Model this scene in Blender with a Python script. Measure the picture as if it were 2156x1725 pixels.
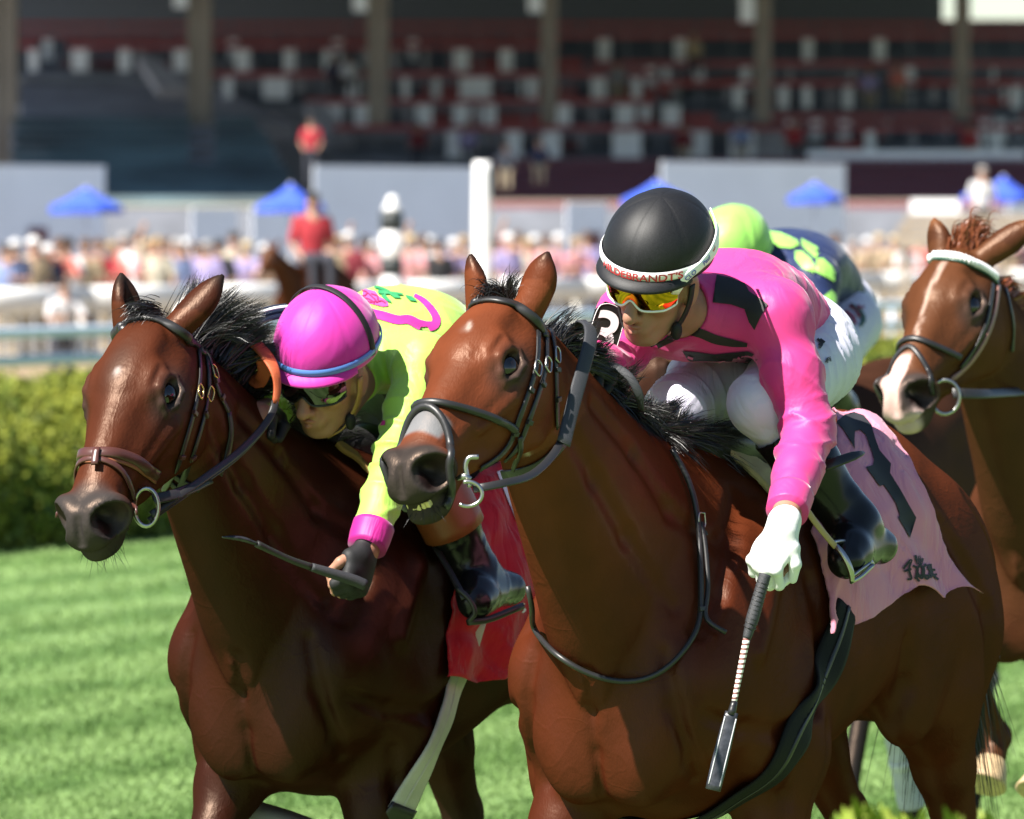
import bpy, bmesh, math, random
import numpy as np
from mathutils import Vector, Matrix
from mathutils.bvhtree import BVHTree

scene = bpy.context.scene
for _o in list(bpy.data.objects):
    bpy.data.objects.remove(_o)
COL = scene.collection

# ------------------------------------------------------------ camera
FPX, CX, CY, HOR, CAMH = 14000.0, 1078.0, 862.5, 480.0, 2.0    # measured on a 2156 x 1725 view of the photograph
PITCH = math.atan((CY - HOR) / FPX)
cam_data = bpy.data.cameras.new('camera')
cam = bpy.data.objects.new('camera', cam_data)
COL.objects.link(cam)
scene.camera = cam
cam.location = (0, 0, CAMH)
cam.rotation_euler = (math.pi / 2 - PITCH, 0, 0)
cam_data.sensor_width = 36
cam_data.lens = FPX / 2156 * 36
cam_data.clip_start = 0.5
cam_data.clip_end = 3000
cam_data.dof.use_dof = True
cam_data.dof.focus_distance = 13.65
cam_data.dof.aperture_fstop = 7.0
cam_data.dof.aperture_blades = 9
scene.render.resolution_x, scene.render.resolution_y = 1024, 819

# ------------------------------------------------------------ sky, sun, exposure
SUN = Vector((-0.47, -0.42, 0.775)).normalized()      # towards the sun
world = bpy.data.worlds.new('World')
scene.world = world
world.use_nodes = True
_nt = world.node_tree
_sky = _nt.nodes.new('ShaderNodeTexSky')
_sky.sky_type = 'NISHITA'
_sky.sun_disc = False
_sky.sun_elevation = math.asin(SUN.z)
_sky.sun_rotation = math.atan2(SUN.x, SUN.y)
_sky.air_density = 1.0
_sky.dust_density = 0.15
_sky.ozone_density = 2.0
_bg = _nt.nodes['Background']
_nt.links.new(_sky.outputs[0], _bg.inputs[0])
_bg.inputs[1].default_value = 0.05
sun_data = bpy.data.lights.new('sun', 'SUN')
sun_data.energy = 5.0
sun_data.angle = math.radians(0.53)
sun_data.color = (1.0, 0.95, 0.87)
sun = bpy.data.objects.new('sun', sun_data)
COL.objects.link(sun)
sun.rotation_euler = (-SUN).to_track_quat('-Z', 'Y').to_euler()
sun.location = SUN * 40
scene.view_settings.view_transform = 'Standard'
scene.view_settings.look = 'None'
scene.view_settings.gamma = 1
scene.view_settings.use_curve_mapping = False
scene.view_settings.exposure = 1.5

# ------------------------------------------------------------ helpers
_cp, _sp = math.cos(PITCH), math.sin(PITCH)
def ray(px, py):
    """direction through a point of the photograph, scaled so that y == 1"""
    a, b = (px - CX) / FPX, -(py - CY) / FPX
    d = Vector((a, _cp + b * _sp, -_sp + b * _cp))
    return d / d.y
def P(px, py, Y):
    d = ray(px, py)
    return np.array((d.x * Y, Y, CAMH + d.z * Y))
def V3(p): return Vector((float(p[0]), float(p[1]), float(p[2])))
def nrm(v):
    v = np.asarray(v, float)
    return v / np.linalg.norm(v)

def tag(o, label=None, cat=None, group=None, kind=None):
    if label: o['label'] = label
    if cat: o['category'] = cat
    if group: o['group'] = group
    if kind: o['kind'] = kind
    return o
def empty(name, loc=(0, 0, 0), rz=0.0):
    o = bpy.data.objects.new(name, None)
    COL.objects.link(o)
    o.location = loc
    o.rotation_euler = (0, 0, rz)
    o.empty_display_size = 0.1
    return o
def mesh_obj(name, verts, faces, mat=None, parent=None, smooth=True, cols=None, mats=None, fmat=None):
    me = bpy.data.meshes.new(name)
    verts = np.asarray(verts, dtype=np.float64)
    me.from_pydata(verts.tolist() if len(verts) else [], [], faces.tolist() if isinstance(faces, np.ndarray) else faces)
    if mats:
        for m in mats: me.materials.append(m)
        if fmat is not None: me.polygons.foreach_set('material_index', np.asarray(fmat, dtype=np.int32))
    elif mat: me.materials.append(mat)
    if smooth: me.polygons.foreach_set('use_smooth', np.ones(len(me.polygons), dtype=bool))
    if cols is not None:
        at = me.color_attributes.new('coat', 'FLOAT_COLOR', 'POINT')
        c4 = np.ones((len(verts), 4), dtype=np.float32)
        c4[:, :3] = cols
        at.data.foreach_set('color', c4.ravel())
    me.update()
    o = bpy.data.objects.new(name, me)
    COL.objects.link(o)
    if parent is not None:
        o.parent = parent
    return o
def adopt(o, parent):
    """parent a mesh that was built in world coordinates"""
    o.parent = parent
    o.matrix_parent_inverse = world_of(parent).inverted()
    return o
def world_of(o):
    m = o.matrix_basis.copy()
    if o.parent: m = world_of(o.parent) @ o.matrix_parent_inverse @ m
    return m

# ------------------------------------------------------------ materials
def mat(name, col, rough=0.6, metal=0.0, spec=0.5, bump=None, var=None, attr=None, sheen=0.0, coat=0.0, trans=0.0, sss=0.0, emit=None):
    """bump=(scale, strength, detail)  var=(scale, amount)"""
    m = bpy.data.materials.new(name)
    m.use_nodes = True
    nt = m.node_tree
    b = nt.nodes['Principled BSDF']
    b.inputs['Base Color'].default_value = (*col, 1)
    b.inputs['Roughness'].default_value = rough
    b.inputs['Metallic'].default_value = metal
    b.inputs['Specular IOR Level'].default_value = spec
    b.inputs['Sheen Weight'].default_value = sheen
    b.inputs['Sheen Roughness'].default_value = 0.4
    b.inputs['Coat Weight'].default_value = coat
    b.inputs['Coat Roughness'].default_value = 0.15
    b.inputs['Transmission Weight'].default_value = trans
    if sss:
        b.inputs['Subsurface Weight'].default_value = sss
        b.inputs['Subsurface Radius'].default_value = (0.012, 0.005, 0.003)
        b.inputs['Subsurface Scale'].default_value = 1.0
    tc = nt.nodes.new('ShaderNodeTexCoord')
    src = None
    if attr:
        a = nt.nodes.new('ShaderNodeAttribute')
        a.attribute_name = attr
        src = a.outputs['Color']
    if var:
        n = nt.nodes.new('ShaderNodeTexNoise')
        n.inputs['Scale'].default_value = var[0]
        n.inputs['Detail'].default_value = 6
        nt.links.new(tc.outputs['Object'], n.inputs['Vector'])
        mr = nt.nodes.new('ShaderNodeMapRange')
        mr.inputs[1].default_value = 0.3; mr.inputs[2].default_value = 0.7
        mr.inputs[3].default_value = 1 - var[1]; mr.inputs[4].default_value = 1 + var[1]
        nt.links.new(n.outputs[0], mr.inputs[0])
        mx = nt.nodes.new('ShaderNodeVectorMath')
        mx.operation = 'SCALE'
        if src is not None: nt.links.new(src, mx.inputs[0])
        else: mx.inputs[0].default_value = col
        nt.links.new(mr.outputs[0], mx.inputs['Scale'])
        src = mx.outputs[0]
    if src is not None: nt.links.new(src, b.inputs['Base Color'])
    if bump:
        n = nt.nodes.new('ShaderNodeTexNoise')
        n.inputs['Scale'].default_value = bump[0]
        n.inputs['Detail'].default_value = bump[2] if len(bump) > 2 else 3
        nt.links.new(tc.outputs['Object'], n.inputs['Vector'])
        bn = nt.nodes.new('ShaderNodeBump')
        bn.inputs['Strength'].default_value = bump[1]
        bn.inputs['Distance'].default_value = bump[3] if len(bump) > 3 else 0.01
        nt.links.new(n.outputs[0], bn.inputs['Height'])
        nt.links.new(bn.outputs[0], b.inputs['Normal'])
    if emit:
        b.inputs['Emission Color'].default_value = (*emit[:3], 1)
        b.inputs['Emission Strength'].default_value = emit[3]
    return m
# ------------------------------------------------------------ implicit sculpting: smooth unions meshed with surface nets
def _interp_table(st, n=160):
    """Catmull-Rom resampling of station rows (first column = parameter)"""
    st = np.asarray(st, float)
    t = st[:, 0]
    tt = np.linspace(t[0], t[-1], n)
    m = np.gradient(st[:, 1:], t, axis=0)
    i = np.clip(np.searchsorted(t, tt, side='right') - 1, 0, len(t) - 2)
    h = (t[i + 1] - t[i])[:, None]
    s = ((tt - t[i])[:, None]) / h
    y0, y1, m0, m1 = st[i, 1:], st[i + 1, 1:], m[i], m[i + 1]
    v = (2*s**3 - 3*s**2 + 1)*y0 + (s**3 - 2*s**2 + s)*h*m0 + (-2*s**3 + 3*s**2)*y1 + (s**3 - s**2)*h*m1
    return tt, v

class Sculpt:
    def __init__(self):
        self.ops = []
    def _add(self, f, lo, hi, k, mode):
        self.ops.append((f, np.asarray(lo, float), np.asarray(hi, float), k, mode))
    def ball(self, c, r, axes=None, k=0.02, mode='u'):
        c = np.asarray(c, np.float32)
        r = np.asarray((r, r, r) if np.isscalar(r) else r, np.float32)
        A = None if axes is None else np.asarray([nrm(a) for a in axes], np.float32)
        def f(p):
            q = p - c
            if A is not None: q = q @ A.T
            x, y, z = q[..., 0] / r[0], q[..., 1] / r[1], q[..., 2] / r[2]
            a = np.sqrt(x * x + y * y + z * z)
            x, y, z = x / r[0], y / r[1], z / r[2]
            return a * (a - 1) / np.sqrt(x * x + y * y + z * z + 1e-9)
        e = r if A is None else np.sqrt(((A.T * r) ** 2).sum(1))
        self._add(f, c - e, c + e, k, mode)
    def cone(self, a, b, ra, rb, k=0.02, mode='u', flat=None):
        """tapered capsule; flat=(axis, factor) squashes it along an axis"""
        a = np.asarray(a, np.float32); b = np.asarray(b, np.float32)
        ab = b - a
        L2 = float(ab @ ab) + 1e-12
        fl = None
        if flat is not None:
            ax = np.asarray(nrm(flat[0]), np.float32); fl = flat[1]
        def f(p):
            q = p - a
            t = np.clip((q @ ab) / L2, 0, 1)
            q = q - t[..., None] * ab
            if fl is not None:
                q = q + (q @ ax)[..., None] * ax * (1 / fl - 1)
            d = np.sqrt(np.einsum('...i,...i', q, q)) - (ra + (rb - ra) * t)
            return d if fl is None else d * min(1.0, fl + 0.15)
        R = max(ra, rb)
        self._add(f, np.minimum(a, b) - R, np.maximum(a, b) + R, k, mode)
    def chain(self, pts, rads, k=0.02, mode='u', flat=None):
        for i in range(len(pts) - 1):
            self.cone(pts[i], pts[i + 1], rads[i], rads[i + 1], k, mode, flat)
    def loft(self, o, ax, up, lat, st, k=0.03, mode='u', n=160):
        """st rows: t, lat offset, up offset of the widest line, half width, height above, height below, exponent above, exponent below"""
        o, ax, up, lat = (np.asarray(x, np.float32) for x in (o, ax, up, lat))
        tt, tv = _interp_table(st, n)
        tv[:, 2:5] = np.maximum(tv[:, 2:5], 0.002)
        t0, t1 = np.float32(tt[0]), np.float32(tt[-1])
        tv32 = tv.astype(np.float32)
        def f(p):
            q = p - o
            t = q @ ax
            tc = np.clip(t, t0, t1)
            fi = (tc - t0) * ((len(tt) - 1) / (t1 - t0))
            i0 = np.minimum(fi.astype(np.int32), len(tt) - 2)
            fr = (fi - i0)[..., None]
            c = tv32[i0] * (1 - fr) + tv32[i0 + 1] * fr
            c = [c[..., i] for i in range(7)]
            y = q @ lat - c[0]
            z = q @ up - c[1]
            top = z > 0
            h = np.where(top, c[3], c[4])
            pw = np.where(top, c[5], c[6])
            r = np.sqrt(y * y + z * z) + 1e-6
            R = ((np.abs(z) / r / h) ** pw + (np.abs(y) / r / c[2]) ** pw) ** (-1 / pw)
            d = r - R
            over = np.abs(t - tc)
            return np.where(over > 0, np.sqrt(np.maximum(d, 0) ** 2 + over ** 2) + np.minimum(d, 0), d)
        cor = []
        for i in range(len(tt)):
            for sy in (-1, 1):
                for sz in (-1, 1):
                    cor.append(o + ax * tt[i] + lat * (tv[i, 0] + sy * tv[i, 2]) + up * (tv[i, 1] + (tv[i, 3] if sz > 0 else -tv[i, 4])))
        cor = np.array(cor)
        self._add(f, cor.min(0), cor.max(0), k, mode)
    def field(self, p):
        """all points of p should lie close together: only operations whose box meets theirs are evaluated"""
        shp = p.shape[:-1]
        p = p.reshape(-1, 3)
        d = np.full(len(p), 1.0, np.float32)
        plo, phi = p.min(0), p.max(0)
        if getattr(self, '_n', -1) != len(self.ops):
            self._n = len(self.ops)
            self._lo = np.array([o[1] - o[3] - .03 for o in self.ops]); self._hi = np.array([o[2] + o[3] + .03 for o in self.ops])
        for i in np.flatnonzero(np.all((self._lo < phi) & (self._hi > plo), axis=1)):
            f, lo, hi, k, mode = self.ops[i]
            d = self._mix(d, f(p).astype(np.float32), k, mode)
        return d.reshape(shp)
    @staticmethod
    def _mix(d, dd, k, mode):
        if mode == 's': dd = -dd; 
        if mode == 'u':
            h = np.clip(0.5 + 0.5 * (d - dd) / k, 0, 1)
            return d + (dd - d) * h - k * h * (1 - h)
        h = np.clip(0.5 - 0.5 * (d - dd) / k, 0, 1)      # 's' carve, 'i' keep
        return d + (dd - d) * h + k * h * (1 - h)
    def _slabs(self, ax):
        out = np.empty([len(a) for a in ax], np.float32)
        q = 8
        for i in range(0, len(ax[0]), q):
            for j in range(0, len(ax[1]), q):
                for k in range(0, len(ax[2]), q):
                    g = np.stack(np.meshgrid(ax[0][i:i+q], ax[1][j:j+q], ax[2][k:k+q], indexing='ij'), -1)
                    out[i:i+q, j:j+q, k:k+q] = self.field(g)
        return out
    def _project(self, v, res):
        e = res * 0.4
        E = np.eye(3, dtype=np.float32) * e
        out = v.copy()
        key = np.floor((v - v.min(0)) / 0.10).astype(np.int64)
        key = key[:, 0] * 1000000 + key[:, 2] * 1000 + key[:, 1]
        order = np.argsort(key, kind='stable')
        cuts = np.flatnonzero(np.diff(key[order])) + 1
        for ix in np.split(order, cuts):
            p = v[ix].astype(np.float32)
            d0 = self.field(p)
            g = np.stack([self.field(p + E[i]) - d0 for i in range(3)], -1) / e
            g2 = np.maximum((g * g).sum(-1), 0.2)
            stp = (d0 / g2)[:, None] * g
            ln = np.linalg.norm(stp, axis=1, keepdims=True)
            stp *= np.minimum(1, 0.8 * res / np.maximum(ln, 1e-9))
            out[ix] = v[ix] - stp
        return out
    def mesh(self, res, newton=1, clip=None, steps=None):
        """steps: for each axis a function coordinate -> wanted cell size (finer over the head, say)"""
        lo = np.min([o[1] for o in self.ops if o[4] == 'u'], axis=0) - 3 * res - 0.01
        hi = np.max([o[2] for o in self.ops if o[4] == 'u'], axis=0) + 3 * res + 0.01
        if clip is not None:
            lo = np.maximum(lo, clip[0]); hi = np.minimum(hi, clip[1])
        Q = 4
        ax = []
        for i in range(3):
            c = [lo[i]]
            while c[-1] < hi[i]:
                c.append(c[-1] + Q * (steps[i](c[-1]) if steps and steps[i] else res))
            c = np.array(c)
            ax.append(np.append((c[:-1, None] + (np.diff(c) / Q)[:, None] * np.arange(Q)).ravel(), c[-1]))
        n = np.array([len(a) for a in ax]); nc = (n - 1) // Q + 1
        res = max(np.diff(a).max() for a in ax)
        C = self._slabs([a[::Q].astype(np.float32) for a in ax])
        near = np.abs(C) < res * Q * 2.0 + 0.006
        cell = np.zeros(nc - 1, bool)
        sg = np.zeros(nc - 1, np.int8)
        for i in (0, 1):
            for j in (0, 1):
                for k in (0, 1):
                    sl = (slice(i, nc[0]-1+i), slice(j, nc[1]-1+j), slice(k, nc[2]-1+k))
                    cell |= near[sl]; sg += (C[sl] < 0)
        cell |= (sg > 0) & (sg < 8)
        D = np.where(np.repeat(np.repeat(np.repeat(sg == 8, Q, 0), Q, 1), Q, 2), np.float32(-1), np.float32(1))
        D = np.pad(D, ((0, 1), (0, 1), (0, 1)), constant_values=1.0)
        off = np.stack(np.meshgrid(*[np.arange(Q + 1)] * 3, indexing='ij'), -1).reshape(-1, 3)
        ci = np.argwhere(cell)
        key = (ci[:, 0] // 6) * 1000000 + (ci[:, 1] // 6) * 1000 + ci[:, 2] // 6
        order = np.argsort(key, kind='stable')
        for ix in np.split(order, np.flatnonzero(np.diff(key[order])) + 1):
            if not len(ix): continue
            gi = (ci[ix][:, None] * Q + off[None]).reshape(-1, 3)
            D[gi[:, 0], gi[:, 1], gi[:, 2]] = self.field(np.stack([ax[i][gi[:, i]] for i in range(3)], -1).astype(np.float32))
        v, fc = surface_nets(D)
        v = np.stack([np.interp(v[:, i], np.arange(n[i]), ax[i]) for i in range(3)], -1)
        res = min(np.diff(a).min() for a in ax)
        for _ in range(newton):
            v = self._project(v, res)
        return v, fc

def surface_nets(D):
    S = D < 0
    n = np.array(D.shape)
    c = S[:-1, :-1, :-1].astype(np.int8)
    cnt = np.zeros(n - 1, np.int8)
    for i in (0, 1):
        for j in (0, 1):
            for k in (0, 1):
                cnt += S[i:n[0]-1+i, j:n[1]-1+j, k:n[2]-1+k]
    act = (cnt > 0) & (cnt < 8)
    idx = np.argwhere(act)
    vid = np.full(n - 1, -1, np.int32)
    vid[act] = np.arange(len(idx))
    corners = [(i, j, k) for i in (0, 1) for j in (0, 1) for k in (0, 1)]
    val = np.stack([D[idx[:, 0] + i, idx[:, 1] + j, idx[:, 2] + k] for i, j, k in corners], 1)
    acc = np.zeros((len(idx), 3)); num = np.zeros(len(idx))
    for a in range(8):
        for b in range(a + 1, 8):
            ca, cb = np.array(corners[a]), np.array(corners[b])
            if np.abs(ca - cb).sum() != 1: continue
            m = (val[:, a] < 0) != (val[:, b] < 0)
            t = np.where(m, val[:, a] / np.where(m, val[:, a] - val[:, b], 1), 0)
            acc += np.where(m[:, None], ca + t[:, None] * (cb - ca), 0)
            num += m
    v = idx + acc / num[:, None]
    faces = []
    for axis in range(3):
        sl0 = [slice(None)] * 3; sl1 = [slice(None)] * 3
        sl0[axis] = slice(0, -1); sl1[axis] = slice(1, None)
        A, B = S[tuple(sl0)], S[tuple(sl1)]
        ch = np.argwhere(A != B)
        o1, o2 = [(1, 2), (2, 0), (0, 1)][axis]
        ok = (ch[:, o1] > 0) & (ch[:, o2] > 0) & (ch[:, o1] < n[o1] - 1) & (ch[:, o2] < n[o2] - 1)
        ch = ch[ok]
        inside = A[ch[:, 0], ch[:, 1], ch[:, 2]]
        def cell(d1, d2):
            q = ch.copy(); q[:, o1] += d1; q[:, o2] += d2
            return vid[q[:, 0], q[:, 1], q[:, 2]]
        q = np.stack([cell(-1, -1), cell(0, -1), cell(0, 0), cell(-1, 0)], 1)
        q[~inside] = q[~inside][:, ::-1]
        faces.append(q)
    return v, np.concatenate(faces)

def value_noise(p, scale, seed=0):
    """smooth 3-D value noise in [-1, 1]"""
    q = np.asarray(p, float) * scale + 100.0
    i = np.floor(q).astype(np.int64); f = q - i
    f = f * f * (3 - 2 * f)
    def hsh(a, b, c):
        h = (a * 374761393 + b * 668265263 + c * 2147483647 + seed * 1274126177) & 0xffffffff
        h = ((h ^ (h >> 13)) * 1274126177) & 0xffffffff
        return ((h ^ (h >> 16)) & 0xffff) / 32767.5 - 1
    r = 0
    for a in (0, 1):
        for b in (0, 1):
            for c in (0, 1):
                w = (f[:, 0] if a else 1 - f[:, 0]) * (f[:, 1] if b else 1 - f[:, 1]) * (f[:, 2] if c else 1 - f[:, 2])
                r = r + w * hsh(i[:, 0] + a, i[:, 1] + b, i[:, 2] + c)
    return r
def sstep(a, b, x):
    t = np.clip((x - a) / (b - a), 0, 1)
    return t * t * (3 - 2 * t)
# ------------------------------------------------------------ small builders: tubes, straps, decals, lettering
def resample(pts, n):
    """Catmull-Rom through the points"""
    pts = np.asarray(pts, float)
    if len(pts) == 2:
        t = np.linspace(0, 1, n)[:, None]
        return pts[0] * (1 - t) + pts[1] * t
    P_ = np.vstack([2*pts[0]-pts[1], pts, 2*pts[-1]-pts[-2]])
    d = np.concatenate([[0], np.cumsum(np.linalg.norm(np.diff(pts, axis=0), axis=1))])
    s = np.linspace(0, d[-1], n)
    i = np.clip(np.searchsorted(d, s, side='right') - 1, 0, len(pts) - 2)
    t = ((s - d[i]) / np.maximum(d[i+1] - d[i], 1e-9))[:, None]
    a, b, c, e = P_[i], P_[i+1], P_[i+2], P_[i+3]
    return 0.5*((2*b) + (-a + c)*t + (2*a - 5*b + 4*c - e)*t*t + (-a + 3*b - 3*c + e)*t**3)
def tube(name, pts, r, m, parent=None, n=None, seg=8, closed=False, squash=None):
    pts = np.asarray(pts, float)
    if n: pts = resample(np.vstack([pts, pts[:1]]) if closed else pts, n + (1 if closed else 0))
    if closed and n: pts = pts[:-1]
    N = len(pts)
    r = np.broadcast_to(np.asarray(r, float), (N,)) if np.ndim(r) == 0 or len(np.atleast_1d(r)) == N else np.interp(np.linspace(0, 1, N), np.linspace(0, 1, len(r)), r)
    if closed: tg = np.roll(pts, -1, 0) - np.roll(pts, 1, 0)
    else: tg = np.gradient(pts, axis=0)
    tg /= np.linalg.norm(tg, axis=1, keepdims=True) + 1e-12
    a = np.cross(tg[0], (0, 0, 1)); 
    if np.linalg.norm(a) < .1: a = np.cross(tg[0], (0, 1, 0))
    A_ = []
    for i in range(N):
        a = a - (a @ tg[i]) * tg[i]; a = a / (np.linalg.norm(a) + 1e-12); A_.append(a)
    A_ = np.array(A_); B_ = np.cross(tg, A_)
    ph = 2*np.pi*np.arange(seg)/seg
    sq = squash or 1.0
    vs = pts[:, None] + r[:, None, None]*(np.cos(ph)[None, :, None]*A_[:, None] + sq*np.sin(ph)[None, :, None]*B_[:, None])
    vs = vs.reshape(-1, 3)
    fs = []
    for i in range(N if closed else N - 1):
        k = (i + 1) % N
        for j in range(seg):
            fs.append((i*seg+j, i*seg+(j+1) % seg, k*seg+(j+1) % seg, k*seg+j))
    if not closed:
        fs.append(tuple(range(seg))[::-1]); fs.append(tuple((N-1)*seg + j for j in range(seg)))
    return mesh_obj(name, vs, fs, m, parent)
def ribbon(name, pts, nor, w, th, m, parent=None, closed=False):
    """flat strap: centre line, surface normals, width, thickness (slightly domed)"""
    pts = np.asarray(pts, float); nor = np.asarray(nor, float)
    N = len(pts)
    tg = np.roll(pts, -1, 0) - np.roll(pts, 1, 0) if closed else np.gradient(pts, axis=0)
    tg /= np.linalg.norm(tg, axis=1, keepdims=True) + 1e-12
    nor = nor - (nor*tg).sum(1, keepdims=True)*tg
    nor /= np.linalg.norm(nor, axis=1, keepdims=True) + 1e-12
    sd = np.cross(tg, nor)
    w = np.interp(np.linspace(0, 1, N), np.linspace(0, 1, len(np.atleast_1d(w))), np.atleast_1d(w))[:, None]
    prof = [(-.5, 0), (-.5, .6), (-.38, 1.0), (.38, 1.0), (.5, .6), (.5, 0)]
    vs = np.stack([pts + sd*w*a + nor*th*b for a, b in prof], 1).reshape(-1, 3)
    K = len(prof); fs = []
    for i in range(N if closed else N-1):
        k = (i+1) % N
        for j in range(K):
            fs.append((i*K+j, k*K+j, k*K+(j+1) % K, i*K+(j+1) % K))
    if not closed: fs += [tuple(range(K)), tuple((N-1)*K+j for j in range(K))[::-1]]
    o = mesh_obj(name, vs, fs, m, parent)
    return o
def boxm(name, c, half, m, parent=None, axes=None, bevel=0.0):
    """box, optionally with chamfered edges"""
    bm = bmesh.new()
    bmesh.ops.create_cube(bm, size=2)
    for v in bm.verts: v.co = Vector((v.co.x*half[0], v.co.y*half[1], v.co.z*half[2]))
    if bevel: bmesh.ops.bevel(bm, geom=list(bm.edges), offset=bevel, segments=2, affect='EDGES', profile=.6)
    me = bpy.data.meshes.new(name)
    bm.to_mesh(me); bm.free()
    M = Matrix.Identity(3) if axes is None else Matrix([list(map(float, a)) for a in axes]).transposed()
    for v in me.vertices: v.co = M @ v.co + Vector([float(x) for x in c])
    me.materials.append(m)
    o = bpy.data.objects.new(name, me); COL.objects.link(o)
    if parent is not None: o.parent = parent
    return o
def cast(bvh, px, py):
    """the surface point seen at a point of the photograph"""
    d = ray(px, py).normalized()
    loc, n, i, dist = bvh.ray_cast(Vector((0, 0, CAMH)), d)
    if loc is None:
        return None, None
    if n.dot(d) > 0: n = -n
    return np.array(loc), np.array(n)
def cast_path(bvh, pxs, n=24, off=0.003):
    pxs = resample(np.array([(a, b, 0) for a, b in pxs], float), n)[:, :2]
    pts, nor = [], []
    for a, b in pxs:
        l, nn = cast(bvh, a, b)
        if l is None:
            if not pts: continue
            l2, nn = bvh_near(bvh, P(a, b, pts[-1][1])); l = l2
        pts.append(l + nn*off); nor.append(nn)
    return np.array(pts), np.array(nor)
def bvh_near(bvh, p):
    loc, n, i, d = bvh.find_nearest(V3(p))
    return np.array(loc), np.array(n)
def hug(bvh, pts, n=40, off=0.003, closed=False):
    """run a curve through points and drop it on the nearest surface"""
    q = resample(np.vstack([pts, pts[:1]]) if closed else pts, n + (1 if closed else 0))
    if closed: q = q[:-1]
    a, b = zip(*[bvh_near(bvh, x) for x in q])
    a, b = np.array(a), np.array(b)
    return a + b*off, b
def smooth_path(p, it=2):
    p = p.copy()
    for _ in range(it): p[1:-1] = .25*p[:-2] + .5*p[1:-1] + .25*p[2:]
    return p
def inside(poly, x, y):
    p = np.asarray(poly, float); q = np.roll(p, -1, 0)
    c = ((p[:, 1] > y) != (q[:, 1] > y)) & (x < (q[:, 0] - p[:, 0])*(y - p[:, 1])/np.where(q[:, 1] == p[:, 1], 1e-9, q[:, 1] - p[:, 1]) + p[:, 0])
    return bool(c.sum() % 2)
def flat_mesh(bm, poly, step):
    """triangles no larger than step that fill a (concave) outline: constrained Delaunay over the outline and a grid of inner points"""
    from mathutils.geometry import delaunay_2d_cdt
    p = np.asarray(poly, float)
    out = []
    for a, b in zip(p, np.roll(p, -1, 0)):
        n = max(1, int(np.ceil(np.linalg.norm(b - a)/step)))
        out += [a + (b - a)*i/n for i in range(n)]
    m = len(out)
    lo, hi = p.min(0), p.max(0)
    o = np.array(out)
    for i, y in enumerate(np.arange(lo[1] + step*.5, hi[1], step*.87)):
        for x in np.arange(lo[0] + step*(.25 + .5*(i % 2)), hi[0], step):
            if np.min(np.hypot(o[:, 0] - x, o[:, 1] - y)) > step*.5 and inside(p, x, y): out.append(np.array((x, y)))
    v, e, f, *_ = delaunay_2d_cdt([Vector((float(q[0]), float(q[1]))) for q in out], [(i, (i + 1) % m) for i in range(m)], [], 0, 1e-4)
    bv = [bm.verts.new((q.x, q.y, 0)) for q in v]
    for t in f:
        c = sum((v[i] for i in t), Vector((0, 0)))/len(t)
        if inside(p, c.x, c.y):
            try: bm.faces.new([bv[i] for i in t])
            except ValueError: pass
    bmesh.ops.triangulate(bm, faces=bm.faces[:])
    for q in [q for q in bm.verts if not q.link_faces]: bm.verts.remove(q)
    bm.verts.index_update()
def decal(name, bvh, poly, m, parent=None, step=6.0, off=0.0022, world_parent=True, origin=None):
    """a flat print laid on the surface behind it: polygon given in photograph points, sampled as a fine sheet"""
    bm = bmesh.new()
    flat_mesh(bm, poly, step)
    bm.verts.ensure_lookup_table()
    co, bad = [], set()
    for i, v in enumerate(bm.verts):
        l, n = cast(bvh, v.co.x, v.co.y)
        if l is None: bad.add(i); co.append((0, 0, 0)); continue
        d = np.array(ray(v.co.x, v.co.y))
        co.append(l - nrm(d)*off*0.6 + n*off*0.8)
    fs = [tuple(v.index for v in f.verts) for f in bm.faces]
    fs = [f for f in fs if not any(i in bad for i in f)]
    # drop faces that jump across a fold
    co = np.array(co)
    fs = [f for f in fs if max(np.linalg.norm(co[f[i]] - co[f[i-1]]) for i in range(3)) < 0.10]
    bm.free()
    o = mesh_obj(name, co, fs, m)
    if parent is not None: adopt(o, parent)
    return o
def sweep_poly(pts, w):
    """thin stroke polygon around a poly-line of photograph points"""
    p = resample(np.array([(a, b, 0) for a, b in pts], float), max(8, 4*len(pts)))[:, :2]
    t = np.gradient(p, axis=0); t /= np.linalg.norm(t, axis=1, keepdims=True) + 1e-9
    n = np.stack([-t[:, 1], t[:, 0]], 1)
    w = np.interp(np.linspace(0, 1, len(p)), np.linspace(0, 1, len(np.atleast_1d(w))), np.atleast_1d(w))[:, None]
    return [tuple(x) for x in np.vstack([p + n*w/2, (p - n*w/2)[::-1]])]
def text_mesh(txt, size=1.0, bold=True, cut=0.06):
    """vertices (x, y) and faces of a line of lettering, centred, cap height about .7 * size"""
    cu = bpy.data.curves.new('lettering', 'FONT')
    cu.body = txt; cu.size = size; cu.align_x = 'CENTER'
    cu.offset = 0.018*size if bold else 0
    o = bpy.data.objects.new('lettering', cu)
    COL.objects.link(o)
    dg = bpy.context.evaluated_depsgraph_get()
    me = bpy.data.meshes.new_from_object(o.evaluated_get(dg))
    bpy.data.objects.remove(o)
    bm = bmesh.new(); bm.from_mesh(me)
    bmesh.ops.triangulate(bm, faces=bm.faces[:])
    for _ in range(3):
        e = [x for x in bm.edges if x.calc_length() > cut*size*4]
        if not e: break
        bmesh.ops.subdivide_edges(bm, edges=e, cuts=1)
        bmesh.ops.triangulate(bm, faces=bm.faces[:])
    v = np.array([tuple(x.co) for x in bm.verts]); f = [tuple(y.index for y in x.verts) for x in bm.faces]
    bm.free(); bpy.data.meshes.remove(me)
    return v, f

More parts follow.
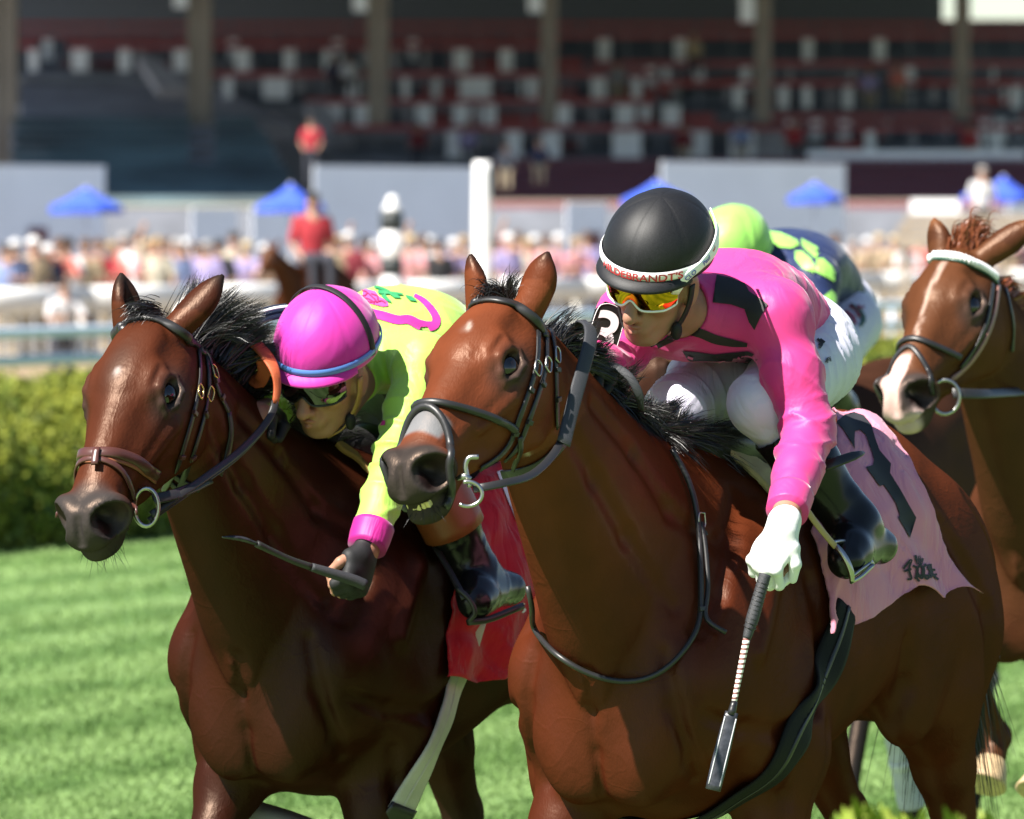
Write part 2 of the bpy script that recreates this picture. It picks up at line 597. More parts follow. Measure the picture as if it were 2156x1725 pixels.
def sphere(name, c, r, m, parent=None, seg=24, rings=14, scale=(1, 1, 1), axes=None):
    vs, fs = [], []
    for i in range(rings + 1):
        th = math.pi * i / rings
        for j in range(seg):
            ph = 2*math.pi*j/seg
            vs.append((math.sin(th)*math.cos(ph), math.sin(th)*math.sin(ph), math.cos(th)))
    for i in range(rings):
        for j in range(seg):
            a = i*seg + j; b = i*seg + (j+1) % seg
            fs.append((a, a + seg, b + seg, b))
    vs = np.array(vs) * np.array(scale) * r
    if axes is not None: vs = vs @ np.array(axes)
    return mesh_obj(name, vs + np.asarray(c), fs, m, parent)


def lerp0(a, b, t): return np.asarray(a)*(1-t) + np.asarray(b)*t
def camvec(r, up, toward):
    return np.array((r, -toward, up), float)
UPV = np.array((0, 0, 1.0))
# ------------------------------------------------------------ ground, turf, track, hedge, rails
TD = np.array((.39, .92, 0)); TD = TD/np.linalg.norm(TD)
TN = np.array((-TD[1], TD[0], 0))                    # towards the stands
hedge_p = np.array((-3.15, 41.0, 0)); rail_p = np.array(((100 - CX)/200, 70.0, 0)); rail2_p = np.array(((60 - CX)/139, 100.7, 0))
def turf_mat(name, blade=False):
    m = bpy.data.materials.new(name); m.use_nodes = True
    nt = m.node_tree; b = nt.nodes['Principled BSDF']
    b.inputs['Roughness'].default_value = .65; b.inputs['Specular IOR Level'].default_value = .25
    g = nt.nodes.new('ShaderNodeNewGeometry')
    dp = nt.nodes.new('ShaderNodeVectorMath'); dp.operation = 'DOT_PRODUCT'; dp.inputs[1].default_value = tuple(TN)
    nt.links.new(g.outputs['Position'], dp.inputs[0])
    n0 = nt.nodes.new('ShaderNodeTexNoise'); n0.inputs['Scale'].default_value = .9; n0.inputs['Detail'].default_value = 4
    nt.links.new(g.outputs['Position'], n0.inputs['Vector'])
    ad = nt.nodes.new('ShaderNodeMath'); ad.operation = 'MULTIPLY_ADD'; ad.inputs[1].default_value = .9
    nt.links.new(n0.outputs[0], ad.inputs[0]); nt.links.new(dp.outputs['Value'], ad.inputs[2])
    sn = nt.nodes.new('ShaderNodeMath'); sn.operation = 'MULTIPLY'; sn.inputs[1].default_value = 2*math.pi/1.05
    nt.links.new(ad.outputs[0], sn.inputs[0])
    si = nt.nodes.new('ShaderNodeMath'); si.operation = 'SINE'; nt.links.new(sn.outputs[0], si.inputs[0])
    n1 = nt.nodes.new('ShaderNodeTexNoise'); n1.inputs['Scale'].default_value = 7 if not blade else 4; n1.inputs['Detail'].default_value = 6
    nt.links.new(g.outputs['Position'], n1.inputs['Vector'])
    mx = nt.nodes.new('ShaderNodeMath'); mx.operation = 'MULTIPLY_ADD'; mx.inputs[1].default_value = .24
    nt.links.new(si.outputs[0], mx.inputs[0]); nt.links.new(n1.outputs[0], mx.inputs[2])
    rp = nt.nodes.new('ShaderNodeValToRGB'); e = rp.color_ramp.elements
    e[0].position = .28; e[0].color = (.078, .148, .034, 1); e[1].position = .72; e[1].color = (.152, .240, .076, 1)
    nt.links.new(mx.outputs[0], rp.inputs[0]); nt.links.new(rp.outputs[0], b.inputs['Base Color'])
    if blade:
        b.inputs['Transmission Weight'].default_value = 0
    return m
M_turf = turf_mat('mown_turf'); M_blade = turf_mat('grass_blades', True)
M_dirt = mat('sandy_track', (.22, .16, .09), rough=.9, var=(1.2, .2), bump=(14, .4, 5, .03))
M_apron = mat('apron_concrete', (.18, .165, .15), rough=.85, var=(.6, .15))
def quad(name, a, b, c, d, m, z=0.0):
    o = mesh_obj(name, [(p[0], p[1], z) for p in (a, b, c, d)], [(0, 1, 2, 3)], m, smooth=False)
    tag(o, kind='structure'); return o
far, near = TD*900, TD*-120
quad('ground', (-1500, -200), (1500, -200), (1500, 2500), (-1500, 2500), M_turf, 0)
a, b = rail_p - TN*.4, rail2_p + TN*.3
quad('dirt_track', a + near, a + far, b + far, b + near, M_dirt, .004)
a, b = rail2_p + TN*.5, rail2_p + TN*260
quad('apron', a + near, a + far, b + far, b + near, M_apron, .008)
# grass blades
rs = np.random.RandomState(11)
N_ = 170000
Yg = 1/np.sqrt(rs.uniform(1/50.0**2, 1/21.5**2, N_)); Xg = rs.uniform(-.085, .085, N_)*Yg
sdist = (np.c_[Xg, Yg, 0*Xg] - hedge_p) @ TN
k_ = sdist < .15
Xg, Yg = Xg[k_], Yg[k_]; n_ = len(Xg)
hgt = rs.uniform(.012, .030, n_)*(1 + .5*value_noise(np.c_[Xg, Yg, 0*Xg], 1.3, 5)); wd_ = rs.uniform(.003, .006, n_)*np.clip(Yg/26, 1, 2)
an_ = rs.uniform(0, 2*math.pi, n_); lx, ly = rs.normal(0, .016, n_), rs.normal(0, .016, n_)
bx_ = np.c_[np.cos(an_), np.sin(an_), 0*an_]*wd_[:, None]
c_ = np.c_[Xg, Yg, 0*Xg + .002]
vs = np.stack([c_ - bx_, c_ + bx_, c_ + np.c_[lx, ly, hgt]], 1).reshape(-1, 3)
gr = mesh_obj('grass', vs, np.arange(3*n_).reshape(-1, 3), M_blade, smooth=False)
tag(gr, 'short striped grass of the turf course', 'grass', kind='stuff')
# hedge: sloping clipped face made of small leaves
def leaf_mat(name, c0, c1):
    m = mat(name, c0, rough=.6, spec=.25)
    nt = m.node_tree; b = nt.nodes['Principled BSDF']
    g = nt.nodes.new('ShaderNodeNewGeometry'); rp = nt.nodes.new('ShaderNodeValToRGB')
    n = nt.nodes.new('ShaderNodeTexNoise'); n.inputs['Scale'].default_value = 1.6; n.inputs['Detail'].default_value = 5
    nt.links.new(g.outputs['Position'], n.inputs['Vector'])
    ad = nt.nodes.new('ShaderNodeMath'); ad.operation = 'MULTIPLY_ADD'; ad.inputs[1].default_value = .45
    nt.links.new(g.outputs['Random Per Island'], ad.inputs[0])
    s = nt.nodes.new('ShaderNodeMath'); s.operation = 'SUBTRACT'; s.inputs[1].default_value = .2
    nt.links.new(n.outputs[0], s.inputs[0]); nt.links.new(s.outputs[0], ad.inputs[2])
    rp.color_ramp.elements[0].color = (*c0, 1); rp.color_ramp.elements[1].color = (*c1, 1); rp.color_ramp.elements[0].position = .25; rp.color_ramp.elements[1].position = .8
    nt.links.new(ad.outputs[0], rp.inputs[0]); nt.links.new(rp.outputs[0], b.inputs['Base Color'])
    return m
M_leaf = leaf_mat('hedge_leaf', (.055, .095, .010), (.23, .245, .028))
M_core = mat('hedge_core', (.02, .032, .010), rough=.9)
hd = tag(empty('hedge', tuple(hedge_p)), 'long clipped green hedge beyond the turf course', 'hedge')
prof = [(0, 0), (-.03, .25), (-.01, .48), (.10, .68), (.42, .85), (.80, .93), (1.3, .95), (1.8, .9), (2.05, .7), (2.1, 0)]
t_ = np.arange(-5, 75, .5)
pv = [hedge_p + TD*t + TN*(a*1 + .06) + UPV*(b*.96) for t in t_ for a, b in prof]
k = len(prof)
adopt(mesh_obj('branches', pv, [(i*k+j, i*k+j+1, (i+1)*k+j+1, (i+1)*k+j) for i in range(len(t_)-1) for j in range(k-1)], M_core), hd)
def leaves(n, t0, t1, s0, sz, seed):
    rs = np.random.RandomState(seed)
    t = rs.uniform(t0, t1, n); u = rs.uniform(0, s0, n)
    pa = np.array(prof); L = np.r_[0, np.cumsum(np.linalg.norm(np.diff(pa, axis=0), axis=1))]
    a = np.interp(u, L, pa[:, 0]); b = np.interp(u, L, pa[:, 1])
    da = np.gradient(np.interp(np.linspace(0, L[-1], 60), L, pa[:, 0])); db = np.gradient(np.interp(np.linspace(0, L[-1], 60), L, pa[:, 1]))
    ii = np.clip((u/L[-1]*59).astype(int), 0, 59)
    nx, nz = -db[ii], da[ii]; ln = np.hypot(nx, nz) + 1e-9; nx, nz = nx/ln, nz/ln
    c = hedge_p + TD*t[:, None] + TN*a[:, None] + UPV*b[:, None]
    nor = TN*nx[:, None] + UPV*nz[:, None]
    c += nor*(rs.normal(0, .035, n) + .05*value_noise(c, 2.2, 6) + .03*value_noise(c, 6, 8))[:, None]
    d = nor*.6 + rs.normal(0, .8, (n, 3)); d /= np.linalg.norm(d, axis=1, keepdims=True)
    e = np.cross(d, rs.normal(0, 1, (n, 3))); e /= np.linalg.norm(e, axis=1, keepdims=True)
    f = np.cross(d, e); s = sz*rs.uniform(.6, 1.3, n)[:, None]
    return np.stack([c - e*s, c + f*s*.45, c + e*s, c - f*s*.45], 1).reshape(-1, 4, 3)
lv = np.concatenate([leaves(60000, -3, 6, 2.0, .030, 1), leaves(9000, 6, 14, 2.0, .05, 2), leaves(26000, 14, 34, 2.0, .04, 3)]).reshape(-1, 3)
o = adopt(mesh_obj('leaves', lv, np.arange(len(lv)).reshape(-1, 4), M_leaf, smooth=False), hd); o['kind'] = 'stuff'
# rails
M_rail_blue = mat('pale_blue_rail_paint', (.46, .54, .66), rough=.4)
M_rail_white = mat('white_rail_paint', (.80, .79, .76), rough=.5, var=(2, .06))
ir = tag(empty('inner_rail', tuple(rail_p)), 'pale blue two-bar running rail beyond the hedge', 'rail')
for z in (.905, .61):
    adopt(tube('bar', [rail_p + TD*t + UPV*z for t in np.arange(-12, 140, 4)], .062, M_rail_blue, seg=10), ir)
for t in np.arange(-10, 130, 6.1):
    adopt(tube('post', [rail_p + TD*t + TN*.10, rail_p + TD*t + TN*.10 + UPV*.9], .035, M_rail_blue, seg=8), ir)
orr = tag(empty('outer_rail', tuple(rail2_p)), 'white board rail in front of the crowd', 'rail')
for t in np.arange(-14, 150, 4.0):
    vs, fs = [], []
    n = 14
    for e in (.01, 3.99):
        for j in range(n):
            a_ = 2*math.pi*j/n
            vs.append(rail2_p + TD*(t + e) + UPV*(.885 + .215*math.sin(a_)) + TN*.15*math.cos(a_))
    fs = [(j, (j+1) % n, n + (j+1) % n, n + j) for j in range(n)] + [tuple(range(n))[::-1], tuple(range(n, 2*n))]
    adopt(mesh_obj('rail_cover', vs, fs, M_rail_white), orr)
for t in np.arange(-14, 150, 4.0):
    adopt(boxm('post', rail2_p + TD*t + TN*.09 + UPV*.34, (.05, .05, .34), M_rail_white, None, axes=(TD, TN, UPV)), orr)
for z in (.35,):
    adopt(tube('bar', [rail2_p + TD*t + UPV*z for t in np.arange(-14, 150, 4)], .04, M_rail_white, seg=8), orr)
# marker poles
M_pole_white = mat('white_pole_paint', (.82, .82, .82), rough=.5); M_pole_black = mat('black_pole_paint', (.02, .025, .025), rough=.5)
fp = tag(empty('marker_pole', tuple(P(825, 800, 98)*np.array((1, 1, 0)))), 'black and white striped pole topped by a ball', 'pole')
ybands = [(432, 445, 18, 1), (445, 487, 24, 0), (485, 545, 23, 1), (543, 580, 24, 0), (578, 700, 23, 1), (700, 765, 21, 0)]
for y0, y1, r_, w_ in ybands:
    q0, q1 = P(825, y0, 98), P(825, y1, 98)
    adopt(tube('band', [q0, lerp0(q0, q1, .1), lerp0(q0, q1, .9), q1], [.75*r_/143, r_/143, r_/143, .8*r_/143], M_pole_white if w_ else M_pole_black, seg=14), fp)
adopt(sphere('ball', P(826, 424, 98), .085, M_pole_white, seg=16, rings=10), fp)
wp_ = tag(empty('marker_pole', tuple(P(1015, 800, 97)*np.array((1, 1, 0)))), 'tall plain white post beside the front bay\'s ears', 'pole')
adopt(tube('post', [P(1015, 341, 97), P(1015, 345, 97), P(1016, 600, 97), P(1016, 770, 97)], [.12, .140, .140, .140], M_pole_white, n=14, seg=16), wp_)
# foreground leaves at the lower edge
sh = tag(empty('shrub', (P(1830, 1790, 9.0)[0], 9.0, 0)), 'blurred yellow green shrub tips at the bottom right edge', 'shrub')
rs = np.random.RandomState(31)
c0 = [(1790, 1712), (1818, 1700), (1840, 1720), (1860, 1708), (1895, 1722), (1770, 1722), (1930, 1718), (2010, 1722), (2080, 1722)]
vs, fs = [], []
for a, b in c0:
    for i in range(7):
        base = P(a + rs.normal(0, 10), b + 60, 9.0 + rs.normal(0, .05)); tip = P(a + rs.normal(0, 16), b - 8 + rs.normal(0, 10), 9.0 + rs.normal(0, .08))
        w_ = nrm(np.cross(tip - base, (0, 1, 0)))*.007; m_ = lerp0(base, tip, .6)
        k0 = len(vs); vs += [base, m_ + w_, tip, m_ - w_]; fs.append((k0, k0+1, k0+2, k0+3))
M_near_leaf = leaf_mat('shrub_leaf', (.10, .16, .012), (.21, .25, .03))
adopt(mesh_obj('leaves', vs, fs, M_near_leaf, smooth=False), sh)
adopt(tube('stems', [(P(1900, 1850, 9.0)[0], 9.0, 0), (P(1900, 1850, 9.0)[0], 9.0, .6), P(1900, 1790, 9.0)], [.05, .04, .01], M_core, n=8), sh)
# ------------------------------------------------------------ grandstand and apron buildings
M_col = mat('column_paint', (0.2415, 0.2012, 0.161), rough=.7, var=(1.5, .12))
M_dark = mat('dark_timber', (.105, .120, .150), rough=.8)
M_deck = mat('stand_deck', (.19, .20, .23), rough=.85, var=(1.0, .25))
M_greydeck = mat('grey_concrete', (0.336, 0.3255, 0.3465), rough=.85, var=(.8, .2))
M_redrail = mat('red_rail_paint', (0.378, 0.06615, 0.06615), rough=.6)
M_whitepanel = mat('white_panel_paint', (0.8352, 0.8352, 0.8561), rough=.6, var=(1.2, .06))
M_teal = mat('teal_seat', (.060, .105, .120), rough=.5, var=(.35, .55))
M_maroon = mat('maroon_seat', (0.128, 0.02816, 0.0384), rough=.6)
M_wall = mat('white_render', (.74, .78, .86), rough=.7, var=(.7, .05))
YS = 185.0
gs = tag(empty('grandstand', tuple(P(1078, 480, YS)*np.array((1, 1, 0)))), 'dark open grandstand with brown columns, red rails and white box panels', 'grandstand')
def box_px(name, x0, x1, y0, y1, Y, dep, m, parent, z0=None):
    a, b = P(x0, y1, Y), P(x1, y0, Y)
    zlo = a[2] if z0 is None else z0
    o = boxm(name, ((a[0]+b[0])/2, Y + dep/2, (zlo + b[2])/2), (abs(b[0]-a[0])/2, dep/2, abs(b[2]-zlo)/2), m)
    adopt(o, parent); return o
# roof, back wall with an opening at the right, decks
box_px('roof', -500, 2900, -330, -270, 168, 46, M_dark, gs)
box_px('back_wall', -500, 1985, -230, 420, 214, .4, M_dark, gs)
box_px('back_wall', 1985, 2900, 42, 420, 214, .4, M_dark, gs)
tiers = [  # rail y, x range, depth Y, panels
    (270, 700, 2700, 186.0, [(940, 1000), (1066, 1098), (1142, 1180), (1290, 1350), (1440, 1492), (1536, 1590), (1590, 1680, 1), (1822, 1842), (2048, 2072), (2085, 2110)]),
    (214, 640, 1440, 188.4, [(690, 720), (745, 778), (876, 910), (955, 988), (1020, 1045), (1163, 1202), (1296, 1336), (1395, 1432)]),
    (246, 1600, 2700, 187.6, [(1655, 1680), (1706, 1730), (1768, 1790), (2065, 2085), (2095, 2120)]),
    (157, 440, 1440, 190.8, [(470, 490), (553, 608), (725, 755), (845, 862), (968, 1034), (1110, 1130), (1245, 1275), (1330, 1350)]),
    (176, 1380, 2700, 190.0, [(1545, 1566), (1640, 1660), (1690, 1708), (1775, 1796), (2006, 2026), (2130, 2150)]),
    (98, -120, 1180, 193.2, [(60, 80), (150, 185), (250, 275), (365, 398), (495, 526), (596, 622), (680, 695), (955, 988), (1052, 1080)]),
    (135, 1240, 2700, 192.6, [(1360, 1380), (1395, 1410), (1560, 1580), (1905, 1925)]),
    (76, -120, 2700, 195.6, [(90, 110), (480, 500), (700, 722), (860, 880), (1260, 1285), (1420, 1445), (1690, 1712), (1840, 1865)]),
    (52, -500, 2700, 198.0, [])]
for ry, xa, xb, Yt, pans in tiers:
    n_seg = max(1, int((xb - xa)/230))
    for i in range(n_seg):
        s0, s1 = xa + (xb - xa)*i/n_seg, xa + (xb - xa)*(i+1)/n_seg
        if (i*7 + int(ry)) % 5 == 3 and ry not in (270, 76, 52): s1 -= 60
        box_px('rail', s0 + 2, s1 - 2, ry - 6, ry + 5, Yt, .12, M_redrail, gs)
    box_px('deck', xa, xb, ry + 62, ry + 74, Yt - .2, 3.0, M_deck, gs)
    box_px('riser', xa, xb, ry + 30, ry + 62, Yt + 1.6, .2, M_dark, gs)
    for pn in pans:
        box_px('panel', pn[0], pn[1], ry + 7, ry + (52 if ry != 270 else 74), Yt + .05, .10, M_greydeck if len(pn) > 2 else M_whitepanel, gs)
    for i in range(int((xb - xa)/75)):
        x = xa + 75*i + (i*37 % 23)
        if x < 2200: box_px('post', x, x + 5, ry + 5, ry + 50, Yt + .1, .06, M_deck, gs)
rs_ = random.Random(5)
for ry, xa, xb, Yt, pans in tiers[:7]:
    x = max(xa, -20)
    while x < min(xb, 2170):
        w_ = rs_.choice((8, 10, 14, 20))
        if rs_.random() < .55 and not any(p_[0] - 16 < x < p_[1] + 6 for p_ in pans):
            box_px('partition', x, x + w_, ry + 8, ry + rs_.choice((40, 46, 50)), Yt + .3, .08, rs_.choice((M_greydeck, M_greydeck, M_whitepanel)), gs)
        x += rs_.uniform(34, 78)
    x = max(xa, -20)
    while x < min(xb, 2170):
        w_ = rs_.uniform(40, 120)
        if rs_.random() < .6: box_px('chair_row', x, x + w_, ry + 26, ry + 46, Yt + .9, .3, rs_.choice((M_maroon, M_deck, M_redrail)), gs)
        x += w_ + rs_.uniform(20, 60)
# columns and lamp boxes
for x, w_, yb in ((14, 46, 352), (421, 50, 352), (796, 44, 262), (1156, 32, 262), (1606, 30, 258), (2025, 29, 252)):
    c = P(x, yb, 184.0); t = P(x, -255, 184.0)
    adopt(boxm('column', ((c[0] + t[0])/2, 184.0, (c[2] + t[2])/2), (w_/76/2, .3, (t[2] - c[2])/2), M_col, None, bevel=.06), gs)
    for sx in (-1, 1):
        adopt(boxm('column_edge', (c[0] + sx*w_/76/2*.82, 183.66, (c[2] + t[2])/2), (.05, .05, (t[2] - c[2])/2 - .02), M_col, None, bevel=.01), gs)
for x, y0, y1 in ((380, -12, 16), (758, -12, 24), (1127, -12, 26), (1574, -12, 46)):
    box_px('loudspeaker', x - 15, x + 15, y0, y1, 183.5, .5, M_whitepanel, gs)
# grey sloping aisle at the left, lower deck, seats
a = [P(50, 130, 196), P(300, 110, 196), P(620, 260, 188), P(40, 262, 188)]
vs = a + [q + np.array((0, .5, -.5)) for q in a]
adopt(mesh_obj('aisle', vs, [(0, 1, 2, 3), (7, 6, 5, 4), (0, 3, 7, 4), (3, 2, 6, 7), (2, 1, 5, 6), (1, 0, 4, 5)], M_greydeck, smooth=False), gs)
for x0, x1, y0, y1 in ((290, 395, 120, 185), (640, 745, 215, 290), (1030, 1120, 275, 340)):
    a = [P(x0, y0, 187.4), P(x0 + 40, y0, 187.4), P(x1, y1, 186.2), P(x1 - 60, y1, 186.2)]
    vs = a + [q + np.array((0, .4, -.3)) for q in a]
    adopt(mesh_obj('stair', vs, [(0, 1, 2, 3), (7, 6, 5, 4), (0, 3, 7, 4), (3, 2, 6, 7), (2, 1, 5, 6), (1, 0, 4, 5)], M_greydeck, smooth=False), gs)
box_px('lower_deck', -500, 2900, 440, 470, 170, 18, M_deck, gs, z0=0)
sv_, sf_ = [], []
def seat(x, y, Y, w_, h_):
    k = len(sv_)
    c = P(x, y, Y)
    for dx, dy, dz in ((-1, 0, 0), (1, 0, 0), (1, .10, 1), (-1, .10, 1), (-1, .07, 0), (1, .07, 0), (1, .17, 1), (-1, .17, 1), (-1, -.35, 0), (1, -.35, 0)):
        sv_.append(c + np.array((dx*w_/2, dy, dz*h_)))
    sf_.extend([(k, k+1, k+2, k+3), (k+5, k+4, k+7, k+6), (k+3, k+2, k+6, k+7), (k, k+3, k+7, k+4), (k+1, k+5, k+6, k+2), (k+8, k+9, k+1, k)])
for r_ in range(11):
    yy = 430 - 17*r_; Yr = 172 + 1.0*r_
    for x in np.arange(30 + (r_ % 2)*8, 640 - 10*r_, 13.5):
        if 395 < x < 450 and yy < 350: continue
        seat(x, yy, Yr, .135*1.05, .20)
o = adopt(mesh_obj('seats', sv_, sf_, M_teal, smooth=False), gs); o['kind'] = 'stuff'
for r_ in range(11):
    yy = 436 - 17*r_
    box_px('step', 20, 650 - 10*r_, yy, yy + 12, 171.8 + 1.0*r_, 1.2, M_deck, gs)
sv_, sf_ = [], []
for r_ in range(6):
    yy = 440 - 18*r_
    for x in np.arange(1010 + 6*r_, 2250, 13.5): seat(x, yy, 172 + 1.0*r_, .14, .20)
o = adopt(mesh_obj('seats', sv_, sf_, M_maroon, smooth=False), gs); o['kind'] = 'stuff'
for r_ in range(6):
    box_px('step', 1000, 2400, 446 - 18*r_, 456 - 18*r_, 171.8 + 1.0*r_, 1.2, M_dark, gs)
# white boards on the right above the seats
box_px('white_board', 1700, 2160, 318, 345, 177.6, .15, M_whitepanel, gs)
# ------------ white apron buildings: thin walls turned out of the sun
wall_n = nrm((.80, -.60, 0)); wall_t = np.array((-wall_n[1], wall_n[0], 0)); wall_t = wall_t if wall_t[0] > 0 else -wall_t
def wall_px(name, label, x0, x1, ytop, Y, doors=(), cat='wall'):
    a, b = P(x0, ytop, Y), P(x1, ytop, Y)
    wpx = (x1 - x0)/FPX*Y
    # the wall runs along wall_t from its left end
    c = (CX, FPX)
    k1, k0 = (x1 - CX)/FPX, (x0 - CX)/FPX
    L = (k1*a[1] - a[0])/(wall_t[0] - k1*wall_t[1])
    h_ = a[2]
    r_ = tag(empty(name, (a[0], a[1], 0)), label, cat)
    mid = np.array((a[0], a[1], 0)) + wall_t*L/2
    adopt(boxm('face', mid + UPV*h_/2 - wall_n*.05, (L/2, .012, h_/2), M_wall, None, axes=(wall_t, wall_n, UPV)), r_)
    adopt(boxm('coping', mid + UPV*(h_ + .04) - wall_n*.03, (L/2, .016, .04), M_wall, None, axes=(wall_t, wall_n, UPV)), r_)
    for f0, f1, hd_ in doors:
        adopt(boxm('door', np.array((a[0], a[1], 0)) + wall_t*L*(f0 + f1)/2 + UPV*hd_/2 + wall_n*.012, (L*(f1 - f0)/2, .012, hd_/2), M_maroon, None, axes=(wall_t, wall_n, UPV)), r_)
    return r_
wall_px('white_wall', 'tall white wall at the left edge with dark doorway and blue umbrella', -70, 224, 354, 150, [(.44, .57, 2.0)])
wall_px('white_wall', 'narrow white wall panel between the left umbrellas', 406, 504, 444, 146)
wall_px('white_wall', 'wide white wall behind the outrider and the striped pole', 664, 1002, 356, 152)
wall_px('white_wall', 'low white wall left of the striped pole', 534, 668, 442, 149)
wall_px('white_wall', 'small white kiosk wall beside the black cap', 1196, 1282, 434, 148, [(.55, .8, 1.9)])
wall_px('white_wall', 'wide white wall above the lime cap', 1396, 1782, 347, 156, [(.62, .68, 1.6), (.86, .92, 1.7)])
wall_px('white_wall', 'white wall section at the right behind the chestnut', 2125, 2300, 422, 150)
# tan timekeeper's stand at the right
M_tan = mat('tan_timber', (0.294, 0.245, 0.189), rough=.8, var=(2, .12))
ts = tag(empty('viewing_stand', tuple(P(2030, 800, 128)*np.array((1, 1, 0)))), 'tan timber stand with white box behind the chestnut\'s ears', 'stand')
for x0, x1, y0, y1 in ((1905, 2300, 452, 470), (1890, 2300, 474, 492), (1890, 2300, 496, 520)):
    box_px('plank', x0, x1, y0, y1, 128, .15, M_tan, ts)
for x in (1900, 2000, 2110, 2200):
    box_px('post', x, x + 14, 470, 600, 128.2, .15, M_tan, ts, z0=0)
box_px('white_box', 1922, 2020, 420, 450, 128.3, .8, M_whitepanel, ts)
# umbrellas
M_blue = mat('blue_canvas', (0.036, 0.088, 0.496), rough=.7)
for x, yt, yb, hw, Y, lab in ((182, 393, 436, 82, 140, 'blue umbrella in front of the left white wall'), (612, 386, 434, 78, 142, 'blue umbrella above the outrider in red'), (1382, 378, 420, 80, 146, 'blue umbrella partly behind the black cap'), (1716, 382, 416, 62, 146, 'blue umbrella in front of the wide white wall above the lime cap'), (2112, 370, 414, 66, 144, 'blue umbrella at the right edge above the man in white'), (2052, 395, 412, 30, 150, 'smaller blue umbrella left of the man in white')):
    top, rim = P(x, yt, Y), P(x, yb, Y)
    r_ = hw/FPX*Y
    u_ = tag(empty('umbrella', (top[0], Y, 0)), lab, 'umbrella', 'blue apron umbrellas')
    vs, fs = [], []
    for t in (0, .12, .5, 1.0, 1.0):
        for j in range(8):
            a_ = 2*math.pi*(j + .5)/8
            sag = 1 - .10*math.sin(math.pi*t)
            z = top[2] + (rim[2] - top[2])*(t**.9)
            vs.append((top[0] + r_*t*sag*math.cos(a_), Y + r_*t*sag*math.sin(a_), z))
    for j in range(8): vs[4*8 + j] = (vs[3*8+j][0], vs[3*8+j][1], vs[3*8+j][2] - .14)
    for i in range(4):
        for j in range(8): fs.append((i*8+j, (i+1)*8+j, (i+1)*8+(j+1) % 8, i*8+(j+1) % 8))
    adopt(mesh_obj('canopy', vs, fs, M_blue, smooth=False), u_)
    adopt(tube('pole', [(top[0], Y, 0.01), (top[0], Y, top[2])], .03, M_whitepanel, seg=8), u_)
# ------------------------------------------------------------ horses
HEAD_ANG = math.atan2(-0.893, -0.45)
FWD = np.array((math.cos(HEAD_ANG), math.sin(HEAD_ANG), 0.0))
LEFT = np.array((-FWD[1], FWD[0], 0.0))
UPV = np.array((0, 0, 1.0))

M_coat = mat('horse_coat', (0.1, 0.03, 0.01), rough=0.37, spec=0.24, attr='coat', var=(7.0, 0.22), bump=(90, 0.08, 6, 0.004), sheen=0.0)
def coat_relief(m):
    nt = m.node_tree; b = nt.nodes['Principled BSDF']
    prev = b.inputs['Normal'].links[0].from_socket
    tc = nt.nodes.new('ShaderNodeTexCoord'); mp = nt.nodes.new('ShaderNodeMapping')
    mp.inputs['Scale'].default_value = (60, 260, 120); mp.inputs['Rotation'].default_value = (0, .6, 0)
    n = nt.nodes.new('ShaderNodeTexNoise'); n.inputs['Scale'].default_value = 1; n.inputs['Detail'].default_value = 3
    nt.links.new(tc.outputs['Object'], mp.inputs['Vector']); nt.links.new(mp.outputs[0], n.inputs['Vector'])
    b2 = nt.nodes.new('ShaderNodeBump'); b2.inputs['Strength'].default_value = .35; b2.inputs['Distance'].default_value = .002
    nt.links.new(n.outputs[0], b2.inputs['Height']); nt.links.new(prev, b2.inputs['Normal'])
    # veins: thin ridges where a warped noise crosses its middle
    v = nt.nodes.new('ShaderNodeTexNoise'); v.inputs['Scale'].default_value = 6.5; v.inputs['Detail'].default_value = 1.5; v.inputs['Distortion'].default_value = .6
    nt.links.new(tc.outputs['Object'], v.inputs['Vector'])
    s1 = nt.nodes.new('ShaderNodeMath'); s1.operation = 'SUBTRACT'; s1.inputs[1].default_value = .5
    s2 = nt.nodes.new('ShaderNodeMath'); s2.operation = 'ABSOLUTE'
    s3 = nt.nodes.new('ShaderNodeMapRange'); s3.interpolation_type = 'SMOOTHSTEP'
    s3.inputs[1].default_value = 0; s3.inputs[2].default_value = .022; s3.inputs[3].default_value = 1; s3.inputs[4].default_value = 0
    nt.links.new(v.outputs[0], s1.inputs[0]); nt.links.new(s1.outputs[0], s2.inputs[0]); nt.links.new(s2.outputs[0], s3.inputs[0])
    b3 = nt.nodes.new('ShaderNodeBump'); b3.inputs['Strength'].default_value = .08; b3.inputs['Distance'].default_value = .006
    nt.links.new(s3.outputs[0], b3.inputs['Height']); nt.links.new(b2.outputs[0], b3.inputs['Normal'])
    r_ = nt.nodes.new('ShaderNodeTexNoise'); r_.inputs['Scale'].default_value = 21; r_.inputs['Detail'].default_value = 3; r_.inputs['Distortion'].default_value = .4
    nt.links.new(tc.outputs['Object'], r_.inputs['Vector'])
    b4 = nt.nodes.new('ShaderNodeBump'); b4.inputs['Strength'].default_value = .16; b4.inputs['Distance'].default_value = .012
    nt.links.new(r_.outputs[0], b4.inputs['Height']); nt.links.new(b3.outputs[0], b4.inputs['Normal'])
    nt.links.new(b4.outputs[0], b.inputs['Normal'])
coat_relief(M_coat)
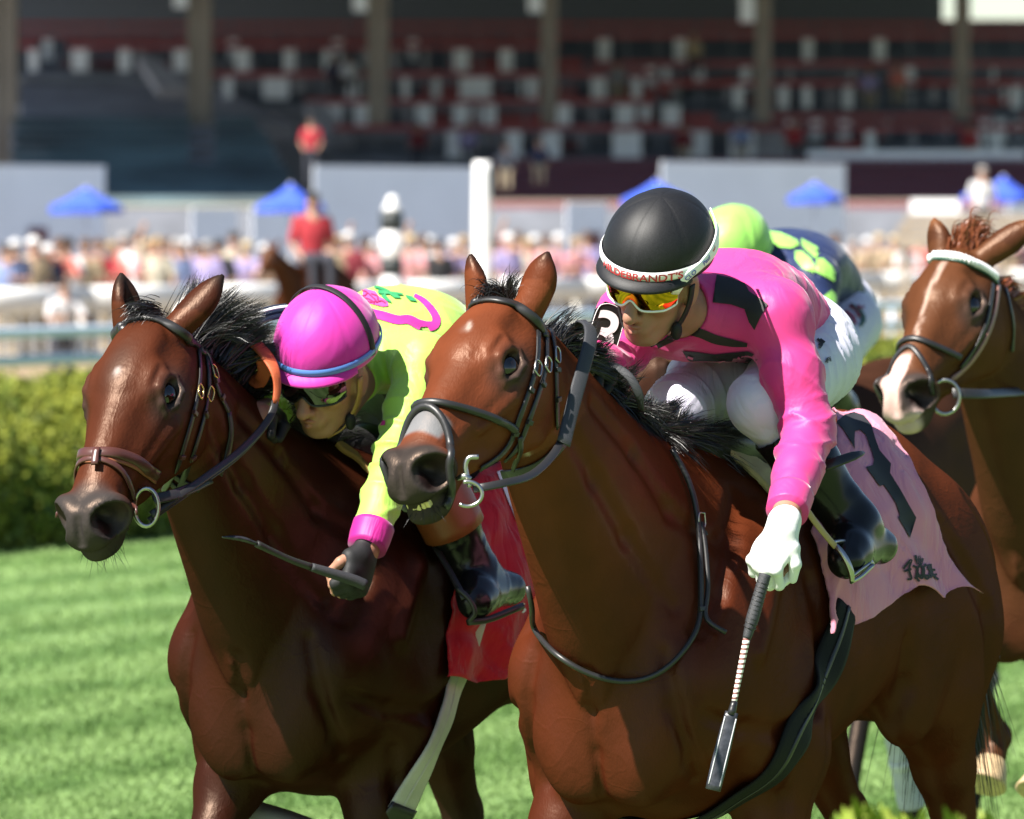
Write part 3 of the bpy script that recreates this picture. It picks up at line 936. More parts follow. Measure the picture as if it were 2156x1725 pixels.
def hair_gloss(m, amount=.021, rough=.42, tint=(1.0, .74, .58)):
    """short hair shines evenly at all angles: a small share of tinted gloss instead of a mirror-like rim"""
    nt = m.node_tree; b = nt.nodes['Principled BSDF']; out = nt.nodes['Material Output']
    b.inputs['Specular IOR Level'].default_value = 0
    g = nt.nodes.new('ShaderNodeBsdfGlossy'); g.inputs['Roughness'].default_value = rough; g.inputs['Color'].default_value = (*tint, 1)
    mx = nt.nodes.new('ShaderNodeMixShader'); mx.inputs[0].default_value = amount
    nt.links.new(b.inputs['Normal'].links[0].from_socket, g.inputs['Normal'])
    nt.links.new(b.outputs[0], mx.inputs[1]); nt.links.new(g.outputs[0], mx.inputs[2]); nt.links.new(mx.outputs[0], out.inputs['Surface'])
hair_gloss(M_coat)
M_eye = mat('horse_eye', (0.006, 0.004, 0.003), rough=0.04, spec=0.8)
M_hair_black = mat('black_hair', (0.010, 0.009, 0.009), rough=0.38, spec=0.5)
M_hair_red = mat('chestnut_hair', (0.17, 0.045, 0.014), rough=0.45)
M_hair_grey = mat('grey_hair', (0.35, 0.34, 0.33), rough=0.5)
M_teeth = mat('horse_teeth', (0.62, 0.5, 0.22), rough=0.35)
M_hoof = mat('hoof_horn', (0.42, 0.30, 0.17), rough=0.55, var=(30, 0.2))
M_hoof_dark = mat('dark_hoof_horn', (0.05, 0.045, 0.04), rough=0.55, var=(30, 0.2))

class Frame:
    """head axes: u down the face, v dorsal, w to the horse's left (world vectors)"""
    def __init__(self, o, u, w, s=1.0):
        self.o = np.asarray(o, float); self.u = nrm(u)
        w = np.asarray(w, float); w = w - (w @ self.u) * self.u
        self.w = nrm(w); self.v = np.cross(self.w, self.u) * 1.0
        if self.v[2] < 0: self.v = -self.v
        self.s = s
    def __call__(self, u, v, w):
        return self.o + self.s * (u * self.u + v * self.v + w * self.w)
    def inv(self, p):
        q = np.asarray(p) - self.o
        return np.stack([q @ self.u, q @ self.v, q @ self.w], -1) / self.s

def head_origin(eyes, u, w, s=1.0):
    """poll position from the point midway between the eyes"""
    f = Frame((0, 0, 0), u, w, s)
    return np.asarray(eyes, float) - f(.174, -.037, 0)

def camvec(r, up, toward):
    return np.array((r, -toward, up), float)

class Horse: pass

def build_horse(name, wx, wy, wz, poll, u, w, legs, ears, pal, res=0.006, hs=1.0, mouth_open=0.0, eye_r=0.0325, clipz=None, neck_w=1.0, mane=None, head_only=False, tail=True):
    h = Horse()
    base = np.array((wx, wy, 0.0))
    R = np.stack([FWD, LEFT, UPV], 0)                 # world -> local rows
    loc = lambda p: R @ (np.asarray(p, float) - base)
    ldir = lambda d: R @ np.asarray(d, float)
    F = Frame(poll, u, w, hs)                          # world
    G = Frame(loc(poll), ldir(F.u), ldir(F.w), hs)     # local
    h.F, h.G, h.base, h.R = F, G, base, R
    dz = wz - 1.55
    S = Sculpt()
    # torso
    T = [  # x, -, z of widest, half width, above, below, p above, p below
        (-1.22, 0, 1.15, .03, .04, .05, 2, 2),
        (-1.17, 0, 1.15, .13, .17, .20, 2, 2),
        (-1.08, 0, 1.15, .205, .27, .26, 2.1, 2),
        (-0.92, 0, 1.17, .262, .335, .28, 2.1, 2),
        (-0.75, 0, 1.17, .283, .420, .25, 2.0, 2),
        (-0.55, 0, 1.16, .275, .415, .225, 2.15, 2.1),
        (-0.35, 0, 1.13, .285, .412, .265, 2.15, 2.2),
        (-0.15, 0, 1.10, .280, .425, .305, 1.9, 2.2),
        (0.00, 0, 1.10, .262, .445, .335, 1.65, 2.1),
        (0.13, 0, 1.10, .245, .40, .345, 1.7, 2.1),
        (0.27, 0, 1.10, .225, .31, .315, 1.9, 2.1),
        (0.38, 0, 1.08, .190, .25, .245, 2, 2.1),
        (0.45, 0, 1.06, .14, .19, .20, 2, 2),
        (0.49, 0, 1.06, .03, .05, .05, 2, 2)]
    T = [((t_[0]*1.045 if t_[0] < 0 else t_[0]),) + t_[1:] for t_ in T]
    S.loft((0, 0, dz), (1, 0, 0), (0, 0, 1), (0, 1, 0), T, k=0.03)
    # neck
    n0 = np.array((0.08, 0, 1.19 + dz))
    n1 = G(0.055, -0.105, 0)
    ax = n1 - n0; L = np.linalg.norm(ax); ax = ax / L
    lat = np.array((0, 1.0, 0)); lat = nrm(lat - (lat @ ax) * ax)
    up = np.cross(ax, lat)
    if up[2] < 0: up = -up
    q = L / 0.88; nw = neck_w
    N = [(-.05*q, 0, 0, .12, .22, .2, 1.8, 2), (.06*q, 0, 0, .165*nw, .31, .30, 1.7, 2), (.17*q, 0, 0, .162*nw, .305, .350, 1.7, 2.1), (.30*q, 0, -.005, .147*nw, .24, .335, 1.75, 2.1),
         (.45*q, 0, -.005, .126*nw, .19, .270, 1.8, 2.1), (.60*q, 0, 0, .107*nw, .155, .205, 1.9, 2.2), (.74*q, 0, 0, .090*nw, .134, .145, 2, 2.1), (.84*q, 0, 0, .080, .115, .12, 2, 2), (.93*q, 0, 0, .05, .07, .08, 2, 2)]
    S.loft(n0, ax, up, lat, N, k=0.06)
    h.neck = (n0, ax, up, lat, N, L)
    for s in (-1, 1):
        # jugular groove and windpipe, shoulder, chest muscles
        S.ball((0.20, s*.175, 1.13+dz), (.15, .085, .27), axes=((.8, 0, .6), (0, 1, 0), (-.6, 0, .8)), k=.07)
        S.ball((0.345, s*.16, 1.07+dz), (.095, .085, .10), k=.05)
        S.ball((0.375, s*.088, 0.955+dz), (.090, .075, .150), axes=((1, 0, .2), (0, 1, -.15*s), (-.2, .15*s, 1)), k=.06)
        S.ball((0.08, s*.205, 0.98+dz), (.13, .06, .14), k=.05)
        S.ball((-0.88, s*.165, 1.13+dz), (.24, .125, .30), k=.07)
        S.ball((-0.66, s*.20, 1.02+dz), (.12, .075, .16), k=.06)
        S.ball((-0.62, s*.195, 1.385+dz), (.07, .04, .05), k=.08)
    # legs
    for nm, J in legs.items():
        s = 1 if nm[1] == 'L' else -1
        J = [np.array(j, float) + (0, 0, dz if i == 0 else 0) for i, j in enumerate(J)]
        if nm[0] == 'F':
            e, kn, fe, ho = J
            S.cone(e + (0.05, -s*.01, .12), e, .105, .098, k=.07)
            m = e * .62 + kn * .38
            S.cone(e, m, .098, .074, k=.06)
            S.cone(m, kn, .070, .040, k=.03)
            S.ball(kn, (.040, .039, .048), k=.03)
            S.cone(kn, fe, .031, .027, k=.02)
        else:
            e, kn, fe, ho = J
            m = e * .5 + kn * .5
            S.cone(e + (-.06, 0, .12), e, .13, .105, k=.06)
            S.cone(e, m, .105, .068, k=.05)
            S.cone(m, kn, .066, .044, k=.03)
            S.ball(kn + (-.015, 0, .015), (.052, .037, .055), k=.03)
            S.cone(kn, fe, .035, .029, k=.02)
        S.ball(fe, .037, k=.02)
        S.cone(fe, ho, .029, .036, k=.015)
        m2 = kn - fe
        tn = np.array((-1.0, 0, 0)); tn = nrm(tn - (tn @ m2) * m2 / (m2 @ m2))
        S.cone(kn * .85 + fe * .15 + tn * .022, fe + tn * .02, .014, .017, k=.012)
    # muscle lines: grooves and ridges laid on the surface as it stands so far
    def surf(p):
        p = np.array(p, np.float32)
        E_ = np.eye(3, dtype=np.float32)*.004
        for _ in range(4):
            n_ = len(p)
            d_ = S.field(np.vstack([p, p + E_[0], p + E_[1], p + E_[2]])).reshape(4, n_)
            g_ = (d_[1:] - d_[0]).T/.004
            p = p - (np.clip(d_[0], -.03, .03)/np.maximum((g_*g_).sum(1), .3))[:, None]*g_
        return p, g_/np.maximum(np.linalg.norm(g_, axis=1, keepdims=True), .3)
    def line(pts, r, k, mode='s', sink=.45):
        pts = np.array(pts, float)
        n_ = max(3, len(pts))
        a_, b_ = surf(resample(pts, n_) if len(pts) < 3 else pts)
        rr = [r*(.5 + .5*math.sin(math.pi*(i + .5)/n_)) for i in range(n_)]
        S.chain([a_[i] + b_[i]*(rr[i]*sink if mode == 's' else -rr[i]*sink) for i in range(n_)], rr, k, mode)
    if res < .007:
        nk_ = lambda t, u_, s: n0 + ax*t*q + up*u_ + lat*s*np.interp(t*q, [x[0] for x in N], [x[3] for x in N])*.9
        for s in (-1, 1):
            line([nk_(.26, -.17, s), nk_(.45, -.125, s), nk_(.60, -.09, s), nk_(.76, -.055, s)], .014, .030)
            line([nk_(.20, .02, s), nk_(.36, .0, s), nk_(.52, .03, s), nk_(.68, .03, s)], .009, .035)
            line([(.08, s*.14, 1.44+dz), (.19, s*.16, 1.32+dz), (.29, s*.17, 1.22+dz), (.36, s*.17, 1.14+dz)], .010, .040)
            line([(.02, s*.18, 1.42+dz), (.13, s*.21, 1.27+dz), (.24, s*.22, 1.12+dz)], .014, .04, 'u', .3)
            line([(.36, s*.18, 1.02+dz), (.26, s*.22, .97+dz), (.12, s*.25, .95+dz), (-.02, s*.25, 1.0+dz)], .009, .032)
            line([(-.02, s*.25, 1.0+dz), (-.07, s*.27, 1.12+dz), (-.06, s*.26, 1.25+dz)], .011, .04)
            line([(.43, s*.13, 1.12+dz), (.425, s*.15, 1.02+dz), (.37, s*.16, .92+dz), (.30, s*.15, .86+dz)], .009, .030)
            line([(-.72, s*.27, 1.34+dz), (-.88, s*.27, 1.14+dz), (-.92, s*.24, .94+dz)], .013, .04)
            line([(-.93, s*.25, 1.40+dz), (-1.06, s*.21, 1.16+dz), (-1.06, s*.18, .98+dz)], .013, .035)
            line([(-.50, s*.25, 1.10+dz), (-.56, s*.24, 1.0+dz), (-.58, s*.20, .92+dz)], .013, .04)
            e_ = np.array(legs['F' + ('L' if s > 0 else 'R')][0], float) + (0, 0, dz)
            line([e_ + (.07, s*.05, .0), e_ + (.075, s*.055, -.08), e_ + (.07, s*.04, -.18)], .009, .03)
            line([e_ + (-.02, s*.09, .05), e_ + (-.01, s*.085, -.08), e_ + (.02, s*.06, -.2)], .010, .025)
        line([(.50, 0, 1.08+dz), (.49, 0, 1.0+dz), (.47, 0, .92+dz), (.42, 0, .86+dz)], .010, .026)
    # head
    HS = [  # u, -, v of widest line, half width, above, below, p above, p below
        (-.045, 0, -.075, .03, .03, .03, 2, 2),
        (-.02, 0, -.07, .058, .055, .06, 2, 2),
        (.03, 0, -.075, .080, .085, .095, 2.0, 2.1),
        (.09, 0, -.085, .097, .113, .140, 2.0, 2.4),
        (.15, 0, -.090, .108, .128, .162, 2.05, 2.6),
        (.20, 0, -.088, .107, .124, .160, 2.05, 2.6),
        (.26, 0, -.085, .092, .108, .137, 1.9, 2.3),
        (.32, 0, -.078, .076, .090, .115, 1.85, 2.1),
        (.38, 0, -.066, .063, .068, .100, 1.9, 2.0),
        (.44, 0, -.070, .057, .060, .078, 2.0, 2.0),
        (.49, 0, -.075, .056, .054, .066, 2.2, 2.1),
        (.54, 0, -.082, .058, .052, .056, 2.4, 2.3),
        (.58, 0, -.088, .055, .048, .042, 2.3, 2.2),
        (.605, 0, -.092, .046, .040, .032, 2.2, 2.1),
        (.622, 0, -.095, .028, .024, .018, 2, 2),
        (.630, 0, -.095, .008, .008, .006, 2, 2)]
    gs = lambda x: np.array(x) * hs
    cu = lambda x: x if x < .36 else .36 + (x - .36) * .80
    HSs = np.array(HS, float); HSs[:, 0] = [cu(x) for x in HSs[:, 0]]; HSs[:, :6] *= hs
    S.loft(G.o, G.u, G.v, G.w, HSs, k=0.035)
    def hb(u_, v_, w_, r, k=.02, mode='u', ax_=None):
        A = (G.u, G.v, G.w) if ax_ is None else [a[0]*G.u + a[1]*G.v + a[2]*G.w for a in ax_]
        S.ball(G(cu(u_), v_, w_), gs(r), A, k*hs, mode)
    def hc(a, b, ra, rb, k=.02, mode='u'):
        S.cone(G(cu(a[0]), a[1], a[2]), G(cu(b[0]), b[1], b[2]), ra*hs, rb*hs, k*hs, mode)
    hb(.105, .012, 0, (.10, .028, .060), k=.04)                      # forehead
    for s in (-1, 1):
        hb(.125, -.150, s*.062, (.110, .105, .036), k=.035)          # cheek muscle
        hc((.165, -.235, s*.050), (.36, -.160, s*.038), .024, .016, k=.025)   # jaw bone
        en = nrm((.06, .46, .88*s)); eu = nrm(np.array((1, -.10, 0)) - en*(.06 - .046)); ev = np.cross(en, eu) * s
        ec = np.array((.183, -.040, s*.088))
        es = 1.17
        def ep(a_, b_, c_): return ec + eu*a_*es + ev*b_*es + en*c_
        hb(*ep(-.012, .034, .000), (.048, .024, .022), k=.022, ax_=(eu, ev, en))      # brow
        hb(*ep(-.085, .030, .024), (.030, .018, .012), k=.035, mode='s', ax_=(eu, ev, en))  # hollow above the eye
        hc((.225, -.095, s*.094), (.335, -.096, s*.068), .013, .009, k=.020)   # facial crest
        hc((.27, -.010, s*.088), (.40, -.036, s*.074), .008, .008, k=.045, mode='s')   # hollow beside the nose bone
        hc((.34, -.132, s*.084), (.42, -.122, s*.070), .010, .010, k=.03, mode='s')   # hollow before the cheek
        hc((.045, -.140, s*.116), (.09, -.235, s*.100), .006, .006, k=.05, mode='s')
        # eye socket, lids
        hb(*ep(0, 0, .020), (.034*es, .0235*es, .021), k=.010, mode='s', ax_=(eu, ev, en))
        up_ = [(-.038, .002, .008), (-.020, .022, .015), (.008, .026, .016), (.030, .008, .010), (.042, -.012, .003)]
        lo_ = [(-.038, -.002, .008), (-.016, -.022, .013), (.014, -.022, .011), (.036, -.010, .005)]
        for L_, r_ in ((up_, (.006, .0095, .0095, .007, .004)), (lo_, (.005, .0065, .0065, .004))):
            for i in range(len(L_) - 1):
                S.cone(G(*ep(*L_[i])), G(*ep(*L_[i+1])), r_[i]*hs, r_[i+1]*hs, .009*hs)
        for o_ in (-.036, -.048):
            S.cone(G(*ep(-.012, o_, .016)), G(*ep(.03, o_ + .006, .010)), .0028*hs, .002*hs, .010*hs, 's')   # folds under the eye
        S.cone(G(*ep(-.03, .040, .020)), G(*ep(.012, .044, .020)), .003*hs, .002*hs, .012*hs, 's')
        # nostril: flared rim and cavity
        nn = nrm((.70, .12, .70*s)); a1 = nrm((-.70, -.25, .70*s)); a1 = nrm(a1 - (a1 @ nn) * nn); a2 = np.cross(nn, a1)
        nc_ = np.array((.546, -.074, s*.039))
        hb(*nc_, (.062, .053, .038), k=.016, ax_=(a1, a2, nn))
        hb(*(nc_ + nn*.031), (.049, .040, .034), k=.007, mode='s', ax_=(a1, a2, nn))
        hb(*(nc_ + nn*.008 - a1*.006), (.032, .024, .030), k=.01, mode='s', ax_=(a1, a2, nn))
    hb(.585, -.088, 0, (.034, .040, .042), k=.024)                    # upper lip
    hc((.600, -.040, 0), (.634, -.085, 0), .006, .007, k=.016, mode='s')
    mo = mouth_open
    hb(.545, -.141 - mo*.020, 0, (.058, .030, .043), k=.025)          # lower lip and chin
    hc((.36, -.140, 0), (.53, -.143 - mo*.018, 0), .042, .036, k=.03)
    for s in (-1, 1):                                                  # line of the mouth
        hc((.625, -.120 - mo*.004, s*.006), (.582, -.121 - mo*.008, s*.046), .0035 + mo*.0045, .003 + mo*.004, k=.006, mode='s')
        hc((.582, -.121 - mo*.008, s*.046), (.50, -.110, s*.066), .0035 + mo*.003, .0025, k=.007, mode='s')
        hc((.50, -.098, s*.058), (.52, -.135, s*.054), .007, .007, k=.012)
    # ears: list of (base uvw, direction world, opening direction world, length)
    for eb, ed, eo, el in ears:
        b = G(*eb); d = nrm(ldir(ed)); o_ = ldir(eo); o_ = nrm(o_ - (o_ @ d) * d); sd = np.cross(d, o_)
        el *= hs
        st = [(-.03, 0, 0, .028, .026, .026, 2, 2), (.0, 0, 0, .032, .030, .030, 2, 2), (.25*el, 0, .0, .036, .029, .029, 2, 2), (.5*el, 0, .0, .037, .025, .027, 2, 2), (.75*el, 0, -.004, .027, .017, .020, 2, 2), (.92*el, 0, -.008, .011, .008, .010, 2, 2), (1.0*el, 0, -.010, .002, .002, .002, 2, 2)]
        S.loft(b, d, o_, sd, st, k=.018)
        S.chain([b + d*.22*el + o_*.030, b + d*.5*el + o_*.030, b + d*.86*el + o_*.012], [.016, .026, .010], k=.008, mode='s')
    hx = G(0, 0, 0)[0] - .16
    hz = min(G(.62, -.16, 0)[2], 2) - .05
    ramp = lambda c, e, w_: res + (res * .9) * float(sstep(0, w_, e - c))
    v, f = S.mesh(res, clip=clipz, steps=(lambda c: ramp(c, hx, .25), None, lambda c: ramp(c, hz, .25)))
    # small surface life: veins and muscle ripples
    g = G.inv(v)
    onhead = (g[:, 0] > -.02) & (np.abs(g[:, 2]) < .14) & (g[:, 1] > -.3)
    # coat colour; the bays' flanks are darkened for shade, back and face kept sunlit
    c = np.tile(np.array(pal['body'], float), (len(v), 1))
    n1_ = value_noise(v, 3.0, 3)[:, None]
    def blend(c, col, m): return c * (1 - m[:, None]) + np.array(col) * m[:, None]
    z = v[:, 2]
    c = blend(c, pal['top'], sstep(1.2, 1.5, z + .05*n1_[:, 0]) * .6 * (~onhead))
    c = blend(c, pal['face'], np.where(onhead, 1.0, 0.0) * .85)
    c = blend(c, pal['point'], sstep(.74, .56, z + .05*n1_[:, 0]) * pal.get('legdark', 1.0))
    hh = onhead
    uu, vv, ww = np.where(g[:, 0] < .36, g[:, 0], .36 + (g[:, 0] - .36) / .80), g[:, 1], g[:, 2]
    g = np.stack([uu, vv, ww], -1)
    nz = value_noise(v, 26, 9)
    muz = sstep(pal.get('mz', .46), pal.get('mz', .46) + .075, uu + .022*nz - .25*np.maximum(0, vv + .03)) * hh
    c = blend(c, pal['muzzle'], muz)
    eyem = np.exp(-(((uu - .186)/.056)**2 + ((vv + .046)/.040)**2)) * sstep(.060, .08, np.abs(ww)) * hh
    c = blend(c, pal['muzzle'], np.clip(eyem*1.5, 0, 1) * .92)
    for eb, ed, eo, el in ears:
        b = G(*eb); d = nrm(ldir(ed))
        tq = (v - b) @ d / el
        rq = np.linalg.norm((v - b) - ((v - b) @ d)[:, None] * d, axis=1)
        c = blend(c, pal['point'], sstep(.62, .98, tq) * (rq < .06))
        o_ = ldir(eo); o_ = nrm(o_ - (o_ @ d) * d)
        c = blend(c, pal['point'], sstep(.1, .3, tq) * (rq < .032) * .55 * (((v - b) @ o_) > -.005))
    # nostril interior
    for s in (-1, 1):
        q = np.linalg.norm((g - np.array((.566, -.072, s*.064))) / np.array((.050, .041, .040)), axis=1)
        c = blend(c, (.012, .006, .006), sstep(1.0, .80, q) * hh)
    for fn in pal.get('marks', ()):
        m, col = fn(uu, vv, ww, nz)
        c = blend(c, col, m * hh)
    if 'dapple' in pal:
        c *= (1 + pal['dapple'] * value_noise(v, 16, 4))[:, None]
    root = empty(name, (wx, wy, 0), HEAD_ANG)
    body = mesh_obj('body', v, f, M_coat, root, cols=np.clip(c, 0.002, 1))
    h.root, h.body, h.lv, h.lf = root, body, v, f
    wv = base + v @ R
    h.wv = wv
    h.bvh = BVHTree.FromPolygons([tuple(x) for x in wv], f.tolist())
    for s in (-1, 1):
        en = nrm((.06, .46, .88*s))
        p = G(*(np.array((.183, -.040, s*.088)) - en*.016))
        sphere('eye', p, eye_r*hs, M_eye, root)
    # hooves
    for nm, J in legs.items():
        ho, fe = np.array(J[3], float), np.array(J[2], float)
        d = nrm(ho - fe)
        hoof(root, ho, d, pal.get('hoof', M_hoof_dark))
    return h

def hoof(root, top, d, m):
    d = nrm(d)
    a = np.array((1.0, 0, 0)); a = nrm(a - (a @ d) * d); b = np.cross(d, a)
    rings = [(0, .036, .0), (.012, .042, .0), (.06, .054, .010), (.082, .061, .016), (.085, .055, .016), (.080, .0, .016)]
    vs, fs = [], []
    n = 16
    for t, r, o in rings:
        for j in range(n):
            p = 2*math.pi*j/n
            vs.append(top + d*t + a*(r*math.cos(p)*1.08 + o) + b*r*math.sin(p))
    for i in range(len(rings)-1):
        for j in range(n):
            fs.append((i*n+j, i*n+(j+1) % n, (i+1)*n+(j+1) % n, (i+1)*n+j))
    mesh_obj('hoof', vs, fs, m, root)

def strands(name, roots, tips, bend, width, m, parent=None, seg=5, kind='stuff'):
    """thin tapered ribbons, one mesh; arrays of N x 3"""
    roots, tips, bend = (np.asarray(x, float) for x in (roots, tips, bend))
    N = len(roots)
    t = np.linspace(0, 1, seg + 1)
    pts = roots[:, None] * (1-t)[None, :, None]**2 + 2*(bend[:, None])*((1-t)*t)[None, :, None] + tips[:, None]*(t**2)[None, :, None]
    d = np.diff(pts, axis=1); d = np.concatenate([d, d[:, -1:]], 1)
    view = np.array((0, 1.0, 0)) + 0.5*np.random.RandomState(5).randn(N, 1, 3)
    sd = np.cross(d, view); sd /= np.linalg.norm(sd, axis=-1, keepdims=True) + 1e-9
    w = (width * np.ones(N))[:, None, None] * (1 - 0.9*t**1.5)[None, :, None]
    a, b = pts - sd*w, pts + sd*w
    vs = np.stack([a, b], 2).reshape(-1, 3)
    i = np.arange(N)[:, None]*(2*(seg+1)) + 2*np.arange(seg)[None]
    fs = np.stack([i, i+1, i+3, i+2], -1).reshape(-1, 4)
    o = mesh_obj(name, vs, fs, m, parent)
    if kind: o['kind'] = kind
    return o

BAY_A = dict(body=(0.05162, 0.01038, 0.003449), top=(0.091, 0.02119, 0.006877), face=(0.1182, 0.03028, 0.01169), point=(.012, .009, .008), muzzle=(.026, .021, .019), legdark=1.0,  # body includes painted flank shade; top and face stay at sunlit tones
    marks=[lambda u, v, w, n: (np.clip(1.4*np.exp(-(((u-.155+.35*w)/.015)**2 + ((w-.012-.35*(u-.155))/.005)**2)) + .4*n*np.exp(-(((u-.16)/.028)**2 + ((w-.01)/.014)**2)), 0, .8), (.34, .27, .23)),
           lambda u, v, w, n: (sstep(.385, .40, u + .004*n) * sstep(.478, .46, u + .012*n) * sstep(.052, .044, np.abs(w) + .003*n) * sstep(-.075, -.055, v), (.125, .125, .13))])
BAY_B = dict(mz=.465, body=(0.02202, 0.004715, 0.002019), top=(0.0351, 0.008555, 0.003509), face=(0.06057, 0.01558, 0.00639), point=(.012, .009, .008), muzzle=(.030, .026, .025), legdark=.8,  # same split: shade put into body, lighter lit tones in top and face
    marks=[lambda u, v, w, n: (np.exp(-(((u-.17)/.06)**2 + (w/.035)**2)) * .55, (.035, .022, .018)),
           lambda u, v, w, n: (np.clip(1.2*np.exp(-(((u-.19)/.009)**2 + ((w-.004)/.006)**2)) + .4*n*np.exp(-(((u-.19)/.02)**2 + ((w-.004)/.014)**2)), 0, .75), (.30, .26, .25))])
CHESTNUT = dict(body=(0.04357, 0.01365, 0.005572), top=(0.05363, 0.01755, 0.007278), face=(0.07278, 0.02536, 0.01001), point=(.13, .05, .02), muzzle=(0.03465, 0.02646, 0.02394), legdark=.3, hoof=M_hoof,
    marks=[lambda u, v, w, n: (sstep(.010, .004, np.abs(w - .004 - .012*n) + .002) * sstep(.07, .12, u) * sstep(.40, .36, u) * sstep(-.05, -.03, v)*.8, (.36, .25, .20)),
           lambda u, v, w, n: (sstep(.42, .45, u) * sstep(.034, .024, np.abs(w + .012) - .006*n), (.50, .33, .29)),
           lambda u, v, w, n: (sstep(.57, .60, u) * sstep(-.07, -.10, v) , (.5, .35, .32))])
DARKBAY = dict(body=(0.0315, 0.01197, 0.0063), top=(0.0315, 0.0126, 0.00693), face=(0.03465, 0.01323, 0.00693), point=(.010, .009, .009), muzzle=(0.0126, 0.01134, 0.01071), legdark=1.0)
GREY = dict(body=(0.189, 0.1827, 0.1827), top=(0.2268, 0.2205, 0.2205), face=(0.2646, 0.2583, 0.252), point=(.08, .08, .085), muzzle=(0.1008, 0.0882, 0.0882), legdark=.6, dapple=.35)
SQ = math.sqrt
# near bay (number 3): head towards the camera
legsA = dict(FR=[(.22, -.15, .88), (.42, -.16, .56), (.36, -.15, .26), (.42, -.15, .16)], FL=[(-.05, .17, .89), (.0, .17, .52), (-.12, .17, .24), (-.20, .17, .18)],
             HL=[(-.86, .17, .98), (-1.06, .16, .62), (-.98, .16, .24), (-.92, .16, .12)], HR=[(-.84, -.17, .98), (-1.10, -.13, .66), (-1.02, -.10, .30), (-1.0, -.10, .2)])
uA = camvec(-.416, -.559, .717); wA = camvec(.835, .078, .545)
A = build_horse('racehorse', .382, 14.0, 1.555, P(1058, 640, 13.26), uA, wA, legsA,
    [((.000, -.018, .062), camvec(.34, .93, .05), camvec(.5, 0, -.8), .130), ((.000, -.018, -.062), camvec(-.10, .98, .1), camvec(.85, .1, -.1), .130)], BAY_A, res=.0058, hs=.935, mouth_open=1.0)
tag(A.root, 'bright bay racehorse in front, grey patch across its nose, carrying pink cloth 3', 'horse')
# second bay
legsB = dict(FR=[(.20, -.15, .88), (.40, -.15, .60), (.40, -.15, .30), (.44, -.15, .20)], FL=[(.10, .15, .88), (.22, .16, .52), (.10, .16, .24), (.02, .16, .17)],
             HL=[(-.86, .17, .98), (-1.06, .16, .62), (-.98, .16, .24), (-.92, .16, .12)], HR=[(-.70, -.17, .98), (-.86, -.15, .60), (-.70, -.15, .22), (-.62, -.15, .10)])
uB = camvec(-.27, -.70, .66); wB = camvec(.911, .059, .409)
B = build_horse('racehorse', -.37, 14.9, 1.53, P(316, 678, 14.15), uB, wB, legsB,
    [((.000, -.018, .062), camvec(.66, .70, -.15), camvec(.2, -.6, -.6), .150), ((.000, -.018, -.062), camvec(-.06, .98, -.1), camvec(.75, 0, .55), .125)], BAY_B, res=.0058, hs=.985, mouth_open=.2)
tag(B.root, 'dark bay racehorse at left with brown noseband and small white star, red cloth', 'horse')
# ------------------------------------------------------------ manes, forelocks, tails
def mane(hr, name, m, n, t0, t1, dirf, length, width=.0010, seed=1, clumps=60, lat0=.018):
    rs = np.random.RandomState(seed)
    n0, ax, up, lat, N, L = hr.neck
    N = np.array(N)
    tc = np.sort(rs.uniform(t0, t1, clumps))
    ci = rs.randint(0, clumps, n)
    t = tc[ci] + rs.normal(0, .012, n)
    ht = np.interp(t*L, N[:, 0], N[:, 4]) + np.interp(t*L, N[:, 0], N[:, 2])
    root = n0 + ax*(t*L)[:, None] + up*(ht - .008)[:, None] + lat*rs.normal(0, lat0, n)[:, None]
    root = hr.base + root @ hr.R
    cd = np.array([dirf((x - t0)/(t1 - t0), rs) for x in tc])
    d = cd[ci] + rs.normal(0, .075, (n, 3))
    ln = length*rs.uniform(.55, 1.1, clumps)[ci]*rs.uniform(.75, 1.1, n)
    d /= np.linalg.norm(d, axis=1, keepdims=True)
    croot = np.array([root[ci == i].mean(0) if (ci == i).any() else root[0] for i in range(clumps)])
    clen = length*rs.uniform(.6, 1.25, clumps)
    cd /= np.linalg.norm(cd, axis=1, keepdims=True)
    ctip = croot + cd*clen[:, None] + np.array((0, 0, -.35))*(clen**2)[:, None]
    mixw = rs.uniform(.55, 1.0, n)[:, None]
    tip = root + d*ln[:, None] + np.array((0, 0, -.25))*(ln**2)[:, None]*1.2
    tip = tip*(1 - mixw) + (ctip[ci] + rs.normal(0, .010, (n, 3)))*mixw
    wup = hr.R.T @ up
    bend = (root + tip)/2 + wup*(.30*ln)[:, None] + rs.normal(0, .006, (n, 3))
    o = strands(name, root, tip, bend, width*rs.uniform(.6, 1.5, n), m, None)
    adopt(o, hr.root); return o
def tuft(hr, name, m, n, uvw, dirs, length, width=.0009, seed=2, spread=.012, rise=.3):
    rs = np.random.RandomState(seed)
    F = hr.F
    root = np.array([F(*uvw)]) + rs.normal(0, spread, (n, 3))
    d = nrm(dirs) + rs.normal(0, .22, (n, 3))
    d /= np.linalg.norm(d, axis=1, keepdims=True)
    ln = length*rs.uniform(.5, 1.1, n)
    tip = root + d*ln[:, None]
    bend = (root + tip)/2 + F.v*(rise*ln)[:, None]
    o = strands(name, root, tip, bend, width, m, None)
    adopt(o, hr.root); return o
mane(A, 'mane', M_hair_black, 6000, .14, .90, lambda t, r: camvec(.55 + .3*r.randn(), .20 + .30*r.randn() - .25*(1-t), -.55 + .3*r.randn()), .105, seed=4, clumps=95)
mane(A, 'mane', M_hair_black, 2600, .10, .40, lambda t, r: camvec(.75 + .3*r.randn(), .10 + .35*r.randn(), -.2 + .3*r.randn()), .12, seed=5, clumps=36)
mane(A, 'mane', M_hair_black, 700, .45, .72, lambda t, r: camvec(.6 + .3*r.randn(), -.5 + .3*r.randn(), .2), .10, seed=15, clumps=16)
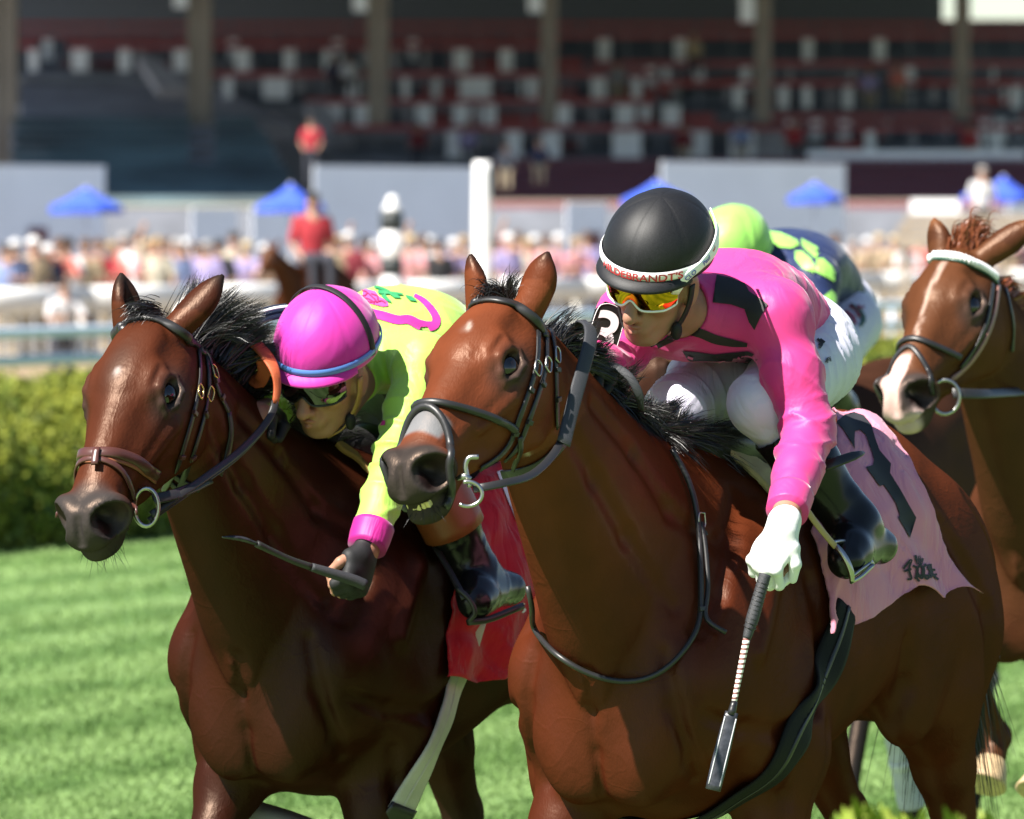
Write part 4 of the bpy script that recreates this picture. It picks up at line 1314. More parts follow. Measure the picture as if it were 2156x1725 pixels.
mane(B, 'mane', M_hair_black, 4600, .66, .97, lambda t, r: camvec(.72 + .25*r.randn(), .62 + .28*r.randn(), -.2), .165, seed=6, clumps=46, width=.0010)
mane(B, 'mane', M_hair_black, 3600, .12, .70, lambda t, r: camvec(.55 + .3*r.randn(), .20 + .3*r.randn(), -.35), .10, seed=7, clumps=60)
tuft(A, 'forelock', M_hair_black, 260, (-.005, .008, -.010), camvec(-.5, .1, .6), .055, seed=3, rise=.6)
tuft(A, 'forelock', M_hair_black, 120, (-.01, .008, .012), camvec(.3, .8, .2), .055, seed=8, spread=.008)
tuft(B, 'forelock', M_hair_black, 420, (-.01, .012, .008), camvec(-.8, -.25, .5), .06, seed=9, rise=.45)
for hr, pts in ((A, [(.004, .016, -.022), (.012, .018, -.034), (.020, .020, -.046)]), (B, [(.030, .018, -.050), (.042, .020, -.040), (.052, .022, -.026), (.058, .024, -.010)])):
    S = Sculpt()
    for i, q in enumerate(pts): S.ball(hr.F(*q), (.014, .010, .012), None, .004)
    v, f = S.mesh(.003); adopt(mesh_obj('braid', v, f, M_hair_black), hr.root)
def tail(hr, m, seed=1, n=2600):
    rs = np.random.RandomState(seed)
    b = Wp0(hr, -1.19, 0, 1.33)
    root = b + rs.normal(0, .022, (n, 3))
    d = -FWD*rs.uniform(.15, .45, n)[:, None] + LEFT*rs.normal(0, .07, n)[:, None] + UPV*(-.65 - .4*rs.rand(n))[:, None]
    tip = root + d*rs.uniform(.4, .70, n)[:, None]
    bend = root - FWD*.16 + UPV*.02 + rs.normal(0, .015, (n, 3))
    adopt(strands('tail', root, tip, bend, .0028, m, None, seg=6), hr.root)
Wp0 = lambda H, f, l, z: H.base + FWD*f + LEFT*l + UPV*z
tail(A, M_hair_black, 3); tail(B, M_hair_black, 4)
# whiskers
for hr, nn in ((A, 26), (B, 34)):
    rs = np.random.RandomState(12)
    rt, tp = [], []
    for i in range(nn):
        w_ = rs.uniform(-.05, .055); u_ = .36 + (rs.uniform(.50, .61) - .36)*.8
        q, n_ = bvh_near(hr.bvh, hr.F(u_, -.15, w_))
        rt.append(q); tp.append(q + (n_*.5 + UPV*-.5 + rs.normal(0, .25, 3))*rs.uniform(.015, .04))
    rt, tp = np.array(rt), np.array(tp)
    adopt(strands('whiskers', rt, tp, (rt + tp)/2, .0005, M_hair_black, None, seg=3), hr.root)
# ------------------------------------------------------------ riders
M_skin = mat('skin', (0.3102, 0.1551, 0.1023), rough=.5, spec=.35, sss=.12, var=(40, .08), bump=(220, .08, 4, .002))
M_skin_light = mat('light_skin', (0.364, 0.21, 0.147), rough=.5, spec=.35, sss=.12, var=(40, .08))
M_lens_dark = mat('dark_lens', (.004, .004, .004), rough=.03, spec=.9)
M_black_cloth = mat('black_cloth', (.012, .012, .013), rough=.62, spec=.3, bump=(400, .15, 2, .002))
M_black_leather = mat('black_leather', (.012, .0115, .012), rough=.38, spec=.5, bump=(160, .12, 3, .002))
M_boot = mat('polished_black_leather', (.006, .006, .007), rough=.24, spec=.32, bump=(22, .10, 2, .006))
M_white_glove = mat('white_glove_leather', (0.68, 0.6715, 0.6545), rough=.55, bump=(90, .2, 3, .003))
M_metal = mat('steel', (.40, .39, .37), rough=.30, metal=1.0)
M_brass = mat('brass', (.62, .46, .18), rough=.25, metal=1.0)
M_white_rub = mat('white_elastic', (.80, .80, .80), rough=.5)
M_red_print = mat('red_print', (.55, .03, .035), rough=.6)
M_blue_print = mat('blue_print', (.02, .05, .35), rough=.6)
M_black_print = mat('black_print', (.012, .012, .012), rough=.65)

def cloth_mat(name, col, rough=.62, sheen=.15, fine=500, folds=0.35, fscale=9, trans=False):
    m = mat(name, col, rough=rough, spec=.3, sheen=sheen)
    nt = m.node_tree; b = nt.nodes['Principled BSDF']
    tc = nt.nodes.new('ShaderNodeTexCoord')
    n = nt.nodes.new('ShaderNodeTexNoise'); n.inputs['Scale'].default_value = fscale; n.inputs['Detail'].default_value = 4; n.inputs['Distortion'].default_value = .8
    nt.links.new(tc.outputs['Object'], n.inputs['Vector'])
    n2 = nt.nodes.new('ShaderNodeTexNoise'); n2.inputs['Scale'].default_value = fine; n2.inputs['Detail'].default_value = 1
    nt.links.new(tc.outputs['Object'], n2.inputs['Vector'])
    b1 = nt.nodes.new('ShaderNodeBump'); b1.inputs['Strength'].default_value = folds; b1.inputs['Distance'].default_value = .012
    b2 = nt.nodes.new('ShaderNodeBump'); b2.inputs['Strength'].default_value = .10; b2.inputs['Distance'].default_value = .002
    sb = nt.nodes.new('ShaderNodeMath'); sb.operation = 'SUBTRACT'; sb.inputs[1].default_value = .5
    ab = nt.nodes.new('ShaderNodeMath'); ab.operation = 'ABSOLUTE'
    mr = nt.nodes.new('ShaderNodeMapRange'); mr.interpolation_type = 'SMOOTHERSTEP'
    mr.inputs[1].default_value = 0; mr.inputs[2].default_value = .16; mr.inputs[3].default_value = 1; mr.inputs[4].default_value = 0
    nt.links.new(n.outputs[0], sb.inputs[0]); nt.links.new(sb.outputs[0], ab.inputs[0]); nt.links.new(ab.outputs[0], mr.inputs[0])
    mp = nt.nodes.new('ShaderNodeMapping'); mp.inputs['Scale'].default_value = (1.0, .6, .45); mp.inputs['Rotation'].default_value = (.3, .5, .4)
    nt.links.new(tc.outputs['Object'], mp.inputs['Vector']); nt.links.new(mp.outputs[0], n.inputs['Vector'])
    nt.links.new(mr.outputs[0], b1.inputs['Height']); nt.links.new(n2.outputs[0], b2.inputs['Height'])
    nt.links.new(b1.outputs[0], b2.inputs['Normal']); nt.links.new(b2.outputs[0], b.inputs['Normal'])
    return m

class Skull:
    """head axes: f forward, u up, l left"""
    def __init__(self, c, f, u):
        self.c = np.asarray(c, float); self.f = nrm(f)
        u = np.asarray(u, float); self.u = nrm(u - (u @ self.f)*self.f); self.l = np.cross(self.u, self.f)
    def __call__(self, f, u, l): return self.c + self.f*f + self.u*u + self.l*l
    @property
    def axes(self): return (self.f, self.u, self.l)

def face_ops(S, H):
    A_ = H.axes
    S.ball(H(-.012, .03, 0), (.100, .105, .077), A_, .02)
    S.ball(H(.022, -.045, 0), (.066, .070, .057), A_, .03)
    S.ball(H(.066, -.098, 0), (.022, .020, .024), A_, .025)
    for s in (-1, 1):
        S.ball(H(.058, -.012, s*.046), (.030, .020, .022), A_, .02)
        S.cone(H(-.015, -.055, s*.055), H(.055, -.100, s*.022), .017, .014, .02)
        S.ball(H(.078, .022, s*.030), (.018, .013, .020), A_, .018, 's')
        S.ball(H(-.012, -.008, s*.077), (.030, .036, .011), A_, .008)
        S.ball(H(-.004, -.008, s*.090), (.017, .023, .008), A_, .006, 's')
        S.ball(H(.099, -.036, s*.013), (.013, .009, .009), A_, .006)
        S.ball(H(.108, -.043, s*.008), (.006, .004, .004), A_, .003, 's')
        S.cone(H(.095, -.038, s*.022), H(.075, -.075, s*.036), .003, .003, .010, 's')
        S.cone(H(.085, .034, s*.012), H(.070, .040, s*.048), .010, .008, .012)
    S.cone(H(.090, .022, 0), H(.116, -.026, 0), .010, .0135, .012)
    S.ball(H(.120, -.031, 0), .0125, None, .007)
    S.ball(H(.080, -.062, 0), (.022, .028, .030), A_, .015)

def lips(H, m, parent):
    S = Sculpt()
    for s in (-1, 1):
        S.cone(H(.1035, -.0565, s*.003), H(.088, -.0605, s*.025), .0055, .003, .004)
        S.cone(H(.1005, -.0700, 0), H(.088, -.0655, s*.022), .0065, .003, .004)
    S.cone(H(.112, -.0635, -.03), H(.112, -.0635, .03), .006, .006, .003, 's')
    v, f = S.mesh(.0022)
    return adopt(mesh_obj('lips', v, f, m), parent)

def helmet(H, mcover, mband, parent, band=(.012, .040), rf=.146, ru=.128, rl=.122, c=(-.005, .040), seams=6, brim=.026, mbrim=None, low=-.012):
    """skull cap: cover with sewn panels, elastic band, peak"""
    n_ph, n_th = 96, 40
    vs, fs = [], []
    def pt(ph, t, off=0.0):
        # t 0 = apex, 1 = rim ; ph 0 = front
        th = t * math.radians(101)
        g = 1.0
        d = ((ph * seams / (2*math.pi)) % 1.0); d = min(d, 1 - d) / seams * 2*math.pi
        g -= .012*math.exp(-(d/.035)**2) * min(1, th*1.5)
        g += .010*(math.cos(seams*ph + math.pi)) * min(1, th) * max(0, math.cos(th))
        R = (g + off)
        x = rf*(1.04 if abs(ph) < 9 else 1)*math.sin(th)*math.cos(ph)
        y = rl*math.sin(th)*math.sin(ph)
        z = ru*math.cos(th) if th < math.pi/2 else ru*math.cos(th)*1.1
        return H(c[0] + x*R, c[1] + z*R, y*R)
    for i in range(n_th + 1):
        for j in range(n_ph): vs.append(pt(2*math.pi*j/n_ph, i/n_th))
    for j in range(n_ph): vs.append(pt(2*math.pi*j/n_ph, 1.0, -.06))
    for i in range(n_th + 1):
        for j in range(n_ph):
            fs.append((i*n_ph+j, (i+1)*n_ph+j, (i+1)*n_ph+(j+1) % n_ph, i*n_ph+(j+1) % n_ph))
    root = adopt(mesh_obj('helmet', vs, fs, mcover), parent)
    # band: ring between two heights
    def ring(name, u0, u1, m, off, ph0=0, ph1=2*math.pi, th=.003, n=96, tilt=0.0):
        vs, fs = [], []
        for j in range(n + 1):
            ph = ph0 + (ph1 - ph0)*j/n
            for k in range(5):
                uu = u0 + (u1 - u0)*k/4 + tilt*math.cos(ph)
                z = (uu - c[1])/ru
                st = math.sqrt(max(0, 1 - min(1, z*z if z > 0 else (z/1.1)**2)))
                e = off + (th if 0 < k < 4 else 0)
                vs.append(H(c[0] + (rf*1.04*st + e)*math.cos(ph), uu, (rl*st + e)*math.sin(ph)))
        for j in range(n):
            for k in range(4):
                fs.append((j*5+k, j*5+k+1, (j+1)*5+k+1, (j+1)*5+k))
        o = mesh_obj(name, vs, fs, m)
        adopt(o, root); return o
    root_ring = ring
    ring('helmet_band', band[0], band[1], mband, .0025)
    # peak: crescent in front
    vs, fs = [], []
    n = 28
    for j in range(n + 1):
        a = -1.15 + 2.3*j/n
        w = brim*math.cos(a*.5*math.pi/1.2)**.8
        z = (band[0] - .006 - c[1])/ru
        st = math.sqrt(max(0, 1 - z*z))
        for k, (e, dz) in enumerate(((-.004, .004), (w*.5, .001), (w, -.010), (w + .002, -.014), (w, -.017), (w*.5, -.008), (-.004, -.008))):
            vs.append(H(c[0] + (rf*1.04*st + e)*math.cos(a), band[0] - .002 + dz, (rl*st + e)*math.sin(a)))
    for j in range(n):
        for k in range(6): fs.append((j*7+k, (j+1)*7+k, (j+1)*7+k+1, j*7+k+1))
    adopt(mesh_obj('peak', vs, fs, mbrim or mcover), root)
    root_surface = lambda ph, uu, off=.004: (lambda st: H(c[0] + (rf*1.04*st + off)*math.cos(ph), uu, (rl*st + off)*math.sin(ph)))(math.sqrt(max(0, 1 - (((uu - c[1])/ru)**2 if uu > c[1] else ((uu - c[1])/ru/1.1)**2))))
    return root, ring, root_surface

def wrap_text(name, txt, surf, ph0, uu, size, m, parent, radius=.145, flip=1, slope=0.0):
    v, f = text_mesh(txt, size)
    vs = [surf(ph0 + x*flip/radius, uu + y + slope*x, .0075) for x, y, _ in v]
    return adopt(mesh_obj(name, vs, f, m, smooth=False), parent)

def goggles(H, mlens, mframe, parent, mstrap=None):
    """wrap-around shield"""
    vs, fs = [], []
    n, k = 40, 8
    root = None
    for j in range(n + 1):
        a = -1.12 + 2.24*j/n
        nose = math.exp(-(a/.16)**2)
        top, bot = .048 - .008*abs(a), -.010 + .020*nose + .012*max(0, abs(a) - .8)*2
        for i in range(k + 1):
            t = i/k
            uu = bot + (top - bot)*t
            bulge = .004*math.sin(math.pi*t)
            vs.append(H(.006 + (.108 + bulge)*math.cos(a*.93), uu, (.085 + bulge)*math.sin(a*1.05)))
    for j in range(n):
        for i in range(k): fs.append((j*(k+1)+i, (j+1)*(k+1)+i, (j+1)*(k+1)+i+1, j*(k+1)+i+1))
    o = adopt(mesh_obj('goggles', vs, fs, mlens), parent)
    edge = [vs[j*(k+1)] for j in range(n+1)] + [vs[j*(k+1)+k] for j in range(n, -1, -1)]
    adopt(tube('goggle_frame', edge, .0028, mframe, seg=6, closed=True), o)
    return o

def ortho(d, n, l):
    d = nrm(d); n = nrm(np.asarray(n) - (np.asarray(n) @ d)*d); c = np.cross(d, n)
    return d, n, c if c @ np.asarray(l) > 0 else -c

def hand_ops(S, wrist, d, n, l, curl=1.0, sc=1.0, thumb=1, spread=.0205):
    """d: wrist to knuckles, n: out of the palm, l: towards the thumb. fingers close round something lying along l"""
    d, n, l = ortho(d, n, l)
    w = np.asarray(wrist, float)
    S.cone(w - d*.02, w + d*.015, .026*sc, .027*sc, .015, flat=(n, .75))
    S.ball(w + d*.052*sc, (.050*sc, .043*sc, .019*sc), (d, l, n), .016)
    tips = []
    for i, (o, ln) in enumerate(((.030, .92), (.010, 1.0), (-.011, .94), (-.030, .76))):
        b = w + d*(.088 - .004*abs(i - 1))*sc + l*o*sc
        S.ball(b - n*.004*sc, .0115*sc, None, .008)
        p1 = b + (d*(1 - .55*curl) + n*.80*curl)*.042*ln*sc
        p2 = p1 + (-d*.75*curl + n*(.70 - .2*curl) + d*(1 - curl)*.9)*.026*ln*sc
        p3 = p2 + (-d*.95*curl - n*.25*curl + d*(1 - curl))*.022*ln*sc
        S.chain([b, p1, p2, p3], [.0108*sc, .0100*sc, .0092*sc, .0078*sc], .0045)
        tips.append(p3)
    b = w + d*.030*sc + l*.034*sc*thumb + n*.006*sc
    p1 = b + (d*.75 + l*.45*thumb + n*.35)*.034*sc
    p2 = p1 + (d*.80 - l*.15*thumb + n*.75)*.030*sc
    S.cone(w + d*.018*sc + l*.016*sc*thumb, b, .020*sc, .016*sc, .012)
    S.chain([b, p1, p2], [.0145*sc, .0115*sc, .0090*sc], .005)
    return tips

def folds(v, f, amp, freq, dirs, seed=0, mask=None):
    """push cloth along its normals into soft ridges"""
    fv = v[f]
    nn = np.cross(fv[:, 2] - fv[:, 0], fv[:, 3] - fv[:, 1])
    vn = np.zeros_like(v)
    for i in range(4): np.add.at(vn, f[:, i], nn)
    vn /= np.linalg.norm(vn, axis=1, keepdims=True) + 1e-12
    d = np.zeros(len(v))
    for k, di in enumerate(dirs):
        di = nrm(di)
        ph = (v @ di)*freq*(1 + .25*k) + 2.2*value_noise(v, 5, seed + k) + 1.0*value_noise(v, 13, seed + 7 + k)
        r = 1 - np.abs(np.sin(ph))
        d += (r**2.6 - .22) * np.clip(.35 + 1.3*value_noise(v, 7, seed + 20 + k), 0, 1.5)
    if mask is not None: d = d*mask
    return v + vn*(amp*d)[:, None]
def lerp(a, b, t): return np.asarray(a)*(1-t) + np.asarray(b)*t

def build_rider(label, J, mats, hand_l, res=.0062, far=False, face=True, fres=None):
    fres = fres or res
    """J: joint positions in the world"""
    r = Horse()
    root = empty('person', tuple(J['pelvis'] - np.array((0, 0, .12))))
    tag(root, label, 'person')
    r.root = root
    H = Skull(J['head'], J['hf'], J['hu']); r.H = H
    pel, mid = J['pelvis'], J['mid']
    ax = mid - pel; L = np.linalg.norm(ax); ax = ax/L
    lat = nrm(J['shL'] - J['shR']); lat = nrm(lat - (lat @ ax)*ax)
    dor = np.cross(ax, lat)
    if dor[2] < 0: dor = -dor
    q = L/.42
    ar = J.get('arch', .035)
    st = lambda g: [(-.13*q, 0, -.02, .03, .03, .03, 2, 2), (-.10*q, 0, -.01, .11+g, .07+g, .08+g, 2.2, 2), (0, 0, .0, .145+g, .095+g, .10+g, 2.2, 2), (.10*q, 0, ar*.8, .135+g, .095+g, .10+g, 2.2, 2.1), (.22*q, 0, ar, .142+g, .10+g, .115+g, 2.2, 2.2), (.33*q, 0, ar*.8, .160+g, .10+g, .120+g, 2.2, 2.2), (.41*q, 0, ar*.3, .150+g, .078+g, .105+g, 2.2, 2.1), (.47*q, 0, -.005, .085+g, .050+g, .070+g, 2, 2), (.51*q, 0, -.02, .05, .03, .03, 2, 2)]
    neck0 = mid + ax*.03
    nk = H(-.035, -.075, 0)
    # ---- body
    S = Sculpt()
    face_ops(S, H)
    S.cone(nk, neck0, .056, .064, .03)
    S.loft(pel, ax, dor, lat, st(-.012), .03)
    for s in 'LR':
        S.cone(J['sh'+s], J['el'+s], .050, .040, .03)
        S.cone(J['el'+s], J['wr'+s], .041, .028, .02)
        S.cone(J['hip'+s], J['kn'+s], .078, .055, .03)
        S.cone(J['kn'+s], J['an'+s], .052, .036, .03)
        S.cone(J['an'+s], J['toe'+s], .036, .03, .02)
    for s in 'LR':
        if s in hand_l:
            h = hand_l[s]
            hand_ops(S, J['wr'+s], h['d'], h['n'], h['l'], h.get('curl', 1), h.get('sc', 1)*(.86 if h.get('glove') == 'full' else 1), h.get('thumb', 1))
        else:
            S.cone(J['wr'+s], J['ha'+s], .028, .036, .02)
    v, f = S.mesh(res if far else .0055)
    body = adopt(mesh_obj('body', v, f, mats.get('skin', M_skin)), root)
    r.body = body
    # ---- jersey
    S = Sculpt()
    sj = st(.010); sj[0] = (-.06*q, 0, -.0, .03, .03, .03, 2, 2); sj[1] = (-.04*q, 0, 0, .11, .07, .07, 2.2, 2); sj[2] = (.02*q, 0, .01, .138, .098, .09, 2.2, 2)
    S.loft(pel, ax, dor, lat, sj, .03)
    for s in 'LR':
        sh, el, wr = J['sh'+s], J['el'+s], J['wr'+s]
        ka = J.get('arm', 1.0)
        S.ball(sh, .066*ka, None, .05)
        S.cone(lerp(mid, sh, .35), sh, .075, .066*ka, .05)
        S.cone(sh, lerp(sh, el, .5), .066*ka, .060*ka, .03)
        S.cone(lerp(sh, el, .5), el, .060*ka, .055*ka, .03)
        S.cone(el, lerp(el, wr, .45), .055*ka, .050*ka, .02)
        S.cone(lerp(el, wr, .45), lerp(el, wr, J.get('cuff'+s, .93)), .050*ka, J.get('cuffr', .040), .015)
        a = nrm(wr - el)
        c0 = lerp(el, wr, J.get('cuff'+s, .93))
        S.cone(c0 + a*.058, c0 + a*.20, .060, .075, .004, 's')
    S.cone(lerp(nk, neck0, .45), neck0, .066, .078, .02)
    S.cone(lerp(nk, neck0, .62) + (nk - neck0)*.9, nk, .1, .1, .004, 's')
    # hem
    v, f = S.mesh(res if far else .0058)
    if not far:
        pL = np.linalg.norm(v - J['elL'], axis=1); pR = np.linalg.norm(v - J['elR'], axis=1)
        arm = np.exp(-(np.minimum(pL, pR)/.16)**2)
        v = folds(v, f, J.get('fold', .0056), 46, [nrm(J['elL'] - J['wrL'])*1.0 + (.25, .1, 0), nrm(J['shL'] - J['elL'])], 3, .35 + arm)
        v = folds(v, f, .0040, 30, [lat + .4*ax, ax], 11, 1 - arm)
    jer = adopt(mesh_obj('jersey', v, f, mats['jersey']), root)
    r.jersey = jer; r.jv = v
    r.jbvh = BVHTree.FromPolygons([tuple(x) for x in v], f.tolist())
    # ---- breeches
    S = Sculpt()
    S.ball(pel + ax*.0, (.115, .165, .118), (ax, lat, dor), .04)
    for s in 'LR':
        hp, kn, an = J['hip'+s], J['kn'+s], J['an'+s]
        S.cone(hp, lerp(hp, kn, .5), .098, .084, .05)
        S.cone(lerp(hp, kn, .5), kn, .084, .066, .03)
        S.ball(kn, .066, None, .02)
        S.cone(kn, lerp(kn, an, .30), .064, .056, .02)
    v, f = S.mesh(res if far else .0055)
    if not far: v = folds(v, f, .0060, 52, [J['knL'] - J['hipL'], J['knR'] - J['hipR']], 5)
    br = adopt(mesh_obj('breeches', v, f, mats['breeches']), root)
    r.brbvh = BVHTree.FromPolygons([tuple(x) for x in v], f.tolist()); r.breeches = br
    # ---- boots
    for s in 'LR':
        kn, an, toe, heel = J['kn'+s], J['an'+s], J['toe'+s], J['heel'+s]
        S = Sculpt()
        t0 = lerp(kn, an, .22)
        S.cone(t0, lerp(kn, an, .5), .067, .066, .02)
        S.cone(lerp(kn, an, .5), lerp(kn, an, .85), .066, .050, .02)
        S.cone(lerp(kn, an, .85), an, .050, .046, .02)
        S.cone(an, heel, .046, .034, .03)
        S.cone(an, lerp(an, toe, .7), .044, .040, .03)
        S.cone(lerp(an, toe, .7), toe, .041, .032, .02)
        S.cone(heel, toe, .030, .034, .025)
        a = nrm(t0 - an)
        S.cone(t0 + a*.062, t0 + a*.2, .085, .085, .004, 's')
        v, f = S.mesh(min(res, .006))
        if not far:
            dist = np.linalg.norm(v - an, axis=1)
            v = folds(v, f, .0075, 52, [nrm(kn - an) + .35*nrm(toe - heel)], 8, np.exp(-((dist - .05)/.07)**2))
        bo = adopt(mesh_obj('boot', v, f, M_boot), root)
        if mats.get('boot_top'):
            c = t0 + a*.03
            tt = [lerp(t0, an, .0), lerp(t0, an, .25), lerp(t0, an, .50)]
            adopt(tube('boot_top', tt, [.0715, .0735, .0715], mats['boot_top'], n=6, seg=28), bo)
    # ---- gloves
    for s, h in hand_l.items():
        if h.get('glove') == 'full':
            S = Sculpt()
            hand_ops(S, J['wr'+s], h['d'], h['n'], h['l'], h.get('curl', 1), h.get('sc', 1)*1.06, h.get('thumb', 1))
            a = nrm(J['wr'+s] - J['el'+s])
            S.cone(J['wr'+s] - a*.10, J['wr'+s] - a*.055, .04, .04, .004, 's')
            S.cone(J['wr'+s] - a*.018, J['wr'+s] + a*.012, .035, .033, .012)
            v, f = S.mesh(.0032)
            adopt(mesh_obj('glove', v, f, h['mat']), root)
        elif h.get('glove') == 'short':
            S = Sculpt()
            d, n, l = ortho(h['d'], h['n'], h['l']); w = J['wr'+s]; sc = h.get('sc', 1)
            S.cone(w - d*.03, w + d*.02, .033, .032, .015, flat=(n, .8))
            S.ball(w + d*.052*sc, (.055*sc, .048*sc, .024*sc), (d, l, n), .016)
            for i, (o, ln) in enumerate(((.030, .92), (.010, 1.0), (-.011, .94), (-.030, .76))):
                b = w + d*(.088 - .004*abs(i-1))*sc + l*o*sc
                S.cone(b - d*.02, b, .0145, .0150, .008)
                S.cone(b, b + (d*.45 + n*.80)*.036*ln*sc, .0150, .0135, .005)
            S.cone(w + d*.018*sc + l*.016*sc, w + d*.034*sc + l*.036*sc + n*.008, .024, .0190, .012)
            v, f = S.mesh(.0034)
            adopt(mesh_obj('glove', v, f, h['mat']), root)
    for s in 'LR':
        if s not in hand_l:
            S = Sculpt()
            d = J['ha'+s] - J['wr'+s]
            hand_ops(S, J['wr'+s], d, camvec(0, -1, -.3), camvec(1, 0, .3), 1.0, 1.06)
            v, f = S.mesh(.005)
            adopt(mesh_obj('glove', v, f, M_black_cloth), root)
    return r

Wp = lambda H, f, l, z: H.base + FWD*f + LEFT*l + UPV*z
# ------------------------------------------------ rider in pink
M_pink = cloth_mat('hot_pink_nylon', (0.5504, 0.0384, 0.192), rough=.5, sheen=.2, folds=.16, fscale=9)
M_white_breech = cloth_mat('white_nylon', (.56, .54, .66), rough=.6, folds=.22, fscale=10)
M_cap_black = mat('black_satin', (.007, .007, .008), rough=.55, spec=.35, sheen=.0, bump=(700, .25, 2, .001), var=(420, .7))
M_lens_fire = mat('mirrored_orange_lens', (0.496, 0.272, 0.016), rough=.05, metal=1.0, var=(14, .6))
J1 = dict(pelvis=P(1640, 715, 14.27), mid=P(1470, 655, 13.90), shL=P(1632, 668, 13.84), shR=P(1332, 672, 14.0), elL=P(1703, 905, 13.78), wrL=P(1648, 1112, 13.52), elR=P(1285, 775, 13.86), wrR=P(1245, 770, 13.62), haR=P(1232, 775, 13.54),
    hipL=P(1715, 760, 14.20), hipR=P(1560, 750, 14.30), knL=P(1603, 850, 13.86), knR=P(1428, 862, 13.98), anL=P(1800, 1105, 13.92), anR=P(1340, 1120, 14.12), toeL=P(1782, 1180, 13.80), heelL=P(1852, 1150, 13.98), toeR=P(1300, 1190, 14.0), heelR=P(1380, 1170, 14.2),
    head=P(1380, 592, 13.70), hf=camvec(-.46, -.42, .78), hu=camvec(.02, .88, .47), cuffL=.80, cuffr=.041, arch=.045)
hL = dict(d=camvec(-.42, -.86, .22), n=camvec(.45, -.30, -.80), l=camvec(.72, -.45, .50), curl=.95, glove='full', mat=M_white_glove, sc=1.0)
R1 = build_rider('rider in hot pink jersey, black cap and number 3 badge on the front bay', J1, dict(jersey=M_pink, breeches=M_white_breech), dict(L=hL))
h1, ring1, surf1 = helmet(R1.H, M_cap_black, M_white_rub, R1.root, band=(.066, .087), ru=.116, rf=.132, rl=.112, c=(-.014, .076))
M_lips = mat('lips', (.30, .115, .085), rough=.45, sss=.1)
lips(R1.H, M_lips, R1.root)
goggles(R1.H, M_lens_fire, M_white_rub, R1.root)
# ------------------------------------------------ rider in green
M_lime = cloth_mat('lime_nylon', (0.32, 0.5504, 0.0864), rough=.5, sheen=.2, folds=.15, fscale=9)
M_mag = cloth_mat('magenta_nylon', (0.496, 0.0279, 0.2852), rough=.55, sheen=.3, folds=.10, fscale=8)
M_magcuff = cloth_mat('magenta_cuff', (0.363, 0.0132, 0.1782), rough=.5, folds=.3)
M_grey_breech = cloth_mat('pale_lilac_nylon', (0.35, 0.336, 0.392), rough=.6, folds=.22, fscale=10)
M_tan_leather = mat('rust_leather', (0.168, 0.0434, 0.014), rough=.42, bump=(90, .15, 3, .003))
M_blue_band = mat('sky_blue_ribbon', (0.0858, 0.198, 0.528), rough=.45)
J2 = dict(pelvis=P(945, 790, 15.15), mid=P(800, 730, 14.78), shL=P(892, 768, 14.60), shR=P(640, 770, 14.95), elL=P(836, 955, 14.46), wrL=P(770, 1160, 14.32), elR=P(600, 860, 14.75), wrR=P(560, 870, 14.5), haR=P(545, 880, 14.42),
    hipL=P(1000, 830, 15.05), hipR=P(850, 830, 15.2), knL=P(880, 955, 14.62), knR=P(690, 960, 14.9), anL=P(1005, 1215, 14.72), anR=P(640, 1240, 15.2), toeL=P(1000, 1268, 14.60), heelL=P(1072, 1240, 14.80), toeR=P(600, 1300, 15.1), heelR=P(680, 1280, 15.3),
    head=P(688, 792, 14.50), hf=camvec(-.44, -.46, .77), hu=camvec(-.08, .86, .50), cuffL=.86, cuffr=.041, arch=.05, arm=.88)
hL2 = dict(d=camvec(-.30, -.86, .40), n=camvec(-.82, -.05, -.45), l=camvec(.25, -.42, .80), curl=1.0, glove='short', mat=M_black_cloth)
R2 = build_rider('rider in lime jersey with rose and magenta cap, reaching down beside the dark bay', J2, dict(jersey=M_lime, breeches=M_grey_breech, boot_top=M_tan_leather), dict(L=hL2))
h2, ring2, surf2 = helmet(R2.H, M_mag, M_blue_band, R2.root, band=(.068, .085), ru=.120, rf=.129, rl=.111, c=(-.014, .080), brim=.022)
lips(R2.H, M_lips, R2.root)
goggles(R2.H, M_lens_dark, M_black_leather, R2.root)
# ------------------------------------------------------------ bridles, saddles, cloths, whips
M_strap = mat('black_bridle_leather', (.016, .015, .015), rough=.42, spec=.5, bump=(200, .1, 2, .001))
M_strap_brown = mat('brown_bridle_leather', (.065, .022, .017), rough=.35, spec=.5, bump=(200, .1, 2, .001))
M_rubber_black = mat('pimpled_rubber_black', (.025, .026, .03), rough=.6, bump=(900, .5, 1, .002))
M_rubber_orange = mat('pimpled_rubber_orange', (0.4092, 0.0825, 0.0231), rough=.6, bump=(900, .5, 1, .002))
M_pad = mat('cream_chamois', (0.51, 0.405, 0.225), rough=.8, bump=(300, .2, 3, .002), var=(20, .08))
M_pad_orange = mat('yellow_pad', (0.434, 0.252, 0.077), rough=.8, bump=(300, .2, 3, .002))
M_pinkcloth = cloth_mat('pink_cotton', (.58, .21, .30), rough=.8, folds=.5, fscale=8)
M_redcloth = cloth_mat('red_cotton', (.46, .008, .022), rough=.75, folds=.5, fscale=8)
M_girth_white = mat('white_webbing', (0.45, 0.4275, 0.375), rough=.75, bump=(250, .25, 2, .002), var=(9, .2))
M_girth_black = mat('black_girth_webbing', (.008, .008, .008), rough=.75, spec=.2, bump=(250, .25, 2, .002))
M_number_black = mat('black_felt', (.013, .013, .018), rough=.8)

